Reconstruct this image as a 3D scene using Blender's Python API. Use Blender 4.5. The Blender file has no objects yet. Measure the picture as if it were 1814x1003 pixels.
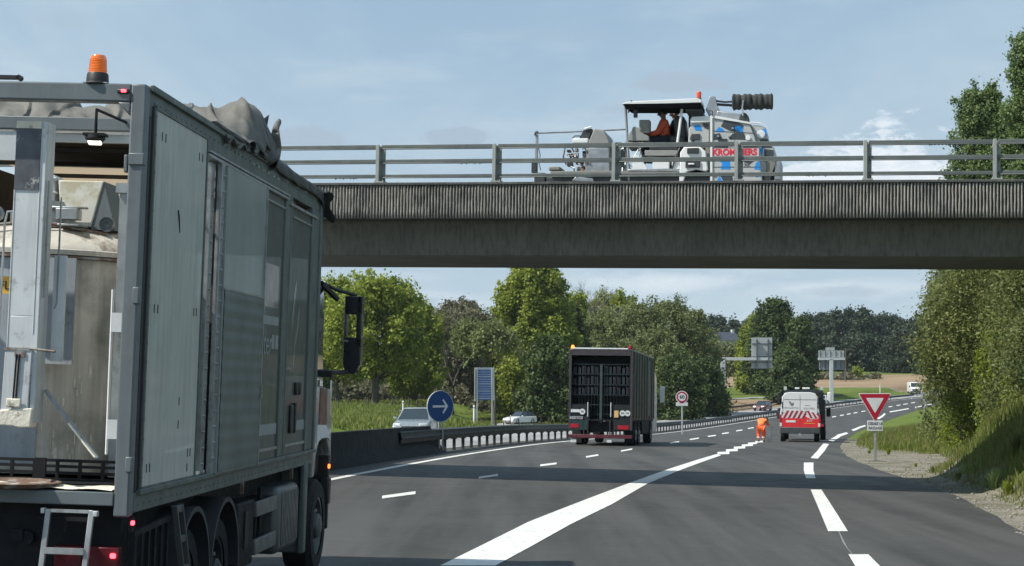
import bpy, bmesh, math, random
import numpy as np
from mathutils import Vector, Matrix, noise
random.seed(7); RNG = np.random.default_rng(11)
R = math.radians
sc = bpy.context.scene
col = sc.collection
# ------------------------------------------------------------------ camera, sky, sun, exposure
F, CX, CY, EYE = 3100.0, 907.0, 501.5, 2.2
PITCH = math.atan(169.5 / F)
cam = bpy.data.cameras.new("camera"); cam_o = bpy.data.objects.new("camera", cam); col.objects.link(cam_o)
cam.lens = F / 1814 * 36; cam.sensor_width = 36; cam.clip_start = .1; cam.clip_end = 12000
cam_o.location = (0, 0, EYE); cam_o.rotation_euler = (math.pi / 2 + PITCH, 0, 0)
sc.camera = cam_o
SUN_EL, SUN_AZ = 50, 21            # azimuth: from the left, this many degrees behind the camera
sdir = Vector((-math.cos(R(SUN_AZ)) * math.cos(R(SUN_EL)), -math.sin(R(SUN_AZ)) * math.cos(R(SUN_EL)), math.sin(R(SUN_EL))))
sl = bpy.data.lights.new("sun", 'SUN'); sl.energy = 5.0; sl.angle = R(.6); sl.color = (1.0, .95, .87)
so = bpy.data.objects.new("sun", sl); col.objects.link(so)
so.rotation_euler = sdir.to_track_quat('Z', 'Y').to_euler()
w = bpy.data.worlds.new("World"); sc.world = w; w.use_nodes = True
N = w.node_tree.nodes; LK = w.node_tree.links; N.clear()
out = N.new('ShaderNodeOutputWorld'); bg = N.new('ShaderNodeBackground'); sky = N.new('ShaderNodeTexSky')
sky.sky_type = 'NISHITA'; sky.sun_disc = False; sky.sun_elevation = R(SUN_EL); sky.sun_rotation = math.atan2(sdir.x, sdir.y)
sky.air_density = 1.0; sky.dust_density = 1.2; sky.ozone_density = 1.6; sky.altitude = 50
bg.inputs['Strength'].default_value = .073
geo = N.new('ShaderNodeTexCoord')
def wn(t, **k):
    n = N.new(t)
    for a, b in k.items(): setattr(n, a, b)
    return n
def wmath(op, a, b=None, c=None):
    n = wn('ShaderNodeMath', operation=op)
    for i, v in enumerate((a, b, c)):
        if v is None: continue
        if isinstance(v, (int, float)): n.inputs[i].default_value = v
        else: LK.new(v, n.inputs[i])
    return n.outputs[0]
sep = wn('ShaderNodeSeparateXYZ'); LK.new(geo.outputs['Generated'], sep.inputs[0])
# wisps: noise on the direction projected onto a flat cloud layer
zc_ = wmath('MAXIMUM', sep.outputs[2], .02)
zz_ = wmath('ADD', zc_, .06)
comb = wn('ShaderNodeCombineXYZ')
LK.new(wmath('DIVIDE', sep.outputs[0], zz_), comb.inputs[0]); LK.new(wmath('DIVIDE', sep.outputs[1], zz_), comb.inputs[1])
def wnoise(vec, scale, detail, rough, dist=0.):
    n = wn('ShaderNodeTexNoise'); n.inputs['Scale'].default_value = scale; n.inputs['Detail'].default_value = detail
    n.inputs['Roughness'].default_value = rough; n.inputs['Distortion'].default_value = dist; LK.new(vec, n.inputs['Vector'])
    return n.outputs['Fac']
def wramp(v, a, b, x=0., y=1.):
    m = wn('ShaderNodeMapRange', interpolation_type='SMOOTHSTEP'); LK.new(v, m.inputs[0])
    for i, q in enumerate((a, b, x, y)): m.inputs[i + 1].default_value = q
    return m.outputs[0]
mp = wn('ShaderNodeMapping'); mp.inputs['Scale'].default_value = (1., .5, 1.); mp.inputs['Rotation'].default_value = (0, 0, R(28)); LK.new(comb.outputs[0], mp.inputs[0])
veil = wramp(wnoise(mp.outputs[0], .55, 9, .62, .6), .40, .74, .10, .62)
veil2 = wramp(wnoise(comb.outputs[0], 1.6, 7, .6), .50, .74, 0, .30)
low = wramp(sep.outputs[2], .26, .0, 0., .55)
vs = wmath('MINIMUM', wmath('ADD', wmath('ADD', veil, veil2), low), .9)
def mixc(fac, a, b):
    n = wn('ShaderNodeMix', data_type='RGBA')
    if isinstance(fac, float): n.inputs[0].default_value = fac
    else: LK.new(fac, n.inputs[0])
    for i, v in ((6, a), (7, b)):
        if isinstance(v, tuple): n.inputs[i].default_value = (*v, 1)
        else: LK.new(v, n.inputs[i])
    return n.outputs[2]
base = mixc(.82, sky.outputs[0], (3.8, 5.85, 8.1))
skyc = mixc(vs, base, (7.2, 8.7, 9.6))
# cumulus banks low on the horizon: small flat-based puffs, on azimuth / elevation coordinates
az = wmath('ARCTAN2', sep.outputs[0], sep.outputs[1]); el = wmath('ARCSINE', sep.outputs[2])
ce = wn('ShaderNodeCombineXYZ'); LK.new(az, ce.inputs[0]); LK.new(wmath('MULTIPLY', el, 2.6), ce.inputs[1])
nz = wnoise(ce.outputs[0], 14., 6, .6, .3); nzb = wnoise(ce.outputs[0], 60., 6, .65, .4)
def puff(a0, e0, ra, re, amp=1.):
    da = wmath('DIVIDE', wmath('SUBTRACT', az, a0), ra); de = wmath('DIVIDE', wmath('SUBTRACT', el, e0), re)
    d = wmath('SQRT', wmath('ADD', wmath('MULTIPLY', da, da), wmath('MULTIPLY', de, de)))
    d = wmath('ADD', d, wmath('MULTIPLY', wmath('SUBTRACT', nzb, .5), 1.6)); d = wmath('ADD', d, wmath('MULTIPLY', wmath('SUBTRACT', nz, .5), 1.8))
    return wramp(d, 1.15, .80 if amp > .75 else .2, 0, amp)
def pae(px, py): return math.atan((px - CX) / F), math.atan((671 - py) / F)
pw = None
for (px, py, rx, ry, amp) in ((1562, 330, 165, 88, .85), (1480, 338, 120, 56, .85), (1650, 338, 120, 60, .8), (1190, 500, 150, 22, .55), (1480, 515, 190, 20, .35), (720, 530, 220, 18, .3)):
    a0, e0 = pae(px, py); q = puff(a0, e0, rx / F, ry / F, amp)
    pw = q if pw is None else wmath('MAXIMUM', pw, q)
cum = mixc(wramp(nzb, .3, .7), (9.4, 10.4, 11.4), (12.2, 12.6, 12.9))
skyc = mixc(pw, skyc, cum)
gw = None
for (px, py, rx, ry, amp) in ((800, 242, 60, 16, .9), (545, 247, 60, 18, .85), (1195, 146, 75, 16, .85), (1110, 190, 80, 14, .7), (720, 535, 90, 16, .6), (1480, 520, 90, 12, .6), (980, 60, 160, 14, .35), (100, 50, 60, 20, .35), (1440, 262, 90, 14, .3)):
    a0, e0 = pae(px, py); q = puff(a0, e0, rx / F, ry / F, amp)
    gw = q if gw is None else wmath('MAXIMUM', gw, q)
skyc = mixc(gw, skyc, (5.0, 6.25, 7.6))
LK.new(skyc, bg.inputs[0]); LK.new(bg.outputs[0], out.inputs[0])
sc.view_settings.view_transform = 'Standard'; sc.view_settings.look = 'None'; sc.view_settings.gamma = 1
sc.view_settings.use_curve_mapping = False; sc.view_settings.exposure = 0.22
sc.cycles.max_bounces = 6; sc.cycles.transparent_max_bounces = 6; sc.cycles.use_denoising = True
sc.cycles.volume_step_rate = 5

# ------------------------------------------------------------------ helpers
def ray(px, py):
    a = (px - CX) / F; b = -(py - CY) / F
    d = np.array([a, math.cos(PITCH) - b * math.sin(PITCH), math.sin(PITCH) + b * math.cos(PITCH)])
    return d / d[1]
def at(px, py, y):
    d = ray(px, py); return np.array([d[0] * y, y, EYE + d[2] * y])
class Curve:                                   # monotone cubic through points, linear beyond
    def __init__(s, xs, ys):
        s.x = np.array(xs, float); s.y = np.array(ys, float)
        h = np.diff(s.x); d = np.diff(s.y) / h; m = np.zeros(len(s.x))
        w1 = h[:-1]; w2 = h[1:]
        m[1:-1] = (w2 * d[:-1] + w1 * d[1:]) / (w1 + w2); m[0] = d[0]; m[-1] = d[-1]
        s.m = m; s.h = h
    def __call__(s, q):
        q = np.asarray(q, float)
        i = np.clip(np.searchsorted(s.x, q) - 1, 0, len(s.h) - 1); h = s.h[i]; t = (q - s.x[i]) / h
        v = (1 + 2 * t) * (1 - t) ** 2 * s.y[i] + t * (1 - t) ** 2 * h * s.m[i] + t * t * (3 - 2 * t) * s.y[i + 1] + t * t * (t - 1) * h * s.m[i + 1]
        v = np.where(q < s.x[0], s.y[0] + (q - s.x[0]) * s.m[0], v)
        return np.where(q > s.x[-1], s.y[-1] + (q - s.x[-1]) * s.m[-1], v)
def tag(o, label=None, cat=None, group=None, kind=None):
    for k, v in (('label', label), ('category', cat), ('group', group), ('kind', kind)):
        if v: o[k] = v
    return o
def empty(name, label, cat, loc=(0, 0, 0), rotz=0, group=None):
    o = bpy.data.objects.new(name, None); col.objects.link(o); o.location = loc; o.rotation_euler = (0, 0, rotz)
    o.empty_display_size = .2
    return tag(o, label, cat, group)
def frame_matrix(loc, heading, roll=0., pitch=0.):
    """x right, y forward, z up; heading turns to the right, roll leans to the right, pitch nose down"""
    return Matrix.Translation(Vector(loc)) @ Matrix.Rotation(-R(heading), 4, 'Z') @ Matrix.Rotation(-R(pitch), 4, 'X') @ Matrix.Rotation(R(roll), 4, 'Y')
class MB:
    def __init__(s): s.v = []; s.f = []; s.mi = []; s.g = []
    def add(s, vs, fs, mi=0):
        n = len(s.v); s.g.append((n, len(vs), len(s.f), len(fs))); s.v.extend([tuple(map(float, v)) for v in vs]); s.f.extend([tuple(n + i for i in f) for f in fs]); s.mi.extend([mi] * len(fs)); return s
    def box(s, x0, x1, y0, y1, z0, z1, mi=0):
        vs = [(x, y, z) for z in (z0, z1) for y in (y0, y1) for x in (x0, x1)]
        return s.add(vs, [(0, 2, 3, 1), (4, 5, 7, 6), (0, 1, 5, 4), (2, 6, 7, 3), (0, 4, 6, 2), (1, 3, 7, 5)], mi)
    def obox(s, c, size, rot=(0, 0, 0), mi=0):
        from mathutils import Euler
        M = Euler([R(a) for a in rot]).to_matrix(); hx, hy, hz = [a / 2 for a in size]
        vs = [Vector(c) + M @ Vector((x, y, z)) for z in (-hz, hz) for y in (-hy, hy) for x in (-hx, hx)]
        return s.add(vs, [(0, 2, 3, 1), (4, 5, 7, 6), (0, 1, 5, 4), (2, 6, 7, 3), (0, 4, 6, 2), (1, 3, 7, 5)], mi)
    def bar(s, p0, p1, w, d=None, mi=0, up=(0, 0, 1)):
        p0 = Vector(p0); p1 = Vector(p1); d = d or w; a = (p1 - p0).normalized(); u = Vector(up)
        if abs(a.dot(u)) > .95: u = Vector((0, 1, 0))
        x = a.cross(u).normalized(); y = x.cross(a).normalized()
        vs = [p + x * sx * w / 2 + y * sy * d / 2 for p in (p0, p1) for sx, sy in ((-1, -1), (1, -1), (1, 1), (-1, 1))]
        return s.add(vs, [(3, 2, 1, 0), (4, 5, 6, 7), (0, 1, 5, 4), (1, 2, 6, 5), (2, 3, 7, 6), (3, 0, 4, 7)], mi)
    def cyl(s, p0, p1, r0, r1=None, n=12, cap=True, mi=0):
        p0 = Vector(p0); p1 = Vector(p1); r1 = r0 if r1 is None else r1; a = (p1 - p0).normalized()
        u = Vector((0, 0, 1)) if abs(a.z) < .9 else Vector((1, 0, 0)); x = a.cross(u).normalized(); y = a.cross(x)
        vs = [p + (x * math.cos(2 * math.pi * i / n) + y * math.sin(2 * math.pi * i / n)) * r for p, r in ((p0, r0), (p1, r1)) for i in range(n)]
        fs = [(i, (i + 1) % n, n + (i + 1) % n, n + i) for i in range(n)]
        if cap: fs += [tuple(range(n - 1, -1, -1)), tuple(range(n, 2 * n))]
        return s.add(vs, fs, mi)
    def tube(s, pts, r, n=6, mi=0):
        rs = r if isinstance(r, (list, tuple)) else [r] * len(pts); P = [Vector(p) for p in pts]; vs = []; x = None
        for k, p in enumerate(P):
            a = (P[min(k + 1, len(P) - 1)] - P[max(k - 1, 0)]).normalized()
            if x is None: x = a.orthogonal().normalized()
            x = (x - a * x.dot(a)).normalized(); y = a.cross(x)
            vs += [p + (x * math.cos(2 * math.pi * i / n) + y * math.sin(2 * math.pi * i / n)) * rs[k] for i in range(n)]
        fs = [(k * n + i, k * n + (i + 1) % n, (k + 1) * n + (i + 1) % n, (k + 1) * n + i) for k in range(len(P) - 1) for i in range(n)]
        fs += [tuple(range(n - 1, -1, -1)), tuple(range((len(P) - 1) * n, len(P) * n))]
        return s.add(vs, fs, mi)
    def lathe(s, c, prof, n=24, mi=0, axis='z', cap=True):
        vs = []
        for r, h in prof:
            for i in range(n):
                a = 2 * math.pi * i / n; q = (r * math.cos(a), r * math.sin(a), h)
                if axis == 'x': q = (h, q[0], q[1])
                if axis == 'y': q = (q[0], h, q[1])
                vs.append((c[0] + q[0], c[1] + q[1], c[2] + q[2]))
        m = len(prof); fs = [(k * n + i, k * n + (i + 1) % n, (k + 1) * n + (i + 1) % n, (k + 1) * n + i) for k in range(m - 1) for i in range(n)]
        fs += [tuple(range(n - 1, -1, -1)), tuple(range((m - 1) * n, m * n))] if cap else []
        return s.add(vs, fs, mi)
    def prism(s, poly, axis, a0, a1, mi=0, scale1=None):
        """poly in the two other axes (in order), extruded along axis"""
        def mk(q, a): return {'x': (a, q[0], q[1]), 'y': (q[0], a, q[1]), 'z': (q[0], q[1], a)}[axis]
        n = len(poly); vs = [mk(q, a0) for q in poly] + [mk(q, a1) for q in poly]
        return s.add(vs, [tuple(range(n - 1, -1, -1)), tuple(range(n, 2 * n))] + [(i, (i + 1) % n, n + (i + 1) % n, n + i) for i in range(n)], mi)
    def quad(s, a, b, c, d, mi=0): return s.add([a, b, c, d], [(0, 1, 2, 3)], mi)
    def each(s, name, mat, parent=None, **k):
        """one object for every piece added"""
        r = []
        for v0, nv, f0, nf in s.g:
            m = MB(); m.add(s.v[v0:v0 + nv], [tuple(i - v0 for i in f) for f in s.f[f0:f0 + nf]]); r.append(m.build(name, mat, parent, **k))
        return r
    def build(s, name, mat, parent=None, bevel=0, smooth=True, label=None, ang=38, seg=2, kind=None, matrix=None):
        me = bpy.data.meshes.new(name); me.from_pydata(s.v, [], s.f)
        mats = mat if isinstance(mat, (list, tuple)) else [mat]
        for m in mats: me.materials.append(m)
        if len(mats) > 1: me.polygons.foreach_set('material_index', s.mi)
        bm = bmesh.new(); bm.from_mesh(me); bmesh.ops.recalc_face_normals(bm, faces=bm.faces); bm.to_mesh(me); bm.free()
        if smooth: me.shade_smooth(); me.set_sharp_from_angle(angle=R(ang))
        o = bpy.data.objects.new(name, me); col.objects.link(o)
        if parent is not None: o.parent = parent
        if matrix is not None: o.matrix_world = matrix
        if bevel:
            b = o.modifiers.new('bevel', 'BEVEL'); b.width = bevel; b.segments = seg; b.limit_method = 'ANGLE'; b.angle_limit = R(35); b.harden_normals = False
        if label: o['label'] = label
        if kind: o['kind'] = kind
        return o
def np_mesh(name, V, Fq, mat, attr=None, parent=None, kind=None):
    """V (n,3), Fq (m,k) with k = 3 or 4"""
    me = bpy.data.meshes.new(name); k = Fq.shape[1]
    me.vertices.add(len(V)); me.vertices.foreach_set('co', V.astype(np.float32).ravel())
    me.loops.add(Fq.size); me.loops.foreach_set('vertex_index', Fq.astype(np.int32).ravel())
    me.polygons.add(len(Fq)); me.polygons.foreach_set('loop_start', np.arange(0, Fq.size, k, dtype=np.int32))
    me.update(calc_edges=True)
    if attr is not None:
        for an, av in attr.items():
            dom = 'FACE' if len(av) == len(Fq) else 'POINT'
            a = me.attributes.new(an, 'FLOAT', dom); a.data.foreach_set('value', np.asarray(av, np.float32))
    me.materials.append(mat); o = bpy.data.objects.new(name, me); col.objects.link(o)
    if parent is not None: o.parent = parent
    if kind: o['kind'] = kind
    return o
def copy_tree(o, parent=None):
    c = o.copy(); col.objects.link(c)
    if parent is not None: c.parent = parent; c.matrix_parent_inverse = o.matrix_parent_inverse.copy()
    for ch in list(o.children): copy_tree(ch, c)
    return c
def text_mesh(s, size, depth=.004, name='lettering', bold=0.):
    cu = bpy.data.curves.new('t', 'FONT'); cu.body = s; cu.size = size; cu.extrude = depth / 2; cu.align_x = 'CENTER'; cu.align_y = 'CENTER'; cu.offset = bold
    o = bpy.data.objects.new('t', cu); me = bpy.data.meshes.new_from_object(o); me.name = name
    bpy.data.objects.remove(o); return me
def text_part(s, size, mat, parent, M, name='lettering', sx=1., bold=0.):
    me = text_mesh(s, size, name=name, bold=bold); me.materials.clear(); me.materials.append(mat)
    me.transform(Matrix.Diagonal((sx, 1, 1, 1))); me.transform(M)
    o = bpy.data.objects.new(name, me); col.objects.link(o); o.parent = parent; return o
REARM = Matrix.Rotation(R(90), 4, 'X')                 # text readable from behind (looking along +y)
RIGHTM = Matrix.Rotation(R(90), 4, 'Z') @ Matrix.Rotation(R(90), 4, 'X')    # readable on the right-hand side (looking along -x)
# ------------------------------------------------------------------ materials
MATS = {}
def mat(name, c, rough=.6, metal=0., var=.12, vscale=3., bump=0., bscale=40., c2=None, spots=None, emit=None, coat=0., streak=None, spec=.5, fine=0.):
    """base colour c with slow noise variation; c2/spots=(scale,lo,hi) blends a second colour in patches; streak=(colour,amount) vertical grime"""
    if name in MATS: return MATS[name]
    m = bpy.data.materials.new(name); m.use_nodes = True; nt = m.node_tree; n = nt.nodes; l = nt.links
    b = n['Principled BSDF']; b.inputs['Roughness'].default_value = rough; b.inputs['Metallic'].default_value = metal
    b.inputs['Specular IOR Level'].default_value = spec
    if coat: b.inputs['Coat Weight'].default_value = coat
    tc = n.new('ShaderNodeTexCoord')
    def noi(scale, det=6, rg=.6, vec=None):
        x = n.new('ShaderNodeTexNoise'); x.inputs['Scale'].default_value = scale; x.inputs['Detail'].default_value = det; x.inputs['Roughness'].default_value = rg
        l.new(vec or tc.outputs['Object'], x.inputs['Vector']); return x.outputs['Fac']
    def rng(v, a, b_, x=0., y=1.):
        r = n.new('ShaderNodeMapRange'); l.new(v, r.inputs[0])
        for i, q in enumerate((a, b_, x, y)): r.inputs[i + 1].default_value = q
        return r.outputs[0]
    def mix(f, a, b_, bt='MIX'):
        x = n.new('ShaderNodeMix'); x.data_type = 'RGBA'; x.blend_type = bt
        if isinstance(f, (int, float)): x.inputs[0].default_value = f
        else: l.new(f, x.inputs[0])
        for i, v in ((6, a), (7, b_)):
            if isinstance(v, tuple): x.inputs[i].default_value = (*v, 1)
            else: l.new(v, x.inputs[i])
        return x.outputs[2]
    lo = tuple(x * (1 - var) for x in c); hi = tuple(min(1, x * (1 + var)) for x in c)
    cc = mix(rng(noi(vscale), .3, .7), lo, hi)
    if fine: 
        cc = mix(rng(noi(bscale * 3, 2), .3, .7, 0, fine), cc, tuple(min(1, x * 2.2 + .02) for x in c))
    if c2 is not None:
        s, a, b_ = spots or (6., .55, .65); cc = mix(rng(noi(s, 8, .65), a, b_), cc, c2)
    if streak is not None:
        mpn = n.new('ShaderNodeMapping'); mpn.inputs['Scale'].default_value = (9, 9, .5); l.new(tc.outputs['Object'], mpn.inputs[0])
        cc = mix(rng(noi(1.6, 7, .7, mpn.outputs[0]), .45, .72, 0, streak[1]), cc, streak[0])
    l.new(cc, b.inputs['Base Color'])
    rr = rng(noi(vscale * 2.3), .3, .7, max(0, rough - .1), min(1, rough + .12)); l.new(rr, b.inputs['Roughness'])
    if bump:
        bn = n.new('ShaderNodeBump'); bn.inputs['Strength'].default_value = bump; bn.inputs['Distance'].default_value = .02
        l.new(noi(bscale, 5, .7), bn.inputs['Height']); l.new(bn.outputs[0], b.inputs['Normal'])
    if emit: b.inputs['Emission Color'].default_value = (*emit[0], 1); b.inputs['Emission Strength'].default_value = emit[1]
    MATS[name] = m; return m
def glass_mat(name, c=(.02, .03, .035), rough=.05):
    return mat(name, c, rough, var=.05, spec=.8, coat=.6)
def clear_glass(name, c, alpha):
    m = bpy.data.materials.new(name); m.use_nodes = True; b = m.node_tree.nodes['Principled BSDF']
    b.inputs['Base Color'].default_value = (*c, 1); b.inputs['Alpha'].default_value = alpha; b.inputs['Roughness'].default_value = .05
    return m
def leaf_mat(name, c1, c2, c3, scale=.25, trans=.3):
    m = bpy.data.materials.new(name); m.use_nodes = True; nt = m.node_tree; n = nt.nodes; l = nt.links; n.clear()
    o = n.new('ShaderNodeOutputMaterial'); at_ = n.new('ShaderNodeAttribute'); at_.attribute_name = 'var'
    g = n.new('ShaderNodeTexCoord'); no = n.new('ShaderNodeTexNoise'); no.inputs['Scale'].default_value = scale; no.inputs['Detail'].default_value = 4
    l.new(g.outputs['Object'], no.inputs['Vector'])
    a = n.new('ShaderNodeMath'); a.operation = 'MULTIPLY_ADD'; a.inputs[1].default_value = .55; l.new(at_.outputs['Fac'], a.inputs[0])
    b = n.new('ShaderNodeMapRange'); b.inputs[1].default_value = .3; b.inputs[2].default_value = .7; b.inputs[3].default_value = 0; b.inputs[4].default_value = .45
    l.new(no.outputs['Fac'], b.inputs[0]); l.new(b.outputs[0], a.inputs[2])
    cr = n.new('ShaderNodeValToRGB'); e = cr.color_ramp.elements; e[0].position = .1; e[0].color = (*c1, 1); e[1].position = .9; e[1].color = (*c3, 1)
    x = e.new(.5); x.color = (*c2, 1); l.new(a.outputs[0], cr.inputs[0])
    d = n.new('ShaderNodeBsdfPrincipled'); d.inputs['Roughness'].default_value = .55; d.inputs['Specular IOR Level'].default_value = .3; l.new(cr.outputs[0], d.inputs['Base Color'])
    t = n.new('ShaderNodeBsdfTranslucent'); l.new(cr.outputs[0], t.inputs[0]); mx = n.new('ShaderNodeMixShader'); mx.inputs[0].default_value = trans
    l.new(d.outputs[0], mx.inputs[1]); l.new(t.outputs[0], mx.inputs[2]); l.new(mx.outputs[0], o.inputs[0]); return m
galv = mat('galvanised', (.42, .44, .44), .45, .6, var=.2, vscale=5, streak=((.18, .16, .13), .5))
galv_pale = mat('galvanised_pale', (.55, .58, .58), .5, .35, var=.15, vscale=4)
black_plastic = mat('black_plastic', (.016, .017, .018), .5, var=.3)
rubber = mat('rubber', (.010, .010, .011), .85, var=.3, vscale=12, c2=(.035, .032, .03), spots=(9, .55, .8))
chassis = mat('chassis_black', (.007, .008, .010), .65, var=.35, vscale=5, c2=(.03, .028, .024), spots=(5, .55, .85), spec=.3)
chrome = mat('bright_metal', (.6, .62, .63), .25, .9, var=.1)
white_paint = mat('white_paint', (.74, .75, .75), .35, var=.05)
red_refl = mat('red_reflector', (.45, .01, .02), .3, var=.1)
red_glow = mat('red_lamp_lit', (.5, .01, .02), .3, emit=((1, .05, .07), 6))
amber_glow = mat('amber_lamp_lit', (.8, .25, .02), .3, emit=((1, .22, .04), 2.2))

# thin spring haze: one closed box of even, pale air
hz = bpy.data.materials.new('haze'); hz.use_nodes = True; hn = hz.node_tree.nodes; hn.clear(); ho = hn.new('ShaderNodeOutputMaterial'); hp = hn.new('ShaderNodeVolumePrincipled')
hp.inputs['Density'].default_value = .00010; hp.inputs['Color'].default_value = (.80, .88, .95, 1); hp.inputs['Anisotropy'].default_value = .3
hz.node_tree.links.new(hp.outputs[0], ho.inputs['Volume'])
HAZE = MB().box(-950, 1500, -80, 1640, -8, 130).build('haze', hz, smooth=False, kind='stuff'); HAZE['label'] = 'thin pale haze over the whole valley'
# ------------------------------------------------------------------ ground shape
zc = Curve([-60, 0, 15, 33, 50, 69, 91, 133, 177, 221, 266, 321, 365, 440, 520, 700, 1600],
           [0, 0, 0, -.03, -.17, -.47, -.98, -2.0, -2.75, -3.1, -3.0, -2.1, -1.0, 1.5, 4, 8, 12.])
X0 = Curve([-60, 0, 30, 60, 90, 133, 188, 244, 298, 345, 1600], [2, 2, 2, 4, 9, 17, 29, 44, 62, 88, 840])
def zroad(x, y):
    c = .022 - .010 * np.clip((np.asarray(y, float) - 20) / 60, 0, 1)
    return zc(y) - c * np.clip(x - X0(y), -15, 15)
def G(px, py):                                         # where the line of sight meets the road surface
    d = ray(px, py); ys = np.arange(4, 420, .5); h = EYE + d[2] * ys - zroad(d[0] * ys, ys)
    k = int(np.argmax(h < 0)); a, b = ys[k - 1], ys[k]
    for _ in range(20):
        m = (a + b) / 2
        if EYE + d[2] * m - zroad(d[0] * m, m) < 0: b = m
        else: a = m
    return np.array([d[0] * b, b, EYE + d[2] * b])
_lp = [G(*q) for q in [(590, 835), (1000, 786), (1180, 765), (1300, 751.5), (1400, 736), (1500, 719), (1600, 708), (1655, 703)]]
_y = np.array([p[1] for p in _lp]); _x = np.array([p[0] for p in _lp])
_cf = np.polyfit(np.r_[5, _y], np.r_[-7.2, _x], 4, w=[2, 4, 4, 3, 2, 2, 1.5, 1, 1])
L = Curve([-60] + list(np.arange(5, 346, 12)) + [700, 1600], [-11] + list(np.polyval(_cf, np.arange(5, 346, 12))) + [300, 840])
_ep = [G(*q) for q in [(1814, 950), (1700, 885), (1640, 862), (1560, 836), (1500, 810), (1486, 796), (1494, 780), (1530, 760), (1600, 735), (1640, 722)]]
E_ = Curve([-60, 8] + [p[1] for p in _ep] + [360, 700, 1600], [1.5, 6.2] + [p[0] for p in _ep] + [98, 318, 858])
def cosh_(y): dl = (L(y + 1) - L(y - 1)) / 2; return 1 / np.sqrt(1 + dl * dl)
def sm(a, b, v): t = np.clip((v - a) / (b - a), 0, 1); return t * t * (3 - 2 * t)
FL = Curve([-60, 0, 60, 100, 130, 200, 260, 330, 400, 450, 520, 700, 900, 1600], [.6, .6, .4, -.3, -.85, -.8, -.9, -.6, 2.0, 3.9, 6.0, 10, 13, 22])
LOW = Curve([-60, 0, 100, 130, 177, 221, 240, 266, 330, 400, 450, 520, 700, 900, 1600], [.2, .1, -1.2, -1.95, -2.95, -3.35, -3.0, -2.0, -.9, 2.0, 3.9, 6.0, 10, 13, 22])
BX = Curve([-60, 60, 100, 130, 155, 214, 260, 400, 1600], [-22, -11, -5.5, .8, -3, -7, -6, -6, -6])
def fbm(x, y, s, o=3):
    return noise.fractal(Vector((x * s, y * s, 3.1)), 1.0, 2.0, o)
def ground_z(x, y):
    """surface outside the carriageways"""
    xl = float(L(y)); xe = float(E_(y)); zr = float(zroad(x, y))
    if x > xe - .001:                                  # right-hand verge and bank
        d = (x - xe); dd = d * float(cosh_(y)); zr = float(zroad(min(x, xe + .5), y))
        far = float(sm(120, 220, y)); h = (1.75 - .95 * float(sm(45, 58, y))) * (1 - far) + .3 * far
        near = 1 - float(sm(44, 54, y)); gap = .75 + 2.2 * float(sm(43, 51, y)) * (1 - float(sm(70, 90, y))); wd_ = 2.6 * near + 7.0 * (1 - near)
        up = h * float(sm(gap - .1, gap + wd_, dd)) + 1.2 * float(sm(10, 40, dd)) + 8 * float(sm(60, 400, dd))
        n = fbm(x, y, .45) * .12 * float(sm(.8, 3, dd)) + fbm(x, y, 2.3) * .035 * float(sm(.3, 1.2, dd))
        hill = float(sm(380, 900, y)) * 10
        return zr - .015 + up + n + hill
    if x < xl - 10.6:
        lo = float(LOW(y)); f = float(FL(y)); wv = float(sm(0, 5.5, float(BX(y)) - x))
        z = lo * (1 - wv) + f * wv
        e = float(sm(0, 3.5, (xl - 10.6) - x)); z = (zr - .02) * (1 - e) + z * e
        if x < -60: z += 5 * float(sm(60, 300, -x))
        return z + fbm(x, y, .12) * .16 * e
    return zr - .22
lo_off = [-900, -500, -300, -200, -140, -105, -80, -66, -56, -48, -42, -38, -34, -31, -28, -25.5, -23, -21, -19, -17.5, -16, -14.8, -13.8, -13, -12.2, -11.4, -10.8, -10.601, -10.4, -6, -1.7]
hi_off = [.0, .25, .5, .8, 1.1, 1.5, 1.9, 2.3, 2.7, 3.1, 3.5, 4, 4.5, 5, 5.6, 6.2, 7, 8, 9.5, 12, 16, 24, 40, 70, 120, 250, 500, 900]
ys = [-60, -45, -30, -20]
while ys[-1] < 1600: ys.append(ys[-1] + max(.6, abs(ys[-1] - 40) * .013 + .2 if ys[-1] > 12 else 2.5))
V = []; att = []
for y in ys:
    xl = float(L(y)); xe = float(E_(y)); ch = float(cosh_(y))
    xs = [xl + o / ch for o in lo_off] + [xl + (xe - xl) * t for t in (.1, .5, .92)] + [xe + o / ch for o in hi_off]
    for i, x in enumerate(xs):
        inside = len(lo_off) <= i < len(lo_off) + 3
        z = float(zroad(x, y)) - .22 if inside else ground_z(x, y); V.append((x, y, z))
        d = (x - xe) * ch; soil = 0.
        if x > xe - .5:
            wd = .95 + .6 * fbm(x, y, .35) + 3.0 * math.exp(-((y - 58) / 9) ** 2) + .5 * max(0, (34 - y) / 8)
            soil = float(sm(wd + .8, wd - .1, d))
            if y > 110: soil *= .3
        if x < xl - 9 and 362 < y < 432: soil = 2.
        if x < xl - 9 and 268 < y < 300 and 20 < x < 60: soil = 2.
        att.append(soil)
nx = len(lo_off) + 3 + len(hi_off); ny = len(ys)
V = np.array(V); idx = np.arange(nx * ny).reshape(ny, nx)
Fq = np.stack([idx[:-1, :-1], idx[:-1, 1:], idx[1:, 1:], idx[1:, :-1]], -1).reshape(-1, 4)
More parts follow.
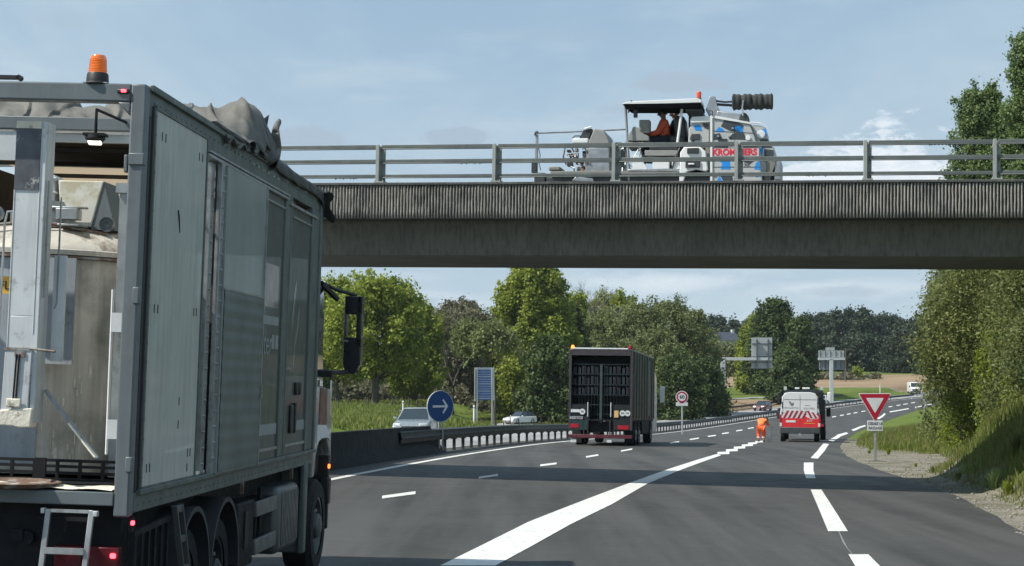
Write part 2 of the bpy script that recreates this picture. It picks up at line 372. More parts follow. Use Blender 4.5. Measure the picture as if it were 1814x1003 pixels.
def ground_mat():
    m = bpy.data.materials.new('ground'); m.use_nodes = True; nt = m.node_tree; n = nt.nodes; l = nt.links; b = n['Principled BSDF']
    tc = n.new('ShaderNodeTexCoord'); a = n.new('ShaderNodeAttribute'); a.attribute_name = 'soil'
    def noi(s, d=6, r=.65):
        x = n.new('ShaderNodeTexNoise'); x.inputs['Scale'].default_value = s; x.inputs['Detail'].default_value = d; x.inputs['Roughness'].default_value = r
        l.new(tc.outputs['Object'], x.inputs['Vector']); return x.outputs['Fac']
    def ramp(v, *st):
        c = n.new('ShaderNodeValToRGB'); l.new(v, c.inputs[0]); e = c.color_ramp.elements
        e[0].position, e[0].color = st[0][0], (*st[0][1], 1); e[1].position, e[1].color = st[-1][0], (*st[-1][1], 1)
        for p, q in st[1:-1]: x = e.new(p); x.color = (*q, 1)
        return c.outputs[0]
    def rng(v, a_, b_, x=0., y=1.):
        r = n.new('ShaderNodeMapRange'); l.new(v, r.inputs[0])
        for i, q in enumerate((a_, b_, x, y)): r.inputs[i + 1].default_value = q
        return r.outputs[0]
    def mix(f, a_, b_):
        x = n.new('ShaderNodeMix'); x.data_type = 'RGBA'; l.new(f, x.inputs[0]); l.new(a_, x.inputs[6]); l.new(b_, x.inputs[7]); return x.outputs[2]
    def mth(op, a_, b_):
        x = n.new('ShaderNodeMath'); x.operation = op
        for i, v in enumerate((a_, b_)):
            if isinstance(v, (int, float)): x.inputs[i].default_value = v
            else: l.new(v, x.inputs[i])
        return x.outputs[0]
    grass = ramp(noi(.22, 8), (.3, (.085, .125, .022)), (.5, (.12, .165, .028)), (.7, (.17, .19, .05)))
    fine = ramp(noi(5, 6), (.3, (.05, .085, .015)), (.7, (.12, .15, .045)))
    grass = mix(rng(noi(.9, 5), .4, .65, .15, .7), grass, fine)
    soilc = ramp(noi(26, 10, .8), (.3, (.12, .108, .088)), (.5, (.25, .232, .195)), (.70, (.42, .39, .335)))
    soilc = mix(rng(noi(1.1, 9, .7), .42, .62, 0, .7), soilc, ramp(noi(6, 6), (.3, (.055, .062, .028)), (.7, (.12, .12, .06))))
    tan = ramp(noi(.05, 6), (.35, (.22, .155, .095)), (.65, (.31, .23, .15)))
    f1 = rng(mth('ADD', a.outputs['Fac'], mth('MULTIPLY', mth('SUBTRACT', noi(1.6, 8, .7), .5), 1.3)), .35, .6)
    c = mix(f1, grass, soilc); c = mix(rng(mth('ADD', a.outputs['Fac'], mth('MULTIPLY', noi(.08, 4), .5)), 1.4, 1.5), c, tan)
    l.new(c, b.inputs['Base Color']); b.inputs['Roughness'].default_value = .95; b.inputs['Specular IOR Level'].default_value = .1
    bp = n.new('ShaderNodeBump'); bp.inputs['Strength'].default_value = .8; bp.inputs['Distance'].default_value = .06; l.new(noi(11, 7, .75), bp.inputs['Height']); l.new(bp.outputs[0], b.inputs['Normal'])
    return m
g = np_mesh('ground', V, Fq, ground_mat(), {'soil': att}); g.data.shade_smooth(); tag(g, kind='structure', label='grass fields, banks and gravel verge')
# ------------------------------------------------------------------ roads
def strip(name, fa, fb, y0, y1, m, dz=0., nsub=6, step=1.5, kind='structure', parent=None, ragged=0.):
    yy = list(np.arange(y0, y1, step)) + [y1]; V = []
    for y in yy:
        a = float(fa(y)); b = float(fb(y))
        for k in range(nsub + 1):
            x = a + (b - a) * k / nsub
            if ragged and k == nsub: x += fbm(x, y, .9, 5) * ragged
            V.append((x, y, float(zroad(x, y)) + dz))
    n = nsub + 1; idx = np.arange(len(yy) * n).reshape(-1, n)
    Fq = np.stack([idx[:-1, :-1], idx[:-1, 1:], idx[1:, 1:], idx[1:, :-1]], -1).reshape(-1, 4)
    o = np_mesh(name, np.array(V), Fq, m, kind=kind, parent=parent); o.data.shade_smooth(); return o
def asphalt_mat(name, c, worn):
    m = bpy.data.materials.new(name); m.use_nodes = True; nt = m.node_tree; n = nt.nodes; l = nt.links; b = n['Principled BSDF']
    tc = n.new('ShaderNodeTexCoord')
    def noi(s, d=6, r=.65, sc_=None, rot=0):
        x = n.new('ShaderNodeTexNoise'); x.inputs['Scale'].default_value = s; x.inputs['Detail'].default_value = d; x.inputs['Roughness'].default_value = r
        v = tc.outputs['Object']
        if sc_:
            mp_ = n.new('ShaderNodeMapping'); mp_.inputs['Scale'].default_value = sc_; mp_.inputs['Rotation'].default_value = (0, 0, R(rot)); l.new(v, mp_.inputs[0]); v = mp_.outputs[0]
        l.new(v, x.inputs['Vector']); return x.outputs['Fac']
    def rng(v, a_, b_, x=0., y=1.):
        r = n.new('ShaderNodeMapRange'); l.new(v, r.inputs[0])
        for i, q in enumerate((a_, b_, x, y)): r.inputs[i + 1].default_value = q
        return r.outputs[0]
    def mix(f, a_, b_):
        x = n.new('ShaderNodeMix'); x.data_type = 'RGBA'; l.new(f, x.inputs[0])
        for i, v in ((6, a_), (7, b_)):
            if isinstance(v, tuple): x.inputs[i].default_value = (*v, 1)
            else: l.new(v, x.inputs[i])
        return x.outputs[2]
    lo = tuple(x * .62 for x in c); hi = tuple(x * 1.3 for x in c)
    cc = mix(rng(noi(1.0, 5, .6, (1.1, .06, 1), -8), .38, .62), lo, hi)      # tyre-track streaks along the road
    cc = mix(rng(noi(.35, 5), .35, .7, 0, .5), cc, tuple(x * 1.35 for x in c))
    cc = mix(rng(noi(60, 3, .7), .55, .8, 0, .45), cc, tuple(min(1, x * 2.6) for x in c))
    cc = mix(rng(noi(2.2, 9, .75, (.35, 3.5, 1), 6), .64, .78, 0, worn), cc, tuple(min(1, x * 3.0) for x in c))
    cc = mix(rng(noi(.55, 8, .75, (1, .5, 1), 35), .62, .72, 0, .45), cc, tuple(x * .45 for x in c))          # oil and binder stains
    cc = mix(rng(noi(1.6, 6, .8, (.12, 2.6, 1), 20), .62, .70, 0, worn * .7), cc, tuple(min(1, x * 2.2) for x in c))      # dusty scuffs across the lanes
    l.new(cc, b.inputs['Base Color']); b.inputs['Specular IOR Level'].default_value = .35
    l.new(rng(noi(1.5, 5), .3, .7, .62, .82), b.inputs['Roughness'])
    bp = n.new('ShaderNodeBump'); bp.inputs['Strength'].default_value = .5; bp.inputs['Distance'].default_value = .008; l.new(noi(90, 4, .8), bp.inputs['Height']); l.new(bp.outputs[0], b.inputs['Normal'])
    return m
asph = asphalt_mat('new_asphalt', (.052, .051, .047), .55)
asph_old = asphalt_mat('pale_asphalt', (.25, .25, .245), .2)
road = strip('road', lambda y: L(y) - 1.75, lambda y: E_(y) + .10, -60, 420, asph, nsub=10, ragged=.08); road['label'] = 'fresh dark asphalt carriageway curving right under the bridge'
opp = strip('opposite_road', lambda y: L(y) - 10.6 / cosh_(y), lambda y: L(y) - 1.85, -60, 420, asph_old, nsub=4); opp['label'] = 'pale opposite carriageway beyond the barrier'
mm = V  # keep
# slip road on which the white hatchback drives
SX = Curve([150, 180, 214, 250, 290, 330], [-13, -6, 1.2, 13, 31, 52])
yy = np.arange(165, 322, 2.); Vs = []
for y in yy:
    for k in range(4):
        x = float(SX(y)) + (-2.2 + 4.4 * k / 3) * 1.05; Vs.append((x, y, max(ground_z(x, y), ground_z(x + 1.5, y), ground_z(x - 1.5, y)) + .06))
idx = np.arange(len(Vs)).reshape(-1, 4); Fs = np.stack([idx[:-1, :-1], idx[:-1, 1:], idx[1:, 1:], idx[1:, :-1]], -1).reshape(-1, 4)
slip = np_mesh('slip_road', np.array(Vs), Fs, asph_old, kind='structure')
# ------------------------------------------------------------------ painted markings (children of the road: real paint layers 8 mm up)
def paint_mat():
    m = mat('road_paint', (.70, .70, .66), .6, var=.10, vscale=2, c2=(.24, .24, .23), spots=(9, .56, .72), bump=.3, bscale=70, fine=.0, streak=((.42, .42, .40), .5)); return m
paint = paint_mat()
def band(pts_a, pts_b, name='painted_line', dz=.008, sub=6):
    """pts_a / pts_b: pixel polylines of the two edges, laid on the road surface"""
    A = [G(*p) for p in pts_a]; B = [G(*p) for p in pts_b]; V = []
    for k in range(len(A) - 1):
        for t in np.linspace(0, 1, sub + 1)[(1 if k else 0):]:
            a = A[k] * (1 - t) + A[k + 1] * t; b = B[k] * (1 - t) + B[k + 1] * t
            V += [(a[0], a[1], float(zroad(a[0], a[1])) + dz), (b[0], b[1], float(zroad(b[0], b[1])) + dz)]
    n = len(V) // 2; Fq = np.array([(2 * i, 2 * i + 1, 2 * i + 3, 2 * i + 2) for i in range(n - 1)])
    return np_mesh(name, np.array(V), Fq, paint, parent=road)
def ribbon(f, wd, y0, y1, name='painted_line', step=2., dz=.008):
    V = []
    for y in list(np.arange(y0, y1, step)) + [y1]:
        c = float(f(y)); w_ = wd / 2 / float(cosh_(y)); V += [(c - w_, y, float(zroad(c - w_, y)) + dz), (c + w_, y, float(zroad(c + w_, y)) + dz)]
    n = len(V) // 2; return np_mesh(name, np.array(V), np.array([(2 * i, 2 * i + 1, 2 * i + 3, 2 * i + 2) for i in range(n - 1)]), paint, parent=road)
ribbon(lambda y: L(y) + .1, .2, 6, 400)                                     # left edge line
ribbon(lambda y: L(y) - 10.1 / cosh_(y), .22, 20, 400, step=3)              # far edge of the opposite carriageway
def dash(xa, ya, xb, yb, wpx, slope=.0):
    """short dash from (xa,ya) to (xb,yb) along its axis, wpx: width in pixels measured vertically"""
    h = wpx / 2; return band([(xa, ya - h), (xb, yb - h)], [(xa, ya + h), (xb, yb + h)], sub=2)
for q in [(677, 881.5, 736, 873.5, 5.0), (848, 847, 882, 842, 3.6), (957, 825, 986, 821.5, 3.2), (1038, 810, 1060, 806.5, 2.8), (1100, 799.5, 1120, 796, 2.5),
          (1187, 785.4, 1203, 783, 2.2), (1222, 779, 1238, 776.5, 2.0), (1254, 773.5, 1268, 771.5, 2.0), (1279, 768.6, 1291, 766.8, 1.9), (1304, 763.6, 1315, 762, 1.8), (1325, 759.4, 1335, 757.8, 1.7),
          (1474, 739, 1481, 737.8, 1.6), (1488, 736.4, 1495, 735.2, 1.5), (1500, 734.2, 1507, 733, 1.5), (1512, 732, 1519, 731, 1.4), (1526, 729.4, 1533, 728.2, 1.4), (1574, 721, 1581, 720, 1.3), (1588, 718.6, 1595, 717.6, 1.2), (1600, 716.6, 1608, 715.4, 1.2), (1614, 714, 1621, 713, 1.2)]:
    dash(*q)
# broad solid line, then the row of small squares the worker is extending
band([(780, 1003), (853, 967), (937, 925), (1021, 892), (1113, 857), (1180, 833), (1269, 805)], [(878, 1003), (937, 971), (1010, 930), (1084, 894), (1146, 858), (1201, 835), (1278, 807)], sub=5)
for q in [(1271, 803.4, 1292, 802.6, 4.4), (1286, 798.6, 1307, 797.4, 4.2), (1300, 793.8, 1320, 792.8, 4.0), (1314, 789.8, 1334, 788.6, 3.6), (1325, 786.2, 1341, 785.2, 3.2), (1338, 783.2, 1352, 782.4, 2.8), (1614, 706, 1616, 705.8, 1)]: dash(*q)
# dashed give-way line swinging round the gore
for a, b in [([(1436, 868), (1467, 942)], [(1455, 868), (1502, 942)]), ([(1503, 983), (1530, 1030)], [(1538, 983), (1585, 1030)]), ([(1424, 820), (1424, 834), (1428, 848)], [(1441, 820), (1441, 834), (1445, 848)]),
             ([(1436, 812), (1448, 799), (1459, 786)], [(1449, 813), (1461, 799), (1469, 787)]), ([(1467, 780), (1484, 770), (1499, 766)], [(1475, 783), (1490, 773), (1503, 768)]),
             ([(1508, 761.5), (1521, 756.5), (1532, 753)], [(1512, 764), (1524, 758.6), (1534, 755)]), ([(1553, 741.4), (1560, 737.5), (1567, 731.8)], [(1557, 743), (1563, 739.4), (1569, 733.8)]),
             ([(1576, 729), (1610, 723.2)], [(1576, 730.8), (1610, 724.8)]), ([(1621, 721.2), (1652, 714.6)], [(1621, 722.8), (1652, 716)])]:
    band(a, b)
# cracked joint line between the last two dashes, loose stones on the verge
crack = mat('crack_filler', (.2, .2, .19), .8)
cr = band([(1485, 942), (1493, 962), (1500, 972), (1510, 984)], [(1486.5, 942), (1496.5, 962), (1501.5, 972), (1512, 984)], name='joint_line'); cr.data.materials[0] = crack
def stones(n, ya, yb, lo, hi, name, label, m):
    V = []; Fq = []; ico = [(0, 0, 1), (.9, 0, .3), (.28, .85, .3), (-.72, .52, .3), (-.72, -.52, .3), (.28, -.85, .3), (.5, .4, -.5), (-.5, .4, -.5), (0, -.7, -.5)]
    fc = [(0, 1, 2), (0, 2, 3), (0, 3, 4), (0, 4, 5), (0, 5, 1), (1, 6, 2), (2, 6, 7), (2, 7, 3), (3, 7, 4), (4, 7, 8), (4, 8, 5), (5, 8, 1), (1, 8, 6)]
    for _ in range(n):
        y = ya + (yb - ya) * random.random() ** 1.5; d = lo + (hi - lo) * random.random() ** 1.4
        x = float(E_(y)) + .05 + d * (1 + 1.3 * math.exp(-((y - 58) / 9) ** 2)); s = random.uniform(.006, .018) * (1 + 2.5 * random.random() ** 9); a = random.random() * 6.3
        z = ground_z(x, y); b = len(V)
        for p in ico:
            px_ = p[0] * math.cos(a) - p[1] * math.sin(a); py_ = p[0] * math.sin(a) + p[1] * math.cos(a)
            V.append((x + px_ * s * random.uniform(.8, 1.3), y + py_ * s * random.uniform(.8, 1.3), z + p[2] * s * .6 + s * .15))
        Fq += [(b + i, b + j, b + k) for i, j, k in fc]
    o = np_mesh(name, np.array(V), np.array(Fq), m); tag(o, label, 'gravel', kind='stuff')
stone_m = mat('stone', (.26, .24, .20), .9, var=.4, vscale=8)
stones(3600, 22, 75, -.05, 1.7, 'gravel', 'loose pale stones scattered on the right-hand verge', stone_m)
# ------------------------------------------------------------------ the bridge
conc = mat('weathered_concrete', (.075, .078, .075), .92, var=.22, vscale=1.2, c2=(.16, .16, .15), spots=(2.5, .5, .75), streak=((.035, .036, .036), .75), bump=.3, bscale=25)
conc_web = mat('web_concrete', (.145, .145, .132), .92, var=.12, vscale=.7, c2=(.095, .10, .085), spots=(.9, .5, .75), bump=.15, bscale=18, streak=((.055, .056, .05), .75))  # the web's own concrete grey, with darker patches and streaks
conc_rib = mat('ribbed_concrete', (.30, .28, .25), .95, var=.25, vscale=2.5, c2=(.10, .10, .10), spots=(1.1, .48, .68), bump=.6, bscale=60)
rail_paint = mat('railing_grey', (.13, .145, .14), .5, .3, var=.15, c2=(.10, .10, .095), spots=(5, .55, .75))
rail_pale = mat('railing_post_grey', (.34, .36, .34), .55, .3, var=.15, streak=((.16, .16, .13), .5))
BM = Matrix.Translation((0, 36.0, 0)) @ Matrix.Rotation(-math.atan(.19), 4, 'Z') @ Matrix.Rotation(R(.9), 4, 'Y')
bridge = empty('road_bridge', 'long grey concrete road bridge with a ribbed fascia crossing over the carriageway', 'bridge'); bridge.matrix_world = BM
TOP = 6.26; SL, SR = -24., 17.
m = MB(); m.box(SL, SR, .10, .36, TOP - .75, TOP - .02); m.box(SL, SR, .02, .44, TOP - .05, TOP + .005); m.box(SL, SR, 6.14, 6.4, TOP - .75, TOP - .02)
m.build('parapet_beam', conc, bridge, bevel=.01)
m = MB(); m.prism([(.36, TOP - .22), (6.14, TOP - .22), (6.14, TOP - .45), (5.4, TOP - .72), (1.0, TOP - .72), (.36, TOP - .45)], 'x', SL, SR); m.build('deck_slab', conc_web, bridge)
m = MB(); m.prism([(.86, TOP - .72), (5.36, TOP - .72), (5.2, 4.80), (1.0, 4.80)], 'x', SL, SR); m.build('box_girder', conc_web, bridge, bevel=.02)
for t0, t1 in ((.80, .86),): 
    m = MB(); m.box(SL, SR, .84, .90, TOP - .80, TOP - .72); m.build('drip_edge', conc_web, bridge)
# ribs of the fascia, broken-edged
V = []; Fq = []; x = SL; 
while x < SR:
    wr = .036; H = [TOP - .06, TOP - .2, TOP - .33, TOP - .47, TOP - .6, TOP - .745]; b = len(V)
    for h in H:
        j = random.uniform(-.006, .006); dpt = .055 + random.uniform(-.014, .006)
        V += [(x + j, .10, h), (x + j + .004, .10 - dpt, h), (x + wr + random.uniform(-.005, .005) - .004, .10 - dpt, h), (x + wr, .10, h)]
    for k in range(len(H) - 1):
        for i in range(3): Fq.append((b + 4 * k + i, b + 4 * k + i + 1, b + 4 * (k + 1) + i + 1, b + 4 * (k + 1) + i))
    e = b + 4 * (len(H) - 1); Fq.append((e, e + 1, e + 2, e + 3)); x += .066
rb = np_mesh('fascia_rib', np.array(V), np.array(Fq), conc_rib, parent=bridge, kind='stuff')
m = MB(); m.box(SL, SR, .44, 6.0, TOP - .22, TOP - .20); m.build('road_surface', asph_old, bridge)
for s in (-24.6, 17.0):
    m = MB(); m.box(s, s + .8, -.6, 7.2, -3, 4.79); m.build('abutment', conc_web, bridge, bevel=.02)
# ------------------------------------------------------------------ bridge railing
rl = empty('bridge_railing', 'grey three-rail metal railing along the near edge of the bridge', 'railing'); rl.matrix_world = BM
PS = [-.45 + 2.5 * k + (.06 if k > 2 else 0) for k in range(-9, 7)]
def rpost(s):
    m = MB(); m.box(s - .085, s - .015, .055, .10, TOP + .0, TOP + .81); m.box(s - .05, s - .02, .10, .25, TOP + .01, TOP + .79); m.box(s - .085, s + .075, .25, .285, TOP + .0, TOP + .80)
    m.box(s - .11, s + .10, .03, .33, TOP + .004, TOP + .03)
    for dx in (-.09, .08):
        for t in (.05, .31): m.cyl((s + dx, t, TOP + .03), (s + dx, t, TOP + .055), .014, n=6)
    return m
first = rpost(0).build('post', rail_pale, rl, bevel=.004)
for i, s in enumerate(PS):
    o = first if i == 0 else first.copy()
    if i: col.objects.link(o); o.parent = rl
    o.location = (s, 0, 0)
for h, r in ((.775, .036), (.47, .034), (.16, .026)):
    for i in range(len(PS) - 1):
        a, b = PS[i] + .02, PS[i + 1] - .09
        m = MB(); m.box(a, b, .13, .19, TOP + h - r, TOP + h + r); m.cyl((a, .115, TOP + h - r - .018), (b, .115, TOP + h - r - .018), .015, n=8)
        m.build('rail', rail_paint, rl, bevel=.012)
# moss clinging under the rails
moss = mat('moss', (.03, .034, .022), .95)
V = []; Fq = []
for s0, h, n in ((-3.9, .13, 7), (-1.25, .435, 8), (8.3, .735, 9), (5.9, .135, 6)):
    for k in range(n):
        x = s0 + k * .07 + random.uniform(-.03, .03); q = random.uniform(.012, .035); b = len(V)
        V += [(x - .02, .12, TOP + h - .02), (x + .02, .12, TOP + h - .02), (x + .02, .17, TOP + h - .02), (x - .02, .17, TOP + h - .02), (x, .145, TOP + h - .02 - q)]; Fq += [(b, b + 1, b + 4), (b + 1, b + 2, b + 4), (b + 2, b + 3, b + 4), (b + 3, b, b + 4)]
np_mesh('moss', np.array(V), np.array(Fq), moss, parent=rl, kind='stuff')
# ------------------------------------------------------------------ central barrier
def off(y, d): return float(L(y)) + d / float(cosh_(y))
bar_c = mat('barrier_concrete', (.009, .012, .013), .9, var=.25, vscale=2, streak=((.05, .052, .05), .4), bump=.2, bscale=20)  # near-black base colour carries the shade on the road-facing side
cb = empty('concrete_barrier', 'shade-darkened solid concrete barrier beside the first truck cab', 'barrier')
prof = [(-.30, 0), (-.28, .08), (-.12, .28), (-.09, .86), (.09, .86), (.12, .28), (.28, .08), (.30, 0)]
def loft(path, prof, name, m, parent, endcap=True, zadd=0., scale=None, smooth=True, kind=None):
    mbx = MB(); n = len(prof); vs = []
    for i, y in enumerate(path):
        k = scale[i] if scale else 1.; cx_ = off(y, -1.15); ch = float(cosh_(y)); sl_ = math.sqrt(1 / ch ** 2 - 1)
        for p in prof:
            X = cx_ + p[0] * ch; Y = y - p[0] * sl_ * ch; vs.append((X, Y, float(zroad(X, Y)) + zadd + p[1] * k - (.02 if p[1] == 0 else 0)))
    fs = [(i * n + j, i * n + (j + 1) % n, (i + 1) * n + (j + 1) % n, (i + 1) * n + j) for i in range(len(path) - 1) for j in range(n)]
    fs += [tuple(range(n - 1, -1, -1)), tuple(range((len(path) - 1) * n, len(path) * n))]
    mbx.add(vs, fs); return mbx.build(name, m, parent, smooth=smooth, kind=kind)
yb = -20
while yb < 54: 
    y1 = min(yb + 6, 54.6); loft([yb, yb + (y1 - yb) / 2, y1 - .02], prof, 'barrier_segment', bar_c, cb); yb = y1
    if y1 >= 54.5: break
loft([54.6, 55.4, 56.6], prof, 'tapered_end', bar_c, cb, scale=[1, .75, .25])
steel_dark = mat('barrier_steel', (.028, .033, .035), .6, .2, var=.25, vscale=3, streak=((.05, .045, .04), .5))
sb = empty('steel_barrier', 'long steel post and beam barrier along the median, curving right', 'barrier')
beam = [(-.17, .42), (-.14, .42), (-.14, .50), (-.17, .56), (-.14, .62), (-.14, .70), (-.10, .72), (.10, .72), (.14, .70), (.14, .62), (.18, .56), (.14, .50), (.14, .42), (.18, .42), (.18, .50), (.215, .56), (.18, .62), (.18, .73), (.12, .755), (-.12, .755), (-.17, .73), (-.17, .62), (-.21, .56), (-.17, .50)]
yb = 50.
while yb < 330:
    st = 8 if yb < 160 else 20; loft([yb, yb + st / 2, yb + st + .05], beam, 'beam', steel_dark, sb); yb += st
mp0 = MB(); mp0.box(-.05, .05, -.03, .03, -.25, .44); mp0.box(-.10, .10, -.035, .035, .38, .44); pst = mp0.build('post', steel_dark, sb)
yp = 56.; k = 0
while yp < 330:
    o = pst if k == 0 else pst.copy()
    if k: col.objects.link(o); o.parent = sb
    X = off(yp, -1.15); o.location = (X, yp, float(zroad(X, yp))); dl = float(L(yp + 1) - L(yp - 1)) / 2; o.rotation_euler = (0, 0, -math.atan(dl))
    yp += (1.7 if k < 8 else 2.3); k += 1
# outer guard rail of the opposite carriageway
gr = empty('guard_rail', 'low dark guard rail on the far verge beyond the opposite lanes', 'barrier')
yb = 168.
while yb < 330:
    m = MB(); a = (off(yb, -11.0), yb); b = (off(yb + 12, -11.0), yb + 12); za, zb = float(zroad(a[0], a[1])), float(zroad(b[0], b[1]))
    m.bar((a[0], a[1], za + .62), (b[0], b[1], zb + .62), .07, .30); m.build('beam', steel_dark, gr); yb += 12
yp = 168.; 
gp = MB().box(-.05, .05, -.05, .05, -.4, .6).build('post', steel_dark, gr); k = 0
while yp < 330:
    o = gp if k == 0 else gp.copy()
    if k: col.objects.link(o); o.parent = gr
    X = off(yp, -11.12); o.location = (X, yp, float(zroad(X, yp))); yp += 6; k += 1
# ------------------------------------------------------------------ signs
blue_s = mat('sign_blue', (.006, .055, .19), .4, var=.08); white_s = mat('sign_white', (.62, .64, .64), .45, var=.06, vscale=8, c2=(.5, .52, .5), spots=(5, .55, .8))
red_s = mat('sign_red', (.38, .008, .03), .4, var=.08); blk_s = mat('sign_black', (.02, .02, .022), .5); yel_s = mat('sign_yellow', (.75, .42, .05), .45, var=.05)
sback = mat('sign_back_aluminium', (.46, .49, .49), .5, .35, var=.12, vscale=1.5, streak=((.3, .3, .28), .5))
def px_root(name, label, cat, px, py, depth, rotz=0, ground=True, group=None):
    p = at(px, py, depth); z = ground_or_road(p[0], p[1]) if ground else p[2]
    return empty(name, label, cat, (p[0], p[1], z), R(rotz), group), EYE + (671 - 0) * 0 + 0
def ground_or_road(x, y):
    xl, xe = float(L(y)), float(E_(y)); o = (x - xl) * float(cosh_(y))
    return float(zroad(x, y)) if (o > -10.6 and x < xe) else ground_z(x, y)
def disc(m, cx_, y, cz, r, t, n=32, mi=0): return m.cyl((cx_, y, cz), (cx_, y + t, cz), r, n=n, mi=mi)
def zat(py, depth): return float(at(CX, py, depth)[2])
# round blue direction sign at the median
d = 56.; x = at(780, 720, d)[0]; zg = float(zroad(x, d)); s = empty('direction_sign', 'round blue sign with a white arrow pointing right, standing at the barrier', 'road sign', (x, d, zg), R(36)); zcn = zat(720, d) - zg; rr = .49
disc(MB(), 0, .0, zcn, rr, .03, 40).build('panel', blue_s, s, bevel=.006)
m = MB(); m.lathe((0, 0, zcn), [(rr + .0, .02), (rr + .018, .02), (rr + .018, -.012), (rr - .0, -.012)], 40, axis='y', cap=False); m.build('rim', galv_pale, s)
m = MB(); m.prism([(-.29, -.035), (.19, -.035), (.08, -.19), (.12, -.235), (.30, 0), (.12, .235), (.08, .19), (.19, .035), (-.29, .035)], 'y', -.008, -.001); o = m.build('arrow', white_s, s); o.location = (0, 0, zcn)
m = MB(); m.box(-.03, .03, .035, .095, -.1, zcn + .4); m.build('post', galv, s); m = MB(); m.box(.10, .14, .035, .075, -.1, zcn + .3); m.build('post', galv, s)
# give-way sign
d = 54.6; p = at(1551, 808, d); zg = ground_z(p[0], d) if p[0] > float(E_(d)) else float(zroad(p[0], d)); s = empty('give_way_sign', 'white triangle with a red border pointing down on a thin post', 'road sign', (p[0], d, zg), R(-4)); zt = zat(697, d) - zg
def tri(rad, w_, zt_, k=0.): 
    W_ = w_; c = []; P = [(-W_, zt_), (W_, zt_), (0, zt_ - W_ * math.sqrt(3))]
    out_ = []; 
    for i in range(3):
        a = Vector(P[i]); pr = Vector(P[i - 1]); nx_ = Vector(P[(i + 1) % 3]); u = (pr - a).normalized(); v_ = (nx_ - a).normalized()
        for t in np.linspace(0, 1, 5):
            t = float(t); q = (a + u * rad) * ((1 - t) ** 2) + a * (2 * t * (1 - t)) + (a + v_ * rad) * (t * t); out_.append((q.x, q.y))
    return out_
m = MB(); m.prism(tri(.07, .52, zt), 'y', 0, .02); m.build('panel', white_s, s, bevel=.004)
m = MB(); m.prism(tri(.06, .488, zt - .018), 'y', -.006, -.001); m.build('red_border', red_s, s)
m = MB(); m.prism(tri(.03, .275, zt - .142), 'y', -.012, -.007); m.build('white_centre', white_s, s)
zp = zat(745.5, d) - zg; m = MB(); m.box(-.24, .24, 0, .02, zp - .32, zp); m.build('plate', white_s, s, bevel=.01)
for k, tx in enumerate(('CÉDEZ LE', 'PASSAGE')): text_part(tx, .11, blk_s, s, Matrix.Translation((0, -.004, zp - .09 - .14 * k)) @ REARM, sx=.95)
m = MB(); m.box(-.04, .04, .022, .062, -.2, zt - .1); m.build('post', galv, s, bevel=.005)
m = MB(); m.lathe((0, .04, 0), [(.42, -.05), (.36, .0), (.2, .03), (.05, .035)], 14); m.build('footing', mat('footing_soil', (.07, .065, .055), .95, bump=.4), s)
# speed limit sign on the far verge
d = 128.; p = at(1208, 706, d); x = p[0]; zg = ground_or_road(x, d); s = empty('speed_limit_sign', 'round speed limit sign reading 60 with a small plate below, on the median', 'road sign', (x, d, zg)); zcn = zat(703.5, d) - zg
disc(MB(), 0, 0, zcn, .46, .03, 32).build('panel', white_s, s); disc(MB(), 0, -.008, zcn, .40, .007, 32).build('red_ring', red_s, s); disc(MB(), 0, -.014, zcn, .29, .005, 32).build('white_centre', white_s, s)
text_part('60', .36, blk_s, s, Matrix.Translation((0, -.018, zcn)) @ REARM, bold=.008)
zp = zat(713, d) - zg; MB().box(-.44, .44, 0, .02, zp - .26, zp).build('plate', white_s, s, bevel=.01); MB().box(-.05, .05, .03, .09, -.6, zcn + .3).build('post', galv_pale, s)
# diamond priority sign, far right, on its own post
d = 236.; x = at(1637, 690, d)[0]; zg = ground_or_road(x, d); zcn = zat(691, d) - zg; s = empty('priority_sign', 'yellow and white diamond sign standing at the far right of the carriageway', 'road sign', (x, d, zg))
m = MB(); m.prism([(-.56, zcn), (0, zcn - .56), (.56, zcn), (0, zcn + .56)], 'y', 0, .03); m.build('panel', white_s, s); m = MB(); m.prism([(-.36, zcn), (0, zcn - .36), (.36, zcn), (0, zcn + .36)], 'y', -.015, -.002); m.build('yellow_centre', yel_s, s)
MB().box(-.05, .05, .04, .1, -.4, zcn + .2).build('post', galv_pale, s)
# big direction panel seen from behind and from the side, on the left verge
d = 139.; x = at(858, 700, d)[0]; zg = ground_z(x, d); s = empty('direction_board', 'tall blue and white board with side wings on two posts in the grass', 'road sign', (x, d, zg), R(14)); k_ = d / F
zt = zat(652, d) - zg; zb = zat(709, d) - zg
bb = mat('board_blue', (.07, .14, .36), .5, var=.15, vscale=1.5); bw = mat('board_white', (.30, .36, .48), .5, var=.1)
MB().box(-.55, .55, 0, .04, zb, zt - .05).build('panel', bb, s)
for i in range(13):
    z = zb + .1 + (zt - zb - .25) * i / 12; MB().box(-.53, .53 , -.035, -.002, z, z + (.05 if i % 3 else .085)).build('slat', bw, s)
for sx in (-.72, .70):
    m = MB(); m.obox((sx, .12, (zt + zb) / 2 - .02), (.05, .42, zt - zb), (0, 0, -25 if sx < 0 else 25)); m.build('side_wing', sback, s)
MB().box(-.80, .80, -.02, .05, zt - .05, zt + .03).build('top_frame', galv_pale, s)
for sx in (-.60, .62): MB().box(sx - .045, sx + .045, -.06, .0, -.6, zt).build('post', galv_pale, s)
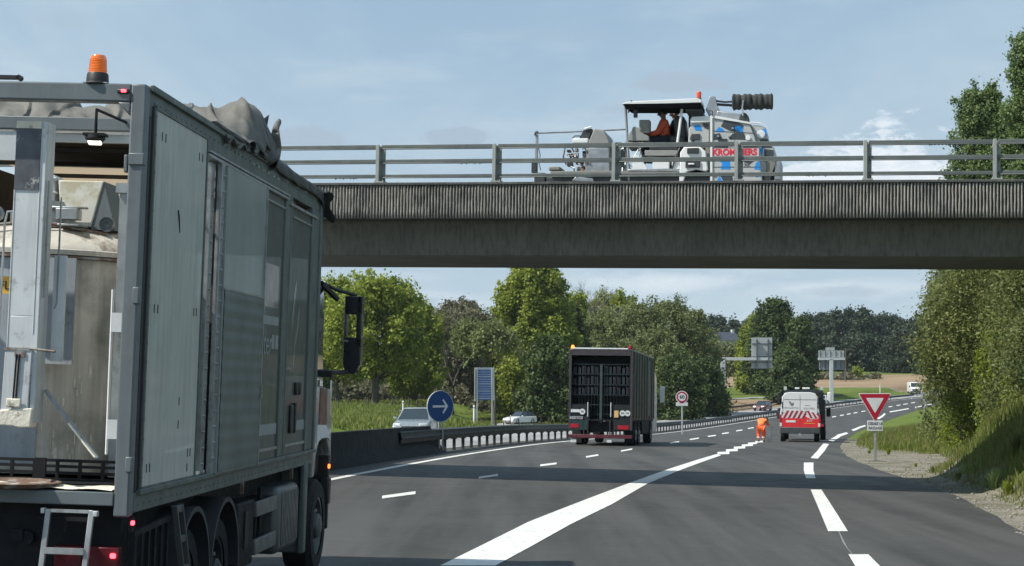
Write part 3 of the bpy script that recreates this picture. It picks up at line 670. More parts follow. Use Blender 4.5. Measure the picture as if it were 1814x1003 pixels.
# cantilever gantry with the back of a large panel
d = 281.; k_ = d / F; x = at(1281, 700, d)[0]; zg = ground_or_road(x, d); s = empty('sign_gantry', 'grey cantilever gantry whose arm holds the back of a tall sign panel', 'gantry', (x, d, zg)); za = zat(636, d) - zg
MB().box(-.36, .36, -.3, .3, -.8, za + .25).build('column', galv_pale, s, bevel=.04); MB().box(.36, 7.9, -.25, .25, za - .24, za + .22).build('arm', galv_pale, s, bevel=.03)
z0, z1 = zat(653, d) - zg, zat(598, d) - zg; a0, a1 = (1332 - 1281) * k_, (1369 - 1281) * k_
for i in range(3): MB().box(a0, a1, .34, .40, z0 + (z1 - z0) * [0, .36, .78][i] + .01, z0 + (z1 - z0) * [.36, .78, 1][i]).build('sign_panel', sback, s)
gd = mat('frame_dark', (.10, .11, .12), .5, .3)
for f in (.25, .80): MB().box(a0 + (a1 - a0) * f - .09, a0 + (a1 - a0) * f + .09, -.42, .33, z0 - .05, z1 - .3).build('upright', gd, s)
for f in (.20, .38, .80): MB().box(a0 + .05, a1 - .05, .24, .33, z0 + (z1 - z0) * f - .05, z0 + (z1 - z0) * f + .05).build('rail', gd, s)
# T-shaped gantry farther on
d = 312.; k_ = d / F; x = at(1473, 700, d)[0]; zg = ground_or_road(x, d); s = empty('sign_gantry', 'farther T-shaped gantry with a wide low sign panel above the white column', 'gantry', (x, d, zg)); za = zat(636.5, d) - zg
MB().box(-.32, .32, -.3, .3, -1.5, za).build('column', galv_pale, s, bevel=.04); MB().box(-2.3, 2.4, -.3, .3, za - .15, za + .3).build('arm', galv_pale, s)
z0, z1 = zat(655, d) - zg, zat(621, d) - zg
for i in range(5): MB().box(-2.2 + i * .92, -2.2 + i * .92 + .88, .34, .4, za + .35, z1).build('sign_panel', sback, s)
MB().box(-2.1, 2.3, .34, .4, z0, za - .2).build('sign_panel', mat('sign_back_dull', (.22, .25, .27), .6), s); MB().box(-.9, .7, .34, .4, z1 + .05, z1 + .55).build('sign_panel', sback, s)
for i in range(5): MB().box(-1.95 + i * .92, -1.8 + i * .92, .2, .33, za - 1.6, z1 - .1).build('upright', gd, s)
# telephone pole
d = 392.; x = at(1498, 660, d)[0]; zg = ground_z(x, d); s = empty('utility_pole', 'thin brown utility pole with a crossarm in the ploughed field', 'pole', (x, d, zg)); zt = zat(617, d) - zg
wood = mat('old_wood', (.10, .085, .07), .9, var=.2); MB().cyl((0, 0, -1), (0, 0, zt), .17, .12, 8).build('pole', wood, s); MB().box(-.4, 1.9, -.08, .08, zt - .3, zt - .15).build('crossarm', wood, s)
# reflective marker posts and pasture fence stakes
def marker(px, pyt, pyb, depth, label):
    p = at(px, pyb, depth); zg = ground_or_road(p[0], depth); s = empty('marker_post', label, 'marker post', (p[0], depth, zg), 0, 'white marker posts on the verge'); h = zat(pyt, depth) - zg
    m = MB(); m.cyl((0, 0, -.3), (0, 0, h - .12), .085, n=10); m.build('shaft', white_paint, s); m = MB(); m.cyl((0, 0, h - .22), (0, 0, h - .12), .089, n=10); m.build('band', galv, s)
    m = MB(); m.lathe((0, 0, h - .12), [(.085, 0), (.08, .06), (.05, .11), (.01, .12)], 10); m.build('cap', white_paint, s)
marker(714, 710, 731, 155, 'white marker post in the grass behind the silver car'); marker(840, 718, 743, 131, 'white marker post just left of the tall blue board'); marker(1559, 681, 692, 352, 'tiny white marker post far off above the give-way sign')
stake = MB().cyl((0, 0, -.3), (0, 0, 1.0), .07, .06, 6).build('fence_stake', wood); tag(stake, 'grey wooden stake of the pasture fence', 'fence stake', 'wooden stakes of the pasture fence'); k = 0
for i, px in enumerate([600, 616, 646, 651, 694, 705, 724, 738, 755, 803, 820, 833, 851, 892, 905, 920, 944, 958, 972]):
    dd = 176 + (i % 3) * 6 + i * 1.5; p = at(px, 715, dd); o = stake if k == 0 else stake.copy()
    if k: col.objects.link(o)
    o['label'] = '%s grey wooden stake from the left in the pasture fence' % ['first', 'second', 'third', 'fourth', 'fifth', 'sixth', 'seventh', 'eighth', 'ninth', 'tenth', 'eleventh', 'twelfth', 'thirteenth', 'fourteenth', 'fifteenth', 'sixteenth', 'seventeenth', 'eighteenth', 'last'][i]
    o.location = (p[0], dd, ground_z(p[0], dd)); o.rotation_euler = (random.uniform(-.1, .1), random.uniform(-.14, .14), 0); sc_ = random.uniform(.8, 1.15); o.scale = (sc_, sc_, sc_); k += 1
# farmhouse beyond the trees
d = 470.; p = at(1291, 620, d); hs = empty('farmhouse', 'small pale farmhouse with a dark slate roof in a gap between distant trees', 'house', (p[0], d, ground_z(p[0], d)), R(18)); zb = 0; zt = zat(603, d) - hs.location.z
m = MB(); m.box(-2.6, 3.0, 0, 6, -1, zt); m.build('wall', mat('render_wall', (.42, .41, .38), .9, var=.1), hs)
slate = mat('slate', (.045, .055, .075), .6, var=.2); m = MB(); m.prism([(-.5, zt), (6.5, zt), (3, zt + 2.3)], 'x', -3.0, 3.4); m.build('roof', slate, hs)
MB().box(2.2, 2.9, 2.5, 3.5, zt + 1, zt + 3.0).build('chimney', mat('chimney_stone', (.5, .5, .48), .9), hs)
for wx in (-1.6, .2, 1.9): m = MB(); m.box(wx - .4, wx + .4, -.06, .02, zt - 1.9, zt - .7); m.build('window', glass_mat('window_glass'), hs)
# ------------------------------------------------------------------ trees, hedge, grass
bark = mat('bark', (.085, .075, .062), .95, var=.3, vscale=2, bump=.5, bscale=12)
twig = mat('bare_twigs', (.16, .15, .125), .9, var=.25)
LM = {
 'oak': leaf_mat('oak_leaves', (.155, .19, .028), (.235, .29, .04), (.36, .41, .075), trans=.42),
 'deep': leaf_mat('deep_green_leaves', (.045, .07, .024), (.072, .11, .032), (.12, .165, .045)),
 'olive': leaf_mat('olive_willow_leaves', (.12, .145, .055), (.175, .205, .075), (.25, .28, .11), trans=.38),
 'grey': leaf_mat('grey_budding_leaves', (.10, .097, .062), (.15, .145, .085), (.21, .20, .115)),
 'lime': leaf_mat('fresh_lime_leaves', (.15, .20, .02), (.22, .28, .03), (.31, .36, .05), trans=.42),
 'bank': leaf_mat('hedge_leaves', (.075, .095, .032), (.15, .175, .052), (.28, .29, .10), scale=.35, trans=.4),
 'poplar': leaf_mat('poplar_leaves', (.09, .15, .055), (.145, .21, .075), (.21, .27, .10), trans=.38),
 'far': leaf_mat('distant_wood_leaves', (.036, .055, .036), (.056, .08, .048), (.085, .11, .06)),
}
def leaves(P, size, asp=.75, up=.35, normals=None):
    n = len(P); u = RNG.normal(size=(n, 3)); 
    if normals is not None: u += normals * 1.1
    u[:, 2] += up; u /= np.linalg.norm(u, axis=1)[:, None] + 1e-9
    r = RNG.normal(size=(n, 3)); a = np.cross(u, r); a /= np.linalg.norm(a, axis=1)[:, None] + 1e-9; b = np.cross(u, a)
    s = size * RNG.uniform(.6, 1.35, n)[:, None]; a = a * s; b = b * s * asp; bend = u * s * .22
    V = np.stack([P - a, P - b * .9 + bend, P + a, P + b * .9 + bend], 1).reshape(-1, 3)
    return V, np.arange(4 * n).reshape(n, 4)
def blob_points(cx_, cy_, cz_, rx, rz, n, hollow=.55):
    d = RNG.normal(size=(n, 3)); d /= np.linalg.norm(d, axis=1)[:, None]
    r = (hollow + (1 - hollow) * RNG.random(n) ** .6); r *= 1 + .18 * np.sin(d[:, 0] * 5 + cx_) * np.cos(d[:, 2] * 4 + cz_)
    return np.c_[cx_ + d[:, 0] * r * rx, cy_ + d[:, 1] * r * rx, cz_ + d[:, 2] * r * rz], d
def tree(label, px, depth, top, width, key, base=None, n=6000, leaf=.28, trunk=.22, blobs=26, shape='round', cat='tree', group=None, rbl=.17, name='tree', lim=10, depthw=None, tr=None, seed=None, holes=.35):
    """px: centre; top: pixel row of the top; width in pixels; depth in metres"""
    rs = random.Random(seed if seed is not None else px * 7 + int(depth)); k = depth / F; x0 = float(at(px, 600, depth)[0]); zg = ground_or_road(x0, depth); H = float(at(px, top, depth)[2]) - zg; W = width * k / 2
    root = empty(name, label, cat, (x0, depth, zg), 0, group); rt = tr or max(.12, H * .022); t0 = H * trunk; m = MB(); n = int(n * 1.8); leaf = leaf * .60; blobs = int(blobs * 1.7); rbl = rbl * .86; lim = int(lim * 1.5)
    lean = rs.uniform(-.03, .03) * H
    m.tube([(0, 0, -.5), (lean * .2, 0, t0 * .5), (lean * .5, 0, t0), (lean, 0, H * .6), (lean * 1.2, 0, H * .9)], [rt * 1.25, rt, rt * .85, rt * .5, rt * .12], 7)
    PT = []; Nn = []; sizes = []; per = n // blobs; cents = []
    for i in range(blobs):
        f = (i + .5) / blobs
        if shape == 'round': h = t0 + (H - t0) * (f ** .85) ; wmax = W * math.sqrt(max(.04, 1 - ((h - (t0 + (H - t0) * .42)) / ((H - t0) * .62)) ** 2))
        elif shape == 'poplar': h = t0 + (H - t0) * f; wmax = W * (1 - f ** 2.2 * .85) * (.6 + .4 * min(1, f * 4))
        elif shape == 'dome': h = t0 * .3 + (H - t0 * .3) * f; wmax = W * math.sqrt(max(.03, 1 - f ** 2.6))
        else: h = t0 + (H - t0) * f; wmax = W * (1 - .75 * f)
        a = i * 2.4 + rs.uniform(-.4, .4); rr_ = wmax * math.sqrt(rs.uniform(.12, 1)); br = W * rbl * rs.uniform(.75, 1.5) * (1.25 - .5 * f) + .15
        rr_ = max(0, min(rr_, wmax - br * .6)); c = (rr_ * math.cos(a), rr_ * math.sin(a) * (depthw or .8), min(h, H - br * .7)); cents.append((c, br))
        P, nrm = blob_points(*c, br * 1.25, br, int(per * (br / (W * rbl + .15)) ** 1.5)); PT.append(P); Nn.append(nrm)
    for c, br in cents[:lim]:
        zs = max(t0 * .8, c[2] * .62); mid = (c[0] * .5, c[1] * .5, (zs + c[2]) / 2 + br * .1); r0 = rt * .42
        m.tube([(lean * zs / H, 0, zs * .9), mid, c], [r0, r0 * .6, r0 * .2], 5)
    m.build('trunk', bark, root)
    ns_ = int(blobs * 1.3); per2 = max(30, int(n * .30 / ns_))
    for c, br in [cents[rs.randrange(len(cents))] for _ in range(ns_)]:      # loose sprays breaking the outline
        dv = np.array([c[0] / (W + .1) + rs.gauss(0, .35), c[1] / (W + .1) + rs.gauss(0, .35), .35 + (c[2] / H) * .9 + rs.gauss(0, .3)]); dv /= np.linalg.norm(dv); ln = br * rs.uniform(1.3, 2.2); t = RNG.random(per2) ** .8
        PT.append(np.array(c) + dv * (t * ln)[:, None] + RNG.normal(size=(per2, 3)) * (br * .22 * (1.15 - t))[:, None]); Nn.append(np.tile(dv, (per2, 1)))
    P = np.concatenate(PT); Nm = np.concatenate(Nn); P += RNG.normal(size=P.shape) * leaf * (1.0 + 1.0 * (RNG.random(len(P)) ** 4)[:, None])
    Vv, Ff = leaves(P, leaf, normals=Nm); c = np_mesh('crown', Vv, Ff, LM[key], {'var': RNG.random(len(Ff))}, parent=root, kind='stuff'); return root
def bare_tree(label, px, depth, top, width, base=None, seed=1, leafkey=None, group=None, n=0, lv=6):
    rs = random.Random(seed); k = depth / F; x0 = float(at(px, 600, depth)[0]); zg = ground_or_road(x0, depth); H = float(at(px, top, depth)[2]) - zg; W = width * k
    root = empty('bare_tree', label, 'tree', (x0, depth, zg), 0, group); m = MB(); m2 = MB(); tips = []
    def grow(p, d, ln, r, l):
        q = p + d * ln; mm_ = p + d * ln * .5 + Vector((rs.uniform(-1, 1), rs.uniform(-1, 1), 0)) * ln * .06
        (m if l > 3 else m2).tube([p, mm_, q], [r, r * .8, r * .62], 5 if l > 3 else 3)
        if l == 0: tips.append(q); return
        for _ in range(3 if l > 1 else 4):
            ax = Vector((rs.gauss(0, 1), rs.gauss(0, 1), rs.gauss(0, .35))).normalized(); nd = (d + ax * rs.uniform(.35, .8) * (W / H * 1.6) + Vector((0, 0, .12))).normalized(); grow(q, nd, ln * rs.uniform(.62, .82), r * .6, l - 1)
    grow(Vector((0, 0, -.3)), Vector((0, 0, 1)), H * .28, H * .018, lv)
    m.build('trunk', bark, root); t = m2.build('twig', twig, root, kind='stuff', smooth=False)
    zmax = max(v.co.z for v in t.data.vertices); root.scale = (1, 1, H / zmax)
    if n:
        T = np.array([tuple(q) for q in tips]); P = T[RNG.integers(0, len(T), n)] + RNG.normal(size=(n, 3)) * .35; Vv, Ff = leaves(P, .16); np_mesh('crown', Vv, Ff, LM[leafkey], {'var': RNG.random(len(Ff))}, parent=root, kind='stuff')
    return root
T = tree
GT = 'trees lining the far side of the field'
T('bright green oak with a dark trunk just right of the truck mirror', 665, 200, 497, 180, 'oak', n=10500, leaf=.34, trunk=.27, blobs=60, tr=.42, lim=22, rbl=.15, holes=.4, group=GT)
T('green oak partly hidden behind the truck mirror', 598, 214, 500, 110, 'oak', n=5500, leaf=.34, trunk=.22, blobs=34, tr=.3, group=GT, rbl=.2)
T('lower leafy green tree right of the bright oak', 735, 226, 545, 110, 'oak', n=8000, leaf=.34, trunk=.12, blobs=34, group=GT, rbl=.2)
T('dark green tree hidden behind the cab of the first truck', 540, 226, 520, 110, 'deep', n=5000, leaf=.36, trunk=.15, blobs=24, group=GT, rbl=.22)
bare_tree('grey bare tree with its dark trunk before the sunlit field patch', 803, 232, 548, 105, seed=4, leafkey='grey', n=9000, group=GT)
bare_tree('pale bare tree left of the sunlit field patch', 775, 244, 560, 90, seed=9, leafkey='grey', n=6000, group=GT)
T('brownish budding tree between the oak and the tall green tree', 815, 262, 537, 120, 'grey', n=9000, leaf=.34, trunk=.12, blobs=40, group=GT, rbl=.17)
T('grey green bushy tree behind the bare trees', 765, 275, 556, 110, 'grey', n=6000, leaf=.36, trunk=.1, blobs=30, group=GT, rbl=.18)
bare_tree('olive feathery tree directly behind the tall blue board', 878, 196, 572, 110, seed=21, leafkey='olive', n=12000, group=GT)
T('tallest bright green tree, its top touching the bridge', 948, 228, 470, 150, 'oak', n=22000, leaf=.36, trunk=.1, blobs=80, tr=.4, lim=20, rbl=.17, group=GT, depthw=.7)
T('green tree joined to the lower left of the tallest tree', 905, 236, 548, 90, 'oak', n=8000, leaf=.34, trunk=.05, blobs=34, group=GT, rbl=.2)
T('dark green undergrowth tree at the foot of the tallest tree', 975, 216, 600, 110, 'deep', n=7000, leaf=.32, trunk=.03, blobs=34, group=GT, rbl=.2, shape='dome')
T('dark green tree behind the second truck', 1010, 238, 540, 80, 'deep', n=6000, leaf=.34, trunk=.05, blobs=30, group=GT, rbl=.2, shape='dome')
bare_tree('bare tree with thin grey branches rising right of the tallest tree', 1052, 262, 497, 130, seed=33)
T('green tree below the bare grey branches', 1085, 268, 526, 130, 'oak', n=7000, leaf=.36, trunk=.1, blobs=36, rbl=.18)
T('small green tree at the right shoulder of the tallest tree', 1022, 255, 522, 60, 'oak', n=5000, leaf=.34, trunk=.1, blobs=24, rbl=.22)
GO = 'rounded olive willows behind the second truck'
for px, dp, tp, wd, nn, lb in ((1060, 250, 562, 160, 13000, 'pale olive willow above the second truck roof'), (1125, 246, 545, 170, 15000, 'olive willow rising right of the second truck'), (1185, 252, 538, 170, 15000, 'highest rounded olive willow in the row'),
                               (1232, 258, 556, 110, 11000, 'olive willow at the right end of the row'), (1165, 236, 590, 150, 9000, 'lower olive willow beside the speed limit sign'), (1100, 230, 610, 100, 7000, 'low olive willow hidden by the second truck')):
    T(lb, px, dp, tp, wd, 'olive', n=nn, leaf=.27, trunk=.04, blobs=54, shape='dome', group=GO, rbl=.17, name='willow', depthw=.8)
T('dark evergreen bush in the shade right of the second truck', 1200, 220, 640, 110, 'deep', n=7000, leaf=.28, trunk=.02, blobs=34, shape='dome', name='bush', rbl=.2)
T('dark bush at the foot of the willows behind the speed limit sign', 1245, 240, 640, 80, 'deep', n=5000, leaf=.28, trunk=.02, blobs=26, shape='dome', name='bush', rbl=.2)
T('tall dark green tree behind the gantry sign', 1375, 330, 534, 110, 'deep', n=12000, leaf=.42, trunk=.04, blobs=60, shape='dome', rbl=.16)
T('mid green tree left of the gantry sign', 1340, 345, 562, 70, 'oak', n=6000, leaf=.42, trunk=.05, blobs=30, shape='dome', rbl=.2)
T('dark tree right of the gantry sign, above the white van', 1415, 322, 566, 66, 'deep', n=7000, leaf=.42, trunk=.03, blobs=30, shape='dome', rbl=.2)
T('dark green bush at the foot of the trees left of the van', 1395, 300, 628, 80, 'deep', n=6000, leaf=.36, trunk=.02, blobs=30, shape='dome', name='bush', rbl=.2)
T('green tree just below the farmhouse', 1292, 420, 619, 58, 'olive', n=3500, leaf=.5, trunk=.02, blobs=24, shape='dome', rbl=.22)
T('small bushy tree beside the gantry column', 1262, 330, 625, 40, 'olive', n=3000, leaf=.4, trunk=.1, blobs=16, rbl=.25)
T('small round tree in the ploughed field beyond the utility pole', 1518, 400, 655, 14, 'oak', n=700, leaf=.4, trunk=.3, blobs=8, rbl=.35)
T('dark tree closing the gap at the end of the road', 1600, 445, 590, 70, 'far', n=9000, leaf=.42, trunk=.02, blobs=44, shape='dome', rbl=.18)
T('dark bush beside the far end of the road', 1655, 430, 640, 70, 'deep', n=6000, leaf=.42, trunk=.02, blobs=30, shape='dome', name='bush', rbl=.2)
GD = 'distant wooded hill trees'
rs = random.Random(5); i = 0
lbs = ['over the farmhouse roof', 'left of the farmhouse gap', 'beside the farmhouse gap', 'behind the gantry sign', 'between the gantry sign and the T-shaped gantry', 'left above the T-shaped gantry', 'directly above the T-shaped gantry', 'right above the T-shaped gantry', 'above the utility pole', 'right of the utility pole', 'above the give-way sign', 'right above the give-way sign', 'near the right hedge', 'touching the right hedge', 'behind the right hedge edge']
for px, tp in ((1300, 570), (1268, 560), (1330, 568), (1365, 575), (1430, 562), (1455, 560), (1480, 556), (1505, 553), (1530, 556), (1548, 560), (1566, 564), (1584, 568), (1600, 574), (1622, 570), (1650, 575)):
    T('distant dark tree on the wooded hill ' + lbs[i], px, 520 + rs.uniform(-20, 40), tp + rs.uniform(-3, 3), 52, 'far', n=2600, leaf=.7, trunk=.03, blobs=22, shape='dome', group=GD, rbl=.24, lim=2); i += 1
for px, tp in ((1440, 606), (1470, 600), (1500, 606), (1530, 600), (1560, 604), (1590, 606)):
    T('lower dark tree at the edge of the ploughed field ' + ['left of the T-shaped gantry', 'behind the T-shaped gantry', 'behind the utility pole', 'right of the utility pole', 'above the red triangle', 'beside the right hedge'][(px - 1440) // 30], px, 455, tp, 48, 'far', n=2600, leaf=.6, trunk=.02, blobs=20, shape='dome', group='trees edging the ploughed field', rbl=.24, lim=2)
# undergrowth along the back of the pasture: one tangled mass
def mass(name, label, pts, key, n, leaf, hgt, kindlab='undergrowth'):
    P = []; 
    for _ in range(n):
        t = RNG.random() * (len(pts) - 1); k = int(t); f = t - k; a, b = pts[k], pts[k + 1]; px = a[0] + (b[0] - a[0]) * f; dp = a[1] + (b[1] - a[1]) * f + RNG.normal() * 3; hh = (a[2] + (b[2] - a[2]) * f) * (.55 + .45 * math.sin(px * .11) * math.cos(px * .037) + .25)
        x = float(at(px, 650, dp)[0]); P.append((x, dp, ground_z(x, dp) + hh * RNG.random() ** .8))
    Vv, Ff = leaves(np.array(P), leaf); o = np_mesh(name, Vv, Ff, LM[key], {'var': RNG.random(len(Ff))}); tag(o, label, kindlab, kind='stuff')
mass('undergrowth', 'tangled brown green undergrowth at the back of the pasture', [(560, 246, 4.), (640, 250, 3.), (700, 256, 4.5), (780, 262, 3.), (860, 258, 4.5), (930, 250, 6), (1010, 250, 6)], 'grey', 16000, .34, 3)
mass('hedge', 'dark hedge mass closing the view behind the trees on the left', [(540, 300, 11), (640, 300, 9), (740, 300, 10), (778, 300, 6), (800, 300, .6), (828, 300, .6), (846, 300, 8), (960, 295, 12), (1090, 290, 12), (1240, 290, 9)], 'deep', 26000, .5, 8, 'hedge')
mass('brush', 'low scrub along the top of the green slope', [(1440, 405, 1.2), (1500, 400, 1.5), (1560, 408, 1.)], 'grey', 1500, .45, 1, 'scrub')
# tall roadside hedge on the right bank: individual bushes, shoulder to shoulder
def bank_bush(label, y, dd, h, wv, key, n, leaf_, zoff=0., group='tall bushes on the right-hand bank', name='bush', rbl=.2):
    ch = float(cosh_(y)); x = float(E_(y)) + dd / ch; zg = ground_z(x, y); root = empty(name, label, 'bush', (x, y, zg), 0, group); rs = random.Random(int(y * 10 + dd)); m = MB(); PT = []; NN = []
    nb = 52; cl = []; n = int(n * 1.5); leaf = leaf_ * .68
    for i in range(nb):
        f = (i + .5) / nb; a = i * 2.4 + rs.random(); hh = h * f; wm = wv * math.sqrt(max(.05, 1 - (abs(f - .45) / .62) ** 2.4)); rr_ = wm * math.sqrt(rs.uniform(.15, 1)); br = wv * rbl * rs.uniform(.8, 1.5); c = (rr_ * math.cos(a), rr_ * math.sin(a), min(hh, h - br * .6) + zoff)
        P, nr = blob_points(*c, br, br * 1.35, n // nb, .35); PT.append(P); NN.append(nr); cl.append(c)
    for c in cl[::3]: m.tube([(rs.uniform(-.3, .3), rs.uniform(-.3, .3), -.3), (c[0] * .45, c[1] * .45, c[2] * .5), c], [.07, .05, .02], 5)
    for c in [cl[rs.randrange(len(cl))] for _ in range(46)]:             # long ragged shoots
        dv = np.array([c[0] / wv + rs.gauss(0, .4), c[1] / wv + rs.gauss(0, .4), .9 + rs.gauss(0, .35)]); dv /= np.linalg.norm(dv); ln = wv * rs.uniform(.25, .6); k_ = max(20, n // 260); t = RNG.random(k_)
        PT.append(np.array(c) + dv * (t * ln)[:, None] + RNG.normal(size=(k_, 3)) * (.13 * wv * .4 * (1.15 - t))[:, None]); NN.append(np.tile(dv, (k_, 1)))
    m.build('stem', bark, root); P = np.concatenate(PT); P += RNG.normal(size=P.shape) * leaf * (1.2 + 3 * (RNG.random(len(P)) ** 5)[:, None]); Vv, Ff = leaves(P, leaf, asp=.5, normals=np.concatenate(NN)); np_mesh('crown', Vv, Ff, LM[key], {'var': RNG.random(len(Ff))}, parent=root, kind='stuff')
for y, dd, h, wv, key, n, lf, lb in (
    (58, 7.6, 7.8, 3.3, 'bank', 26000, .10, 'tall olive bush nearest the bridge on the right bank'),
    (65, 6.8, 7.4, 3.3, 'bank', 26000, .11, 'tall olive bush second from the bridge on the right bank'),
    (74, 6.6, 7.6, 3.5, 'olive', 24000, .12, 'grey green tall bush in the middle of the right bank'),
    (84, 8.5, 7.8, 3.4, 'bank', 22000, .13, 'tall olive bush behind the grey green one on the right bank'),
    (97, 9.9, 8.4, 3.8, 'olive', 20000, .15, 'broad bush forming the left edge of the hedge under the bridge'),
    (110, 11.6, 9.0, 4.2, 'bank', 17000, .18, 'tall bush at the far left edge of the right-hand hedge'),
    (126, 12.6, 9.0, 4.4, 'olive', 13000, .21, 'rounded bush low at the bend of the right verge'),
    (145, 13.8, 9.0, 4.8, 'bank', 10000, .25, 'farther bush closing the bend on the right'),
    (168, 14.2, 9, 5., 'deep', 8000, .3, 'dark far bush where the road disappears'),
    (62, 12.5, 9.5, 4., 'bank', 16000, .14, 'tall bush in the second row behind the bridge edge'),
    (78, 13, 10, 4.5, 'bank', 14000, .16, 'tall bush in the second row above the yellow green shoots'),
    (96, 15, 11, 5, 'deep', 12000, .18, 'dark tall bush in the second row at the back'),
    (48, 5.8, 5.6, 2.3, 'bank', 22000, .085, 'bush at the right edge just behind the bridge shadow'),
    (53, 5.3, 2.3, .9, 'lime', 3000, .075, 'yellow green shoots low in front of the hedge'),
    (60.5, 5.4, 3.9, .8, 'lime', 4200, .085, 'tall yellow green shoots climbing the hedge front'),
    (52.5, 6.4, 4.6, 1.9, 'olive', 12000, .085, 'grey green bush just above the bridge shadow on the bank'),
    (66, 4.8, 2.2, 1.0, 'lime', 2600, .085, 'low yellow green bush at the foot of the hedge'),
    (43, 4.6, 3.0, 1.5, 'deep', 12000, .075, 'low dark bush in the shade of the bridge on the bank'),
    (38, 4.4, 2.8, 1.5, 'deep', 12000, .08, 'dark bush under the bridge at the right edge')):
    bank_bush(lb, y, dd, h, wv, key, n, lf)
bank_bush('leaning willow crown overhanging the left end of the right-hand hedge', 92, 7.6, 5.4, 2.9, 'bank', 15000, .14, zoff=3.0)
# poplars above the bridge
for px, dp, tp, wd, nn, lb in ((1742, 92, 160, 118, 17000, 'shorter poplar seen above the bridge railing'), (1836, 84, 62, 110, 17000, 'tallest poplar at the right edge of the sky'), (1790, 97, 196, 100, 9000, 'poplar between the two others behind the railing')):
    T(lb, px, dp, tp, wd, 'poplar', n=nn, leaf=.13, trunk=.3, blobs=34, shape='round', group='poplars rising above the bridge', name='poplar', rbl=.25, lim=40, tr=.2)
# ------------------------------------------------------------------ grass blades
def blades(name, label, n, sampler, hgt, wid, mt, bend=.35):
    P = np.array([sampler() for _ in range(n)]); h = P[:, 3] * hgt; a = RNG.uniform(0, 2 * math.pi, n); wv = wid * RNG.uniform(.6, 1.4, n); dx, dy = np.cos(a) * wv / 2, np.sin(a) * wv / 2; b = RNG.uniform(-bend, bend, (n, 2)) * h[:, None]
    A = np.c_[P[:, 0] - dx, P[:, 1] - dy, P[:, 2]]; B = np.c_[P[:, 0] + dx, P[:, 1] + dy, P[:, 2]]; M_ = np.c_[P[:, 0] + b[:, 0] * .4, P[:, 1] + b[:, 1] * .4, P[:, 2] + h * .6]; C = np.c_[P[:, 0] + b[:, 0], P[:, 1] + b[:, 1], P[:, 2] + h]
    V = np.stack([A, B, M_ + np.c_[dx, dy, 0 * dx] * .8, C, M_ - np.c_[dx, dy, 0 * dx] * .8], 1).reshape(-1, 3); i = np.arange(n) * 5
    Fq = np.concatenate([np.stack([i, i + 1, i + 2, i + 4], -1)]); Ft = np.stack([i + 4, i + 2, i + 3, i + 3], -1)
    # two quads (the tip one degenerate on purpose avoided): build as triangles
    T3 = np.concatenate([np.stack([i, i + 1, i + 2], -1), np.stack([i, i + 2, i + 4], -1), np.stack([i + 4, i + 2, i + 3], -1)])
    v_ = RNG.random(n); o = np_mesh(name, V, T3, mt, {'var': np.concatenate([v_, v_, v_])}); tag(o, label, 'grass', kind='stuff'); return o
gl = leaf_mat('grass_blades', (.11, .15, .028), (.17, .21, .042), (.27, .27, .10), scale=.7, trans=.35)
gd_ = leaf_mat('dry_grass_blades', (.10, .10, .035), (.17, .15, .06), (.28, .24, .12), scale=.7, trans=.3)
def s_bank():
    while True:
        y = 24 + 130 * RNG.random() ** 1.9; xe = float(E_(y)); d = RNG.uniform(.5, 6.8 + 4 * float(sm(46, 60, y))); wd = .8 + 2.9 * math.exp(-((y - 58) / 9) ** 2) * .85
        if d < wd and RNG.random() > .08 * max(0, 1 - (wd - d) / 1.2): continue
        x = xe + d / float(cosh_(y)); k = min(1., (d - wd + .35) / 1.4) if d > wd else .25
        c = fbm(x, y, .8); k *= .55 + 1.1 * max(0, min(1, .5 + c))
        return (x, y, ground_z(x, y) - .02, max(.12, k) * RNG.uniform(.5, 1.2))
blades('grass', 'long green grass on the right-hand bank', 80000, s_bank, .30, .020, gl)
blades('dry_grass', 'pale dry stalks mixed into the grass on the right-hand bank', 22000, s_bank, .36, .015, gd_)
def s_gore():
    while True:
        y = 58 + 95 * RNG.random(); d = RNG.uniform(1.2, 12); x = float(E_(y)) + d / float(cosh_(y))
        if y < 68 and d < 3.2: continue
        return (x, y, ground_z(x, y) - .02, RNG.uniform(.4, 1.1) * (1 + .6 * fbm(x, y, .35)))
blades('grass', 'grass on the gentle slope beyond the give-way sign', 30000, s_gore, .24, .05, gl)
def s_field():
    while True:
        y = 95 + 150 * RNG.random() ** 1.2; x = float(L(y)) - 11 - RNG.random() ** 1.1 * 42
        if abs(x - float(SX(y))) < 3 and y > 165: continue
        px = CX + F * x / y
        if px < 545: continue
        return (x, y, ground_z(x, y) - .02, RNG.uniform(.4, 1.1) * (1 + .7 * max(0, fbm(x, y, .3))))
blades('grass', 'green pasture grass beyond the opposite lanes', 46000, s_field, .34, .09, gl)
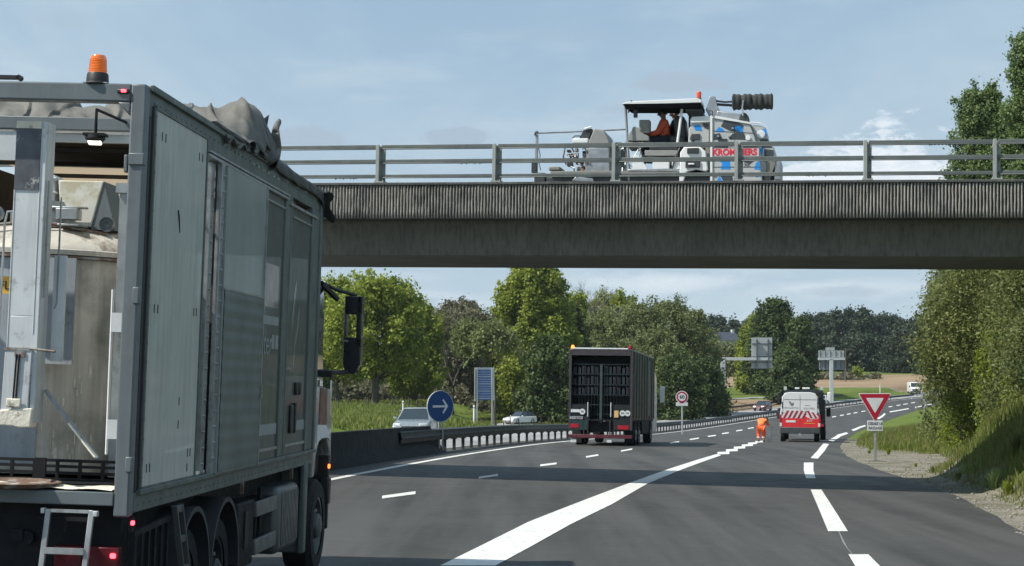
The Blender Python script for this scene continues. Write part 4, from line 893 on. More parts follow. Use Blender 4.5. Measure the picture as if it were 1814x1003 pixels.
# weeds and small plants at the verge
def tuft(label, x, y, h, n, m_, name='weed'):
    V = []; Fq = []; z = ground_z(x, y)
    for _ in range(n):
        a = RNG.uniform(0, 6.3); r = RNG.uniform(.05, .5) * h; tip = (math.cos(a) * r, math.sin(a) * r, h * RNG.uniform(.5, 1)); w_ = .02; b = len(V); c, s_ = math.cos(a + 1.57) * w_, math.sin(a + 1.57) * w_
        base = (math.cos(a) * .05, math.sin(a) * .05, 0); mid = (tip[0] * .45, tip[1] * .45, tip[2] * .65)
        V += [base, (mid[0] - c, mid[1] - s_, mid[2]), (mid[0] + c, mid[1] + s_, mid[2]), tip]; Fq += [(b, b + 1, b + 3, b + 2)]
    o = np_mesh(name, np.array(V), np.array(Fq), m_, {'var': RNG.random(len(Fq))}); o.location = (x, y, z - .02); return tag(o, label, 'weed', 'weeds on the gravel verge')
for k, (px, py, h, key) in enumerate(((1760, 876, .55, 'poplar'), (1745, 884, .35, 'lime'), (1800, 868, .6, 'bank'), (1788, 884, .4, 'bank'), (1652, 838, .2, 'olive'), (1574, 806, .30, 'oak'), (1527, 803, .18, 'oak'), (1690, 857, .22, 'olive'), (1622, 827, .14, 'oak'))):
    p = G(px, py); x = max(p[0], float(E_(p[1])) + 1.0)
    tuft(['bluish upright weed at the lit edge of the bridge shadow', 'small yellow green weed beside the bluish weed', 'bushy green weed at the right edge of the picture', 'low green weed above the stones at the right edge', 'small grey weed on the gravel left of the shaded bank', 'green weed right of the give-way sign foot', 'green weed left of the give-way sign foot', 'grey green weed at the edge of the shaded bank', 'short green weed between the sign and the shaded bank'][k], x, p[1], h, 90, LM[key])
# clod of earth and dead roots at the right edge
V = []; bmx = bmesh.new(); bmesh.ops.create_icosphere(bmx, subdivisions=4, radius=1)
for v in bmx.verts: 
    q = noise.fractal(v.co * 2.2, 1, 2, 4); v.co = Vector((v.co.x * .55, v.co.y * .45, v.co.z * .36)) * (1 + .55 * q)
me = bpy.data.meshes.new('earth_clod'); bmx.to_mesh(me); bmx.free(); me.materials.append(mat('dry_earth', (.20, .15, .10), .95, var=.4, vscale=4, c2=(.07, .055, .04), spots=(7, .45, .6), bump=.8, bscale=22))
p = G(1782, 888); x = float(E_(p[1])) + 2.2; o = bpy.data.objects.new('earth_clod', me); col.objects.link(o); o.location = (x + .1, p[1], ground_z(x, p[1]) + .08); tag(o, 'brown clod of dug earth and dead roots at the foot of the right bank', 'earth clod')
# ------------------------------------------------------------------ wheels, cars, vans, second truck
glassd = glass_mat('dark_glass'); lamp_w = mat('lamp_clear', (.7, .72, .74), .15, var=.05, coat=.5); lamp_on = mat('lamp_lit', (.9, .9, .85), .2, emit=((1, .97, .9), 2.5))
rim_m = mat('wheel_rim', (.38, .39, .40), .4, .6, var=.2)
def wheel(parent, x, y, r, w_, side=1, truck=False, rim=None):
    """wheel on the axle line x (outer face), centre height r"""
    m = MB(); x1 = x - side * w_; e = side
    prof = [(r * .62, 0), (r * .90, 0), (r, .18 * w_), (r, .82 * w_), (r * .9, w_), (r * .62, w_)]
    m.lathe((x, y, r), [(a, -e * b) for a, b in prof], 28, axis='x', cap=False); t = m.build('wheel', rubber, parent)
    m = MB(); dpt = .10 if truck else .02
    m.lathe((x, y, r), [(r * .62, -e * .012), (r * .57, -e * .02), (r * .52, -e * (dpt + .03)), (r * .30, -e * (dpt + .05)), (r * .26, -e * (.0 if truck else .03)), (r * .16, e * (.03 if truck else -.02)), (.01, e * (.03 if truck else -.02))], 24, axis='x', cap=False)
    rr = m.build('rim', rim or rim_m, t)
    if truck:
        m = MB()
        for k in range(10):
            a = k * math.pi / 5; m.cyl((x - e * .03, y + math.cos(a) * r * .33, r + math.sin(a) * r * .33), (x - e * .09, y + math.cos(a) * r * .33, r + math.sin(a) * r * .33), .018, n=6)
        m.build('wheel_nuts', galv, t)
    else:
        m = MB()
        for k in range(5):
            a = k * 2 * math.pi / 5; m.bar((x + e * .004, y, r), (x + e * .004, y + math.cos(a) * r * .56, r + math.sin(a) * r * .56), r * .14, .02, up=(1, 0, 0))
        m.build('spokes', rim or rim_m, t)
    return t
def car(label, loc, heading, Lc, Wc, Hc, paint_m, roof_m=None, cat='car', name='car', lit=False, pitch=0., group=None, sedan=False):
    r = bpy.data.objects.new(name, None); col.objects.link(r); tag(r, label, cat, group); r.matrix_world = frame_matrix(loc, heading, 0, pitch)
    h = Hc; bl = h * .60; x = Wc / 2; b = -Lc / 2; f = Lc / 2
    m = MB(); lo = .20
    prof = [(b + .05, lo + .05), (b, .5), (b + .05, bl * .96), (b + .22, bl + .02), (f - 1.25, bl + .0), (f - .55, bl - .11), (f - .12, bl - .22), (f, .52), (f - .05, lo + .06), (f - .3, lo), (b + .3, lo)]
    ys = [(-x, .0), (-x, .0)]
    vs = []; n = len(prof)
    for fx, inset in ((-1, .12), (-.93, .03), (-.6, 0), (.6, 0), (.93, .03), (1, .12)):
        for (py, pz) in prof:
            cyk = py * (1 - inset * .35) ; czk = pz - (inset * .35 if pz > bl * .8 else 0) + (inset * .3 if pz < lo + .1 else 0); vs.append((fx * x, cyk, czk))
    fs = [(i * n + j, i * n + (j + 1) % n, (i + 1) * n + (j + 1) % n, (i + 1) * n + j) for i in range(5) for j in range(n)] + [tuple(range(n - 1, -1, -1)), tuple(range(5 * n, 6 * n))]
    m.add(vs, fs); m.build('body', paint_m, r, bevel=.03, ang=50)
    gb = (b + (.75 if sedan else .16), f - 1.28); gt = (b + (1.25 if sedan else .62), f - 2.05); xb = x * .90; xt = x * .66
    def frus(z0, z1, k0, k1, ex):
        def lerp(a, b_, t): return a + (b_ - a) * t
        vs = []
        for k, z in ((k0, z0), (k1, z1)):
            for sx, e_ in ((-1, 0), (1, 0), (1, 1), (-1, 1)):
                vs.append((sx * (lerp(xb, xt, k) + ex), lerp(gb[e_], gt[e_], k) + (ex if e_ else -ex), z))
        return vs
    Q = [(0, 3, 2, 1), (4, 5, 6, 7), (0, 1, 5, 4), (1, 2, 6, 5), (2, 3, 7, 6), (3, 0, 4, 7)]
    m = MB(); m.add(frus(bl - .04, h - .05, 0, .93, 0), Q); m.build('cabin', glassd, r, bevel=.04)
    m = MB(); m.add(frus(h - .055, h, .92, 1.06, .035), Q); m.build('roof', roof_m or paint_m, r, bevel=.03)
    m = MB()
    for sx in (-1, 1):
        for e_, k in ((0, 0), (1, 0)):
            m.bar((sx * (xb + .005), gb[e_], bl - .02), (sx * (xt + .02), gt[e_], h - .03), .07, .05)
        ym = (gb[0] + gb[1]) / 2 - .1; m.bar((sx * (xb + .01), ym, bl - .02), (sx * (xt + .02), ym, h - .03), .07, .04)
    m.build('pillar', roof_m or paint_m, r)
    hl = lamp_on if lit else lamp_w
    for sx in (-1, 1):
        MB().obox((sx * x * .72, f - .20, bl - .25), (.42, .2, .13), (0, 0, -sx * 18)).build('headlight', hl, r, bevel=.03)
        MB().obox((sx * x * .78, b + .04, bl - .12), (.3, .12, .14)).build('tail_light', red_s, r, bevel=.02)
        MB().obox((sx * (x + .09), f - 1.55, bl + .06), (.2, .1, .13)).build('mirror', paint_m, r, bevel=.03)
        for yy_ in (f - .85, b + .8):
            wheel(r, sx * (x + .01), yy_, .32, .22, sx); m = MB(); m.cyl((sx * (x - .24), yy_, .35), (sx * (x - .004), yy_, .35), .385, n=24); m.build('wheel_arch', black_plastic, r)
    m = MB(); m.box(-.5, .5, f - .06, f + .008, .30, .44); m.box(-.42, .42, f - .1, f + .004, .5, .56); m.build('grille', black_plastic, r); MB().box(-.26, .26, f + .009, f + .016, .38, .47).build('number_plate', white_s, r)
    return r
silver = mat('silver_car_paint', (.27, .30, .31), .3, .35, var=.05, coat=.6); whitec = mat('white_car_paint', (.78, .79, .79), .3, var=.04, coat=.5); darkc = mat('dark_car_paint', (.03, .033, .04), .3, .2, var=.1, coat=.5); redc = mat('dark_red_car_paint', (.12, .03, .03), .3, .1, var=.1, coat=.5); bluec = mat('grey_blue_car_paint', (.2, .25, .29), .3, .3, var=.08, coat=.5)
def onroad(x, y): return (x, y, float(zroad(x, y)))
def hd(y): return math.degrees(math.atan(float(L(y + 1) - L(y - 1)) / 2))
d = 91.; x = at(738, 740, d)[0]; car('silver car coming towards the camera behind the blue arrow sign', (x, d, float(zroad(x, d)) + .05), 180 + 6, 4.5, 1.82, 1.46, silver, sedan=True)
p = at(921, 752, 212.); car('white hatchback with black roof and windows on the slip road', (p[0], 212., p[2] + .04), 180 + 46, 4.2, 1.8, 1.56, whitec, glassd)
p = G(1351, 727.5); car('dark red car with lit headlights far off behind the barrier, left of the worker', onroad(p[0], p[1]), 180 + hd(p[1]) + 6, 4.4, 1.85, 1.5, redc, darkc, lit=True)
p = G(1484, 716); car('dark car behind the barrier just right of the T-shaped gantry column', onroad(p[0] - 4, p[1] + 3), 180 + hd(p[1]), 4.3, 1.8, 1.5, darkc)
p = G(1457, 716); car('small white car half hidden behind the white van and the gantry column', onroad(p[0], p[1]), 180 + hd(p[1]), 4.2, 1.8, 1.55, whitec)
p = G(1653, 697.5); car('grey blue car at the far end of the road beside the diamond sign', onroad(p[0], p[1] + 1), 180 + hd(p[1]), 4.3, 1.8, 1.5, bluec)
# distant white lorry/van facing us
def small_van(label, loc, heading):
    r = bpy.data.objects.new('distant_van', None); col.objects.link(r); tag(r, label, 'van'); r.matrix_world = frame_matrix(loc, heading)
    m = MB(); m.prism([(-2.8, .45), (-2.8, 2.3), (-2.6, 2.45), (1.2, 2.4), (1.9, 1.45), (2.7, 1.15), (2.8, .45)], 'x', -.98, .98); m.build('body', whitec, r, bevel=.08)
    m = MB(); m.quad((-.86, 1.36, 2.24), (.86, 1.36, 2.24), (.9, 1.95, 1.46), (-.9, 1.95, 1.46)); w_ = m.build('windscreen', glassd, r); w_.location = (0, .03, .03)
    MB().box(-.7, .7, 2.78, 2.83, .7, .95).build('grille', black_plastic, r); MB().box(-1.0, 1.0, 2.6, 2.84, .35, .6).build('bumper', black_plastic, r, bevel=.04)
    for sx in (-1, 1):
        MB().box(sx * .8 - .14, sx * .8 + .14, 2.7, 2.84, .95, 1.15).build('headlight', lamp_w, r); MB().box(sx * 1.15 - .1, sx * 1.15 + .1, 1.7, 1.8, 1.4, 1.75).build('mirror', black_plastic, r)
        for yy_ in (1.9, -1.9): wheel(r, sx * .99, yy_, .35, .22, sx)
    return r
p = G(1619, 698); small_van('white van coming towards the camera at the far bend, left of the diamond sign', onroad(p[0], p[1]), 180 + hd(p[1]) - 26)
# ---- white roadworks van seen from behind
d = 89.; p = at(1417, 783, d); van = bpy.data.objects.new('work_van', None); col.objects.link(van); van.matrix_world = frame_matrix((p[0], d, float(zroad(p[0], d))), 9.4, .6, 2.0)
tag(van, 'white work van with red lower rear and striped chevrons, driving away ahead', 'van')
vw = mat('van_white', (.62, .63, .64), .4, var=.05, vscale=2, c2=(.5, .5, .49), spots=(2, .55, .8), coat=.3); vred = mat('van_red', (.62, .02, .025), .35, var=.06, coat=.3)
sec = [(-.96, .50), (-1.02, .85), (-1.01, 1.30), (-.93, 1.95), (-.86, 2.32), (-.76, 2.47), (-.5, 2.52)]; sec = sec + [(-a, b) for a, b in sec[::-1]]
m = MB(); m.prism(sec, 'y', 0, 4.3); m.build('body', vw, van, bevel=.03)
m = MB(); m.prism([(4.3, .5), (4.3, 2.45), (4.6, 2.3), (5.2, 1.45), (5.9, 1.15), (6.0, .5)], 'x', -.95, .95); m.build('cab', vw, van, bevel=.05)
m = MB(); m.prism([(-.98, .74), (-1.012, .95), (-1.0, 1.19), (.0, 1.19), (.06, 1.30), (.28, 1.30), (.52, 1.16), (1.0, 1.19), (1.012, .95), (.98, .74)], 'y', -.008, 0); m.build('red_panel', vred, van)
for sx in (-1, 1): MB().box(sx * 1.012 - .006, sx * 1.012 + .006, 0, 3.6, .62, 1.1).build('red_panel', vred, van)
for i in range(8):                                      # slanting chevron strips
    m = MB(); x0 = -.95 + i * .235
    if x0 > .78: break
    dirn = 1 if x0 < .15 else -1; zt_ = 1.58 if x0 < .3 else 1.58 - (x0 - .2) * .30; zb_ = 1.20 if x0 < .15 else 1.24
    if dirn > 0: q = [(x0, zb_), (x0 + .10, zb_), (x0 + .10 + .2, zt_), (x0 + .2, zt_)]; q2 = [(x0 + .1, zb_), (x0 + .2, zb_), (x0 + .4, zt_), (x0 + .3, zt_)]
    else: q = [(x0 + .2, zb_ - .02), (x0 + .30, zb_ - .02), (x0 + .12, zt_), (x0 + .02, zt_)]; q2 = [(x0 + .3, zb_ - .02), (x0 + .40, zb_ - .02), (x0 + .22, zt_), (x0 + .12, zt_)]
    q = [(min(.97, a), b) for a, b in q]; q2 = [(min(.97, a), b) for a, b in q2]
    m.prism(q, 'y', -.014, -.009); m.build('chevron', mat('chevron_white', (.62, .55, .56), .4), van); m = MB(); m.prism(q2, 'y', -.014, -.009); m.build('chevron', mat('chevron_red', (.28, .01, .03), .4), van)
seam = mat('seam', (.04, .04, .045), .6)
m = MB(); m.box(-.004, .004, -.012, .0, .75, 2.38); m.box(-.82, .82, -.012, 0, 2.14, 2.150); m.box(-.86, -.852, -.012, 0, 1.2, 2.3); m.box(.852, .86, -.012, 0, 1.2, 2.3); m.build('door_seam', seam, van)
for sx in (-1, 1):
    for z in (1.78, 1.95, 1.45): MB().box(sx * .90 - .02, sx * .90 + .02, -.03, -.001, z - .07, z + .07).build('hinge', black_plastic, van)
    MB().box(sx * .985 - .05, sx * .985 + .05, -.03, .05, 1.0, 1.38).build('tail_light', red_s, van, bevel=.01); MB().box(sx * .96 - .05, sx * .96 + .05, -.03, .02, .78, .96).build('reflector', white_s, van)
    MB().obox((sx * 1.14, 4.35, 1.42), (.16, .14, .42)).build('mirror', black_plastic, van, bevel=.03)
    for yy_ in (.95, 4.9): wheel(van, sx * .98, yy_, .36, .24, sx)
m = MB(); m.box(-1.0, 1.0, -.12, .03, .42, .74); m.build('bumper', mat('bumper_grey', (.05, .06, .065), .5, var=.2), van, bevel=.03)
MB().box(-.70, -.22, -.016, -.009, .98, 1.09).build('number_plate', white_s, van); MB().box(-.06, .06, -.14, -.05, .28, .44).build('tow_hitch', galv, van); MB().box(.2, .75, -.018, -.010, .93, .955).build('stripe', yel_s, van)
text_part('RTP', .16, white_s, van, Matrix.Translation((.48, -.014, 1.06)) @ REARM)
gtx = mat('van_grey_print', (.36, .35, .36), .5); gdk = mat('van_logo_dark', (.16, .18, .19), .5)
text_part('SIGNALISATION', .105, gtx, van, Matrix.Translation((-.42, -.006, 1.72)) @ REARM); text_part('ROUTIÈRE', .12, gtx, van, Matrix.Translation((.46, -.006, 1.70)) @ REARM)
m = MB(); m.prism([(-.58, 2.06), (-.50, 2.06), (-.40, 1.95), (-.32, 2.0), (-.30, 1.9), (-.38, 1.80), (-.46, 1.84)], 'y', -.006, 0); m.prism([(.25, 1.86), (.52, 1.86), (.52, 1.84), (.25, 1.84)], 'y', -.006, 0); m.build('logo', gdk, van)
# ---- dark truck just ahead of the van
d = 99.; p = at(1424, 775, d); dt = bpy.data.objects.new('dark_truck', None); col.objects.link(dt); dt.matrix_world = frame_matrix((p[0], d, float(zroad(p[0], d))), 9.8, 0, 2.2)
tag(dt, 'dark flatbed truck mostly hidden ahead of the white van', 'truck')
dk = mat('dark_truck_paint', (.006, .008, .010), .6, var=.2, spec=.2)
MB().box(-1.2, 1.2, 0, 4.2, .7, 2.3).build('body', dk, dt, bevel=.03); m = MB(); m.prism([(4.4, .6), (4.4, 2.85), (4.8, 2.95), (6.2, 2.75), (6.5, 1.8), (6.5, .6)], 'x', -1.12, 1.12); m.build('cab', dk, dt, bevel=.08)
MB().box(-1.12, 1.12, .2, 4.2, 2.3, 2.72).build('load', mat('tarp_dark', (.008, .010, .012), .9, var=.3, bump=.3, bscale=4), dt, bevel=.06)
for xx, ww in ((-.35, .25), (.15, .42)): MB().box(xx - ww / 2, xx + ww / 2, .2, .5, 2.86, 2.96).build('lamp_bar', white_paint, dt, bevel=.02)
for sx in (-1, 1):
    MB().obox((sx * 1.02, .4, 2.92), (.16, .1, .2)).build('lamp', galv_pale, dt); MB().obox((sx * 1.48, 5.9, 2.5), (.22, .16, .72)).build('mirror', white_paint if sx > 0 else black_plastic, dt, bevel=.04); MB().obox((sx * 1.42, 5.0, 1.65), (.25, .2, .5)).build('toolbox', black_plastic, dt, bevel=.03)  # right mirror coloured white to look sunlit, left one stays black
    for yy_ in (1.2, 5.4): wheel(dt, sx * 1.22, yy_, .45, .3, sx, True)
    MB().box(sx * .9 - .2, sx * .9 + .2, -.03, 0, .75, .9).build('tail_light', red_s, dt)
# ---- second truck: open-backed body with racks
d = 69.6; p = at(1063, 790, d); t2 = bpy.data.objects.new('rack_truck', None); col.objects.link(t2); t2.matrix_world = frame_matrix((p[0], d, float(zroad(p[0], d))), 9.7, .8, 1.3)
tag(t2, 'dark green truck with an open back full of racks, driving ahead in the left lane', 'truck')
g2 = mat('dark_green_body', (.032, .045, .033), .5, var=.15, vscale=1, c2=(.065, .078, .055), spots=(1.2, .5, .8)); g2f = mat('purple_grey_frame', (.05, .042, .05), .5, .2, var=.2); navy = mat('dark_interior', (.006, .009, .013), .7, var=.2)
rack_m = mat('rack_teal_grey', (.018, .030, .036), .6, .2, var=.25); H2 = 3.80; W2 = 1.27
m = MB(); m.box(W2 - .04, W2, 0, 9.4, 1.05, H2 - .02); m.build('side_wall', g2, t2); MB().box(-W2, -W2 + .04, 0, 9.4, 1.05, H2 - .02).build('side_wall', g2, t2); MB().box(-W2 + .04, W2 - .04, 9.3, 9.4, 1.05, H2 - .02).build('front_wall', g2, t2)
MB().box(-W2, W2, .02, 9.4, H2 - .02, H2 + .02).build('roof', mat('roof_sheet', (.35, .37, .38), .6, var=.2), t2); MB().box(-W2 + .02, W2 - .02, .0, 9.4, .98, 1.05).build('floor', chassis, t2)
for i in range(9): MB().box(W2, W2 + .03, .35 + i * 1.12, .41 + i * 1.12, 1.1, H2 - .05).build('side_rib', g2, t2)
MB().box(W2, W2 + .02, 6.9, 7.05, 1.2, H2 - .2).build('side_rib', galv, t2); MB().box(W2, W2 + .02, 2.2, 2.26, 1.6, H2 - .2).build('side_rib', mat('blue_grey_strip', (.16, .22, .27), .5), t2)
for sx in (-1, 1): MB().box(sx * (W2 - .045) - .05, sx * (W2 - .045) + .05, -.05, .06, .62, H2).build('rear_post', g2f, t2, bevel=.01)
MB().box(-W2 + .05, W2 - .05, -.05, .06, H2 - .22, H2).build('header', g2f, t2); MB().box(-W2 + .12, W2 - .2, -.06, .3, H2 + .02, H2 + .08).build('roof_edge', mat('roof_sheet_pale', (.6, .62, .63), .5, var=.2), t2, bevel=.015)
# racks inside, 0.5 m in
m = MB(); m.box(-.05, .05, .06, .11, .9, 3.22); m.build('centre_post', mat('post_grey_green', (.05, .07, .07), .5, .3), t2)
for z in (3.24, 2.84, 2.42, 2.02, 1.62, 1.25): MB().box(-W2 + .07, W2 - .07, .11, .9, z - .02, z + .02).build('shelf', rack_m, t2)
for sx in (-1, 1):
    for k in range(9):
        xx = sx * (.13 + k * .125)
        m = MB(); m.box(xx - .006, xx + .006, .09, .105, 1.0, 3.22); m.build('rack_bar', rack_m, t2)
    for zi, z in enumerate((2.86, 2.44, 2.04)):
        for k in range(6):
            xx = sx * (.18 + k * .175); m = MB(); m.box(xx - .06, xx + .06, .14, .5, z, z + random.uniform(.22, .32)); m.build('stacked_cone', mat('rack_load_%d' % (k % 3), [(.010, .016, .022), (.016, .026, .034), (.02, .016, .022)][k % 3], .6), t2, bevel=.01)
MB().box(-W2 + .06, W2 - .06, 1.0, 1.05, 1.0, H2 - .25).build('inner_wall', navy, t2)
m = MB(); m.box(-W2 + .1, -.42, -.02, .02, 1.0, 1.62); m.box(.48, W2 - .1, -.02, .02, 1.0, 1.62); m.each('rear_board', navy, t2)
MB().box(-W2 + .06, -.5, -.04, .0, .62, 1.0).build('rear_board', mat('green_board', (.012, .035, .035), .5), t2); MB().box(.5, W2 - .1, -.04, .0, .62, 1.0).build('rear_board', navy, t2)
for xx in (-.50, .42): MB().cyl((xx, -.06, 1.15), (xx, -.06, 1.72), .022, n=8).build('grab_handle', galv_pale, t2)
def plate2(x0, x1, z0, z1, m_, n_='plate'): MB().box(x0, x1, -.055, -.045, z0, z1).build(n_, m_, t2)
plate2(-1.18, -.83, 1.31, 1.43, white_s); plate2(.55, .72, 1.13, 1.40, mat('orange_placard', (.65, .42, .18), .5), 'placard'); plate2(-1.22, -.70, 1.04, 1.15, mat('faded_plate', (.42, .43, .45), .6, var=.2, c2=(.15, .15, .17), spots=(14, .5, .6)))
text_part('DV-350-KC', .105, blk_s, t2, Matrix.Translation((-.96, -.058, 1.095)) @ REARM, sx=.9)
for xx, n_, zz_ in ((-.72, '90', 1.34), (.88, '80', 1.30), (1.08, '90', 1.30)):
    disc(MB(), xx, -.055, zz_, .115, .01, 20).build('speed_disc', white_s, t2); text_part(n_, .11, blk_s, t2, Matrix.Translation((xx, -.059, zz_)) @ REARM)
plate2(-1.2, -.86, .70, .86, mat('tail_red', (.35, .01, .02), .35), 'tail_light'); plate2(.70, 1.13, .66, .82, mat('tail_red', (.35, .01, .02), .35), 'tail_light')
m = MB(); m.box(-W2, W2, -.10, .02, .30, .44); m.build('bumper_bar', mat('bumper_dark_red', (.10, .02, .03), .45, var=.3), t2, bevel=.01)
for xx in (-.66, -.5, .38, .52): m = MB(); m.box(xx - .02, xx + .02, -.04, .1, .44, 1.0); m.build('lift_arm', g2f, t2)
MB().box(.28, .46, -.12, -.105, .14, .24).build('number_plate', white_s, t2); MB().box(-1.18, -.95, -.06, -.05, .12, .26).build('mud_flap_mark', white_s, t2)
MB().box(-.45, .45, .2, 9, .55, .95).build('chassis_frame', chassis, t2)
for sx in (-1, 1):
    for yy_ in (1.9, 3.2, 8.6): wheel(t2, sx * 1.24, yy_, .50, .34, sx, True)
    MB().box(sx * 1.05 - .18, sx * 1.05 + .18, .9, .93, .10, .62).build('mud_flap', rubber, t2)
    MB().box(sx * 1.15 - .1, sx * 1.15 + .1, 4.2, 7.4, .45, .98).build('side_skirt', chassis, t2, bevel=.02)
    MB().lathe((sx * 1.15, .02, H2 + .05), [(.07, 0), (.075, .03), (.06, .12), (.01, .14)], 12).build('beacon', amber_glow if sx < 0 else red_s, t2)
    MB().obox((sx * 1.5, 11.2, 2.2), (.22, .16, .75)).build('mirror', white_paint, t2, bevel=.04)
m = MB(); m.prism([(9.6, .5), (9.6, 3.2), (10, 3.4), (11.4, 3.0), (11.7, 1.9), (11.7, .5)], 'x', -1.22, 1.22); m.build('cab', whitec, t2, bevel=.06)
for i in range(4): MB().bar((W2 - .3, 1.5 + i * 2, H2 + .03), (W2 + .03, 1.9 + i * 2, H2 + .01), .06, .02).build('tarp_strap', white_s, t2)
# ------------------------------------------------------------------ people
skin = mat('skin', (.28, .16, .11), .6); hair = mat('dark_hair', (.02, .016, .013), .8); hivis = mat('hi_vis_orange', (.80, .115, .022), .7, var=.15, vscale=9); hivis2 = mat('hi_vis_orange_light', (.95, .22, .06), .7, var=.15, vscale=9); navyc = mat('navy_cloth', (.012, .014, .022), .9, var=.2); tape = mat('reflective_tape', (.55, .56, .55), .4)
def skin_body(name, J, E, m_, parent, sub=2):
    keys = list(J); me = bpy.data.meshes.new(name); me.from_pydata([J[k][0] for k in keys], [(keys.index(a), keys.index(b)) for a, b in E], []); me.materials.append(m_)
    o = bpy.data.objects.new(name, me); col.objects.link(o); o.parent = parent; md = o.modifiers.new('skin', 'SKIN'); md.use_smooth_shade = True
    for k, sv in zip(keys, me.skin_vertices[0].data): r = J[k][1]; sv.radius = (r, r) if not isinstance(r, tuple) else r; sv.use_root = (k == keys[0])
    s_ = o.modifiers.new('sub', 'SUBSURF'); s_.levels = sub; s_.render_levels = sub; return o
def person(label, M, P, jacket, trousers, group=None, headdir=(0, 1, 0), helmet=None):
    """P: joint positions (x right, y forward, z up)"""
    r = bpy.data.objects.new('person', None); col.objects.link(r); r.matrix_world = M; tag(r, label, 'person', group); V3 = lambda k: Vector(P[k])
    neck, chest, hip, head = V3('neck'), V3('chest'), V3('hip'), V3('head')
    J = {'hip': (hip, (.15, .115)), 'waist': ((hip + chest) / 2, (.135, .105)), 'chest': (chest, (.165, .12)), 'neck': (neck, .06), 'throat': ((neck * .5 + head * .5), .055), 'skull': (head, (.085, .10)), 'crown': (head + (head - neck).normalized() * .09, .065)}
    Eg = [('hip', 'waist'), ('waist', 'chest'), ('chest', 'neck'), ('neck', 'throat'), ('throat', 'skull'), ('skull', 'crown')]
    for s in 'lr':
        sh, el, ha, kn, an, hp = V3('sh' + s), V3('el' + s), V3('ha' + s), V3('kn' + s), V3('an' + s), V3('hp' + s)
        wr = el + (ha - el) * .85
        J.update({'sh' + s: (sh, .065), 'el' + s: (el, .045), 'wr' + s: (wr, .03), 'pa' + s: (ha, (.042, .02)), 'hp' + s: (hp, .095), 'kn' + s: (kn, .06), 'an' + s: (an, .042), 'to' + s: (an + Vector(P.get('toe', (0, .2, -.05))), .035)})
        Eg += [('chest', 'sh' + s), ('sh' + s, 'el' + s), ('el' + s, 'wr' + s), ('wr' + s, 'pa' + s), ('hip', 'hp' + s), ('hp' + s, 'kn' + s), ('kn' + s, 'an' + s), ('an' + s, 'to' + s)]
        d_ = (ha - el).normalized(); sidev = d_.cross(Vector((0, 0, 1))).normalized() if abs(d_.z) < .9 else Vector((1, 0, 0))
        for q in range(4):
            J['f%d%s' % (q, s)] = (ha + sidev * (q - 1.5) * .02 + d_ * .045, .009); J['g%d%s' % (q, s)] = (ha + sidev * (q - 1.5) * .022 + d_ * (.085 - abs(q - 1.3) * .008) + Vector((0, 0, -.015)), .008); Eg += [('pa' + s, 'f%d%s' % (q, s)), ('f%d%s' % (q, s), 'g%d%s' % (q, s))]
        J['th' + s] = (ha + sidev * .045 + d_ * .01, .01); Eg.append(('pa' + s, 'th' + s))
    skin_body('body', J, Eg, skin, r)
    Jk = {'chest': (chest, (.185, .14)), 'waist': ((hip + chest) / 2, (.16, .13)), 'hip': (hip, (.175, .14)), 'collar': (chest + (neck - chest) * .75, .085)}; Ek = [('chest', 'waist'), ('waist', 'hip'), ('chest', 'collar')]
    Tr = {'hip': (hip - (chest - hip).normalized() * .02, (.165, .135))}; Et = []
    for s in 'lr':
        sh, el, ha, kn, an, hp = V3('sh' + s), V3('el' + s), V3('ha' + s), V3('kn' + s), V3('an' + s), V3('hp' + s)
        Jk.update({'sh' + s: (sh, .085), 'el' + s: (el, .062), 'wr' + s: (el + (ha - el) * .82, .048)}); Ek += [('chest', 'sh' + s), ('sh' + s, 'el' + s), ('el' + s, 'wr' + s)]
        Tr.update({'hp' + s: (hp, .135), 'kn' + s: (kn, .10), 'an' + s: (an + (kn - an) * .12, .085)}); Et += [('hip', 'hp' + s), ('hp' + s, 'kn' + s), ('kn' + s, 'an' + s)]
        m = MB(); m.obox(an + Vector(P.get('toe', (0, .2, -.05))) * .45 + Vector((0, 0, -.02)), (.10, .28, .10) if 'toe' not in P or abs(P['toe'][1]) > .1 else (.28, .1, .1)); m.build('boot', black_plastic, r, bevel=.03)
    wide = 1.12; Jk = {k: (v[0], (v[1][0] * wide, v[1][1] * wide) if isinstance(v[1], tuple) else v[1] * wide) for k, v in Jk.items()}
    jk = skin_body('jacket', Jk, Ek, jacket, r); skin_body('trousers', Tr, Et, trousers, r)
    up = (head - neck).normalized(); hd_ = Vector(headdir).normalized(); side_ = hd_.cross(up).normalized()
    m = MB(); m.lathe((0, 0, 0), [(.103, -.02), (.108, .03), (.095, .075), (.06, .115), (.01, .13)], 14); o = m.build('helmet' if helmet else 'hair', helmet or hair, r)
    rot = up.to_track_quat('Z', 'Y').to_matrix().to_4x4(); o.matrix_local = Matrix.Translation(head + up * .01 - hd_ * .012) @ rot
    m = MB(); m.obox(head + hd_ * .105 - up * .005, (.025, .03, .035)); m.build('nose', skin, r, bevel=.008)
    m = MB()
    for e in (-1, 1): m.obox(head + hd_ * .093 + side_ * .034 * e + up * .025, (.018, .018, .01)); 
    m.build('eye', hair, r); m = MB()
    for e in (-1, 1): m.obox(head + side_ * .10 * e, (.02, .03, .05))
    m.build('ear', skin, r, bevel=.006); return r
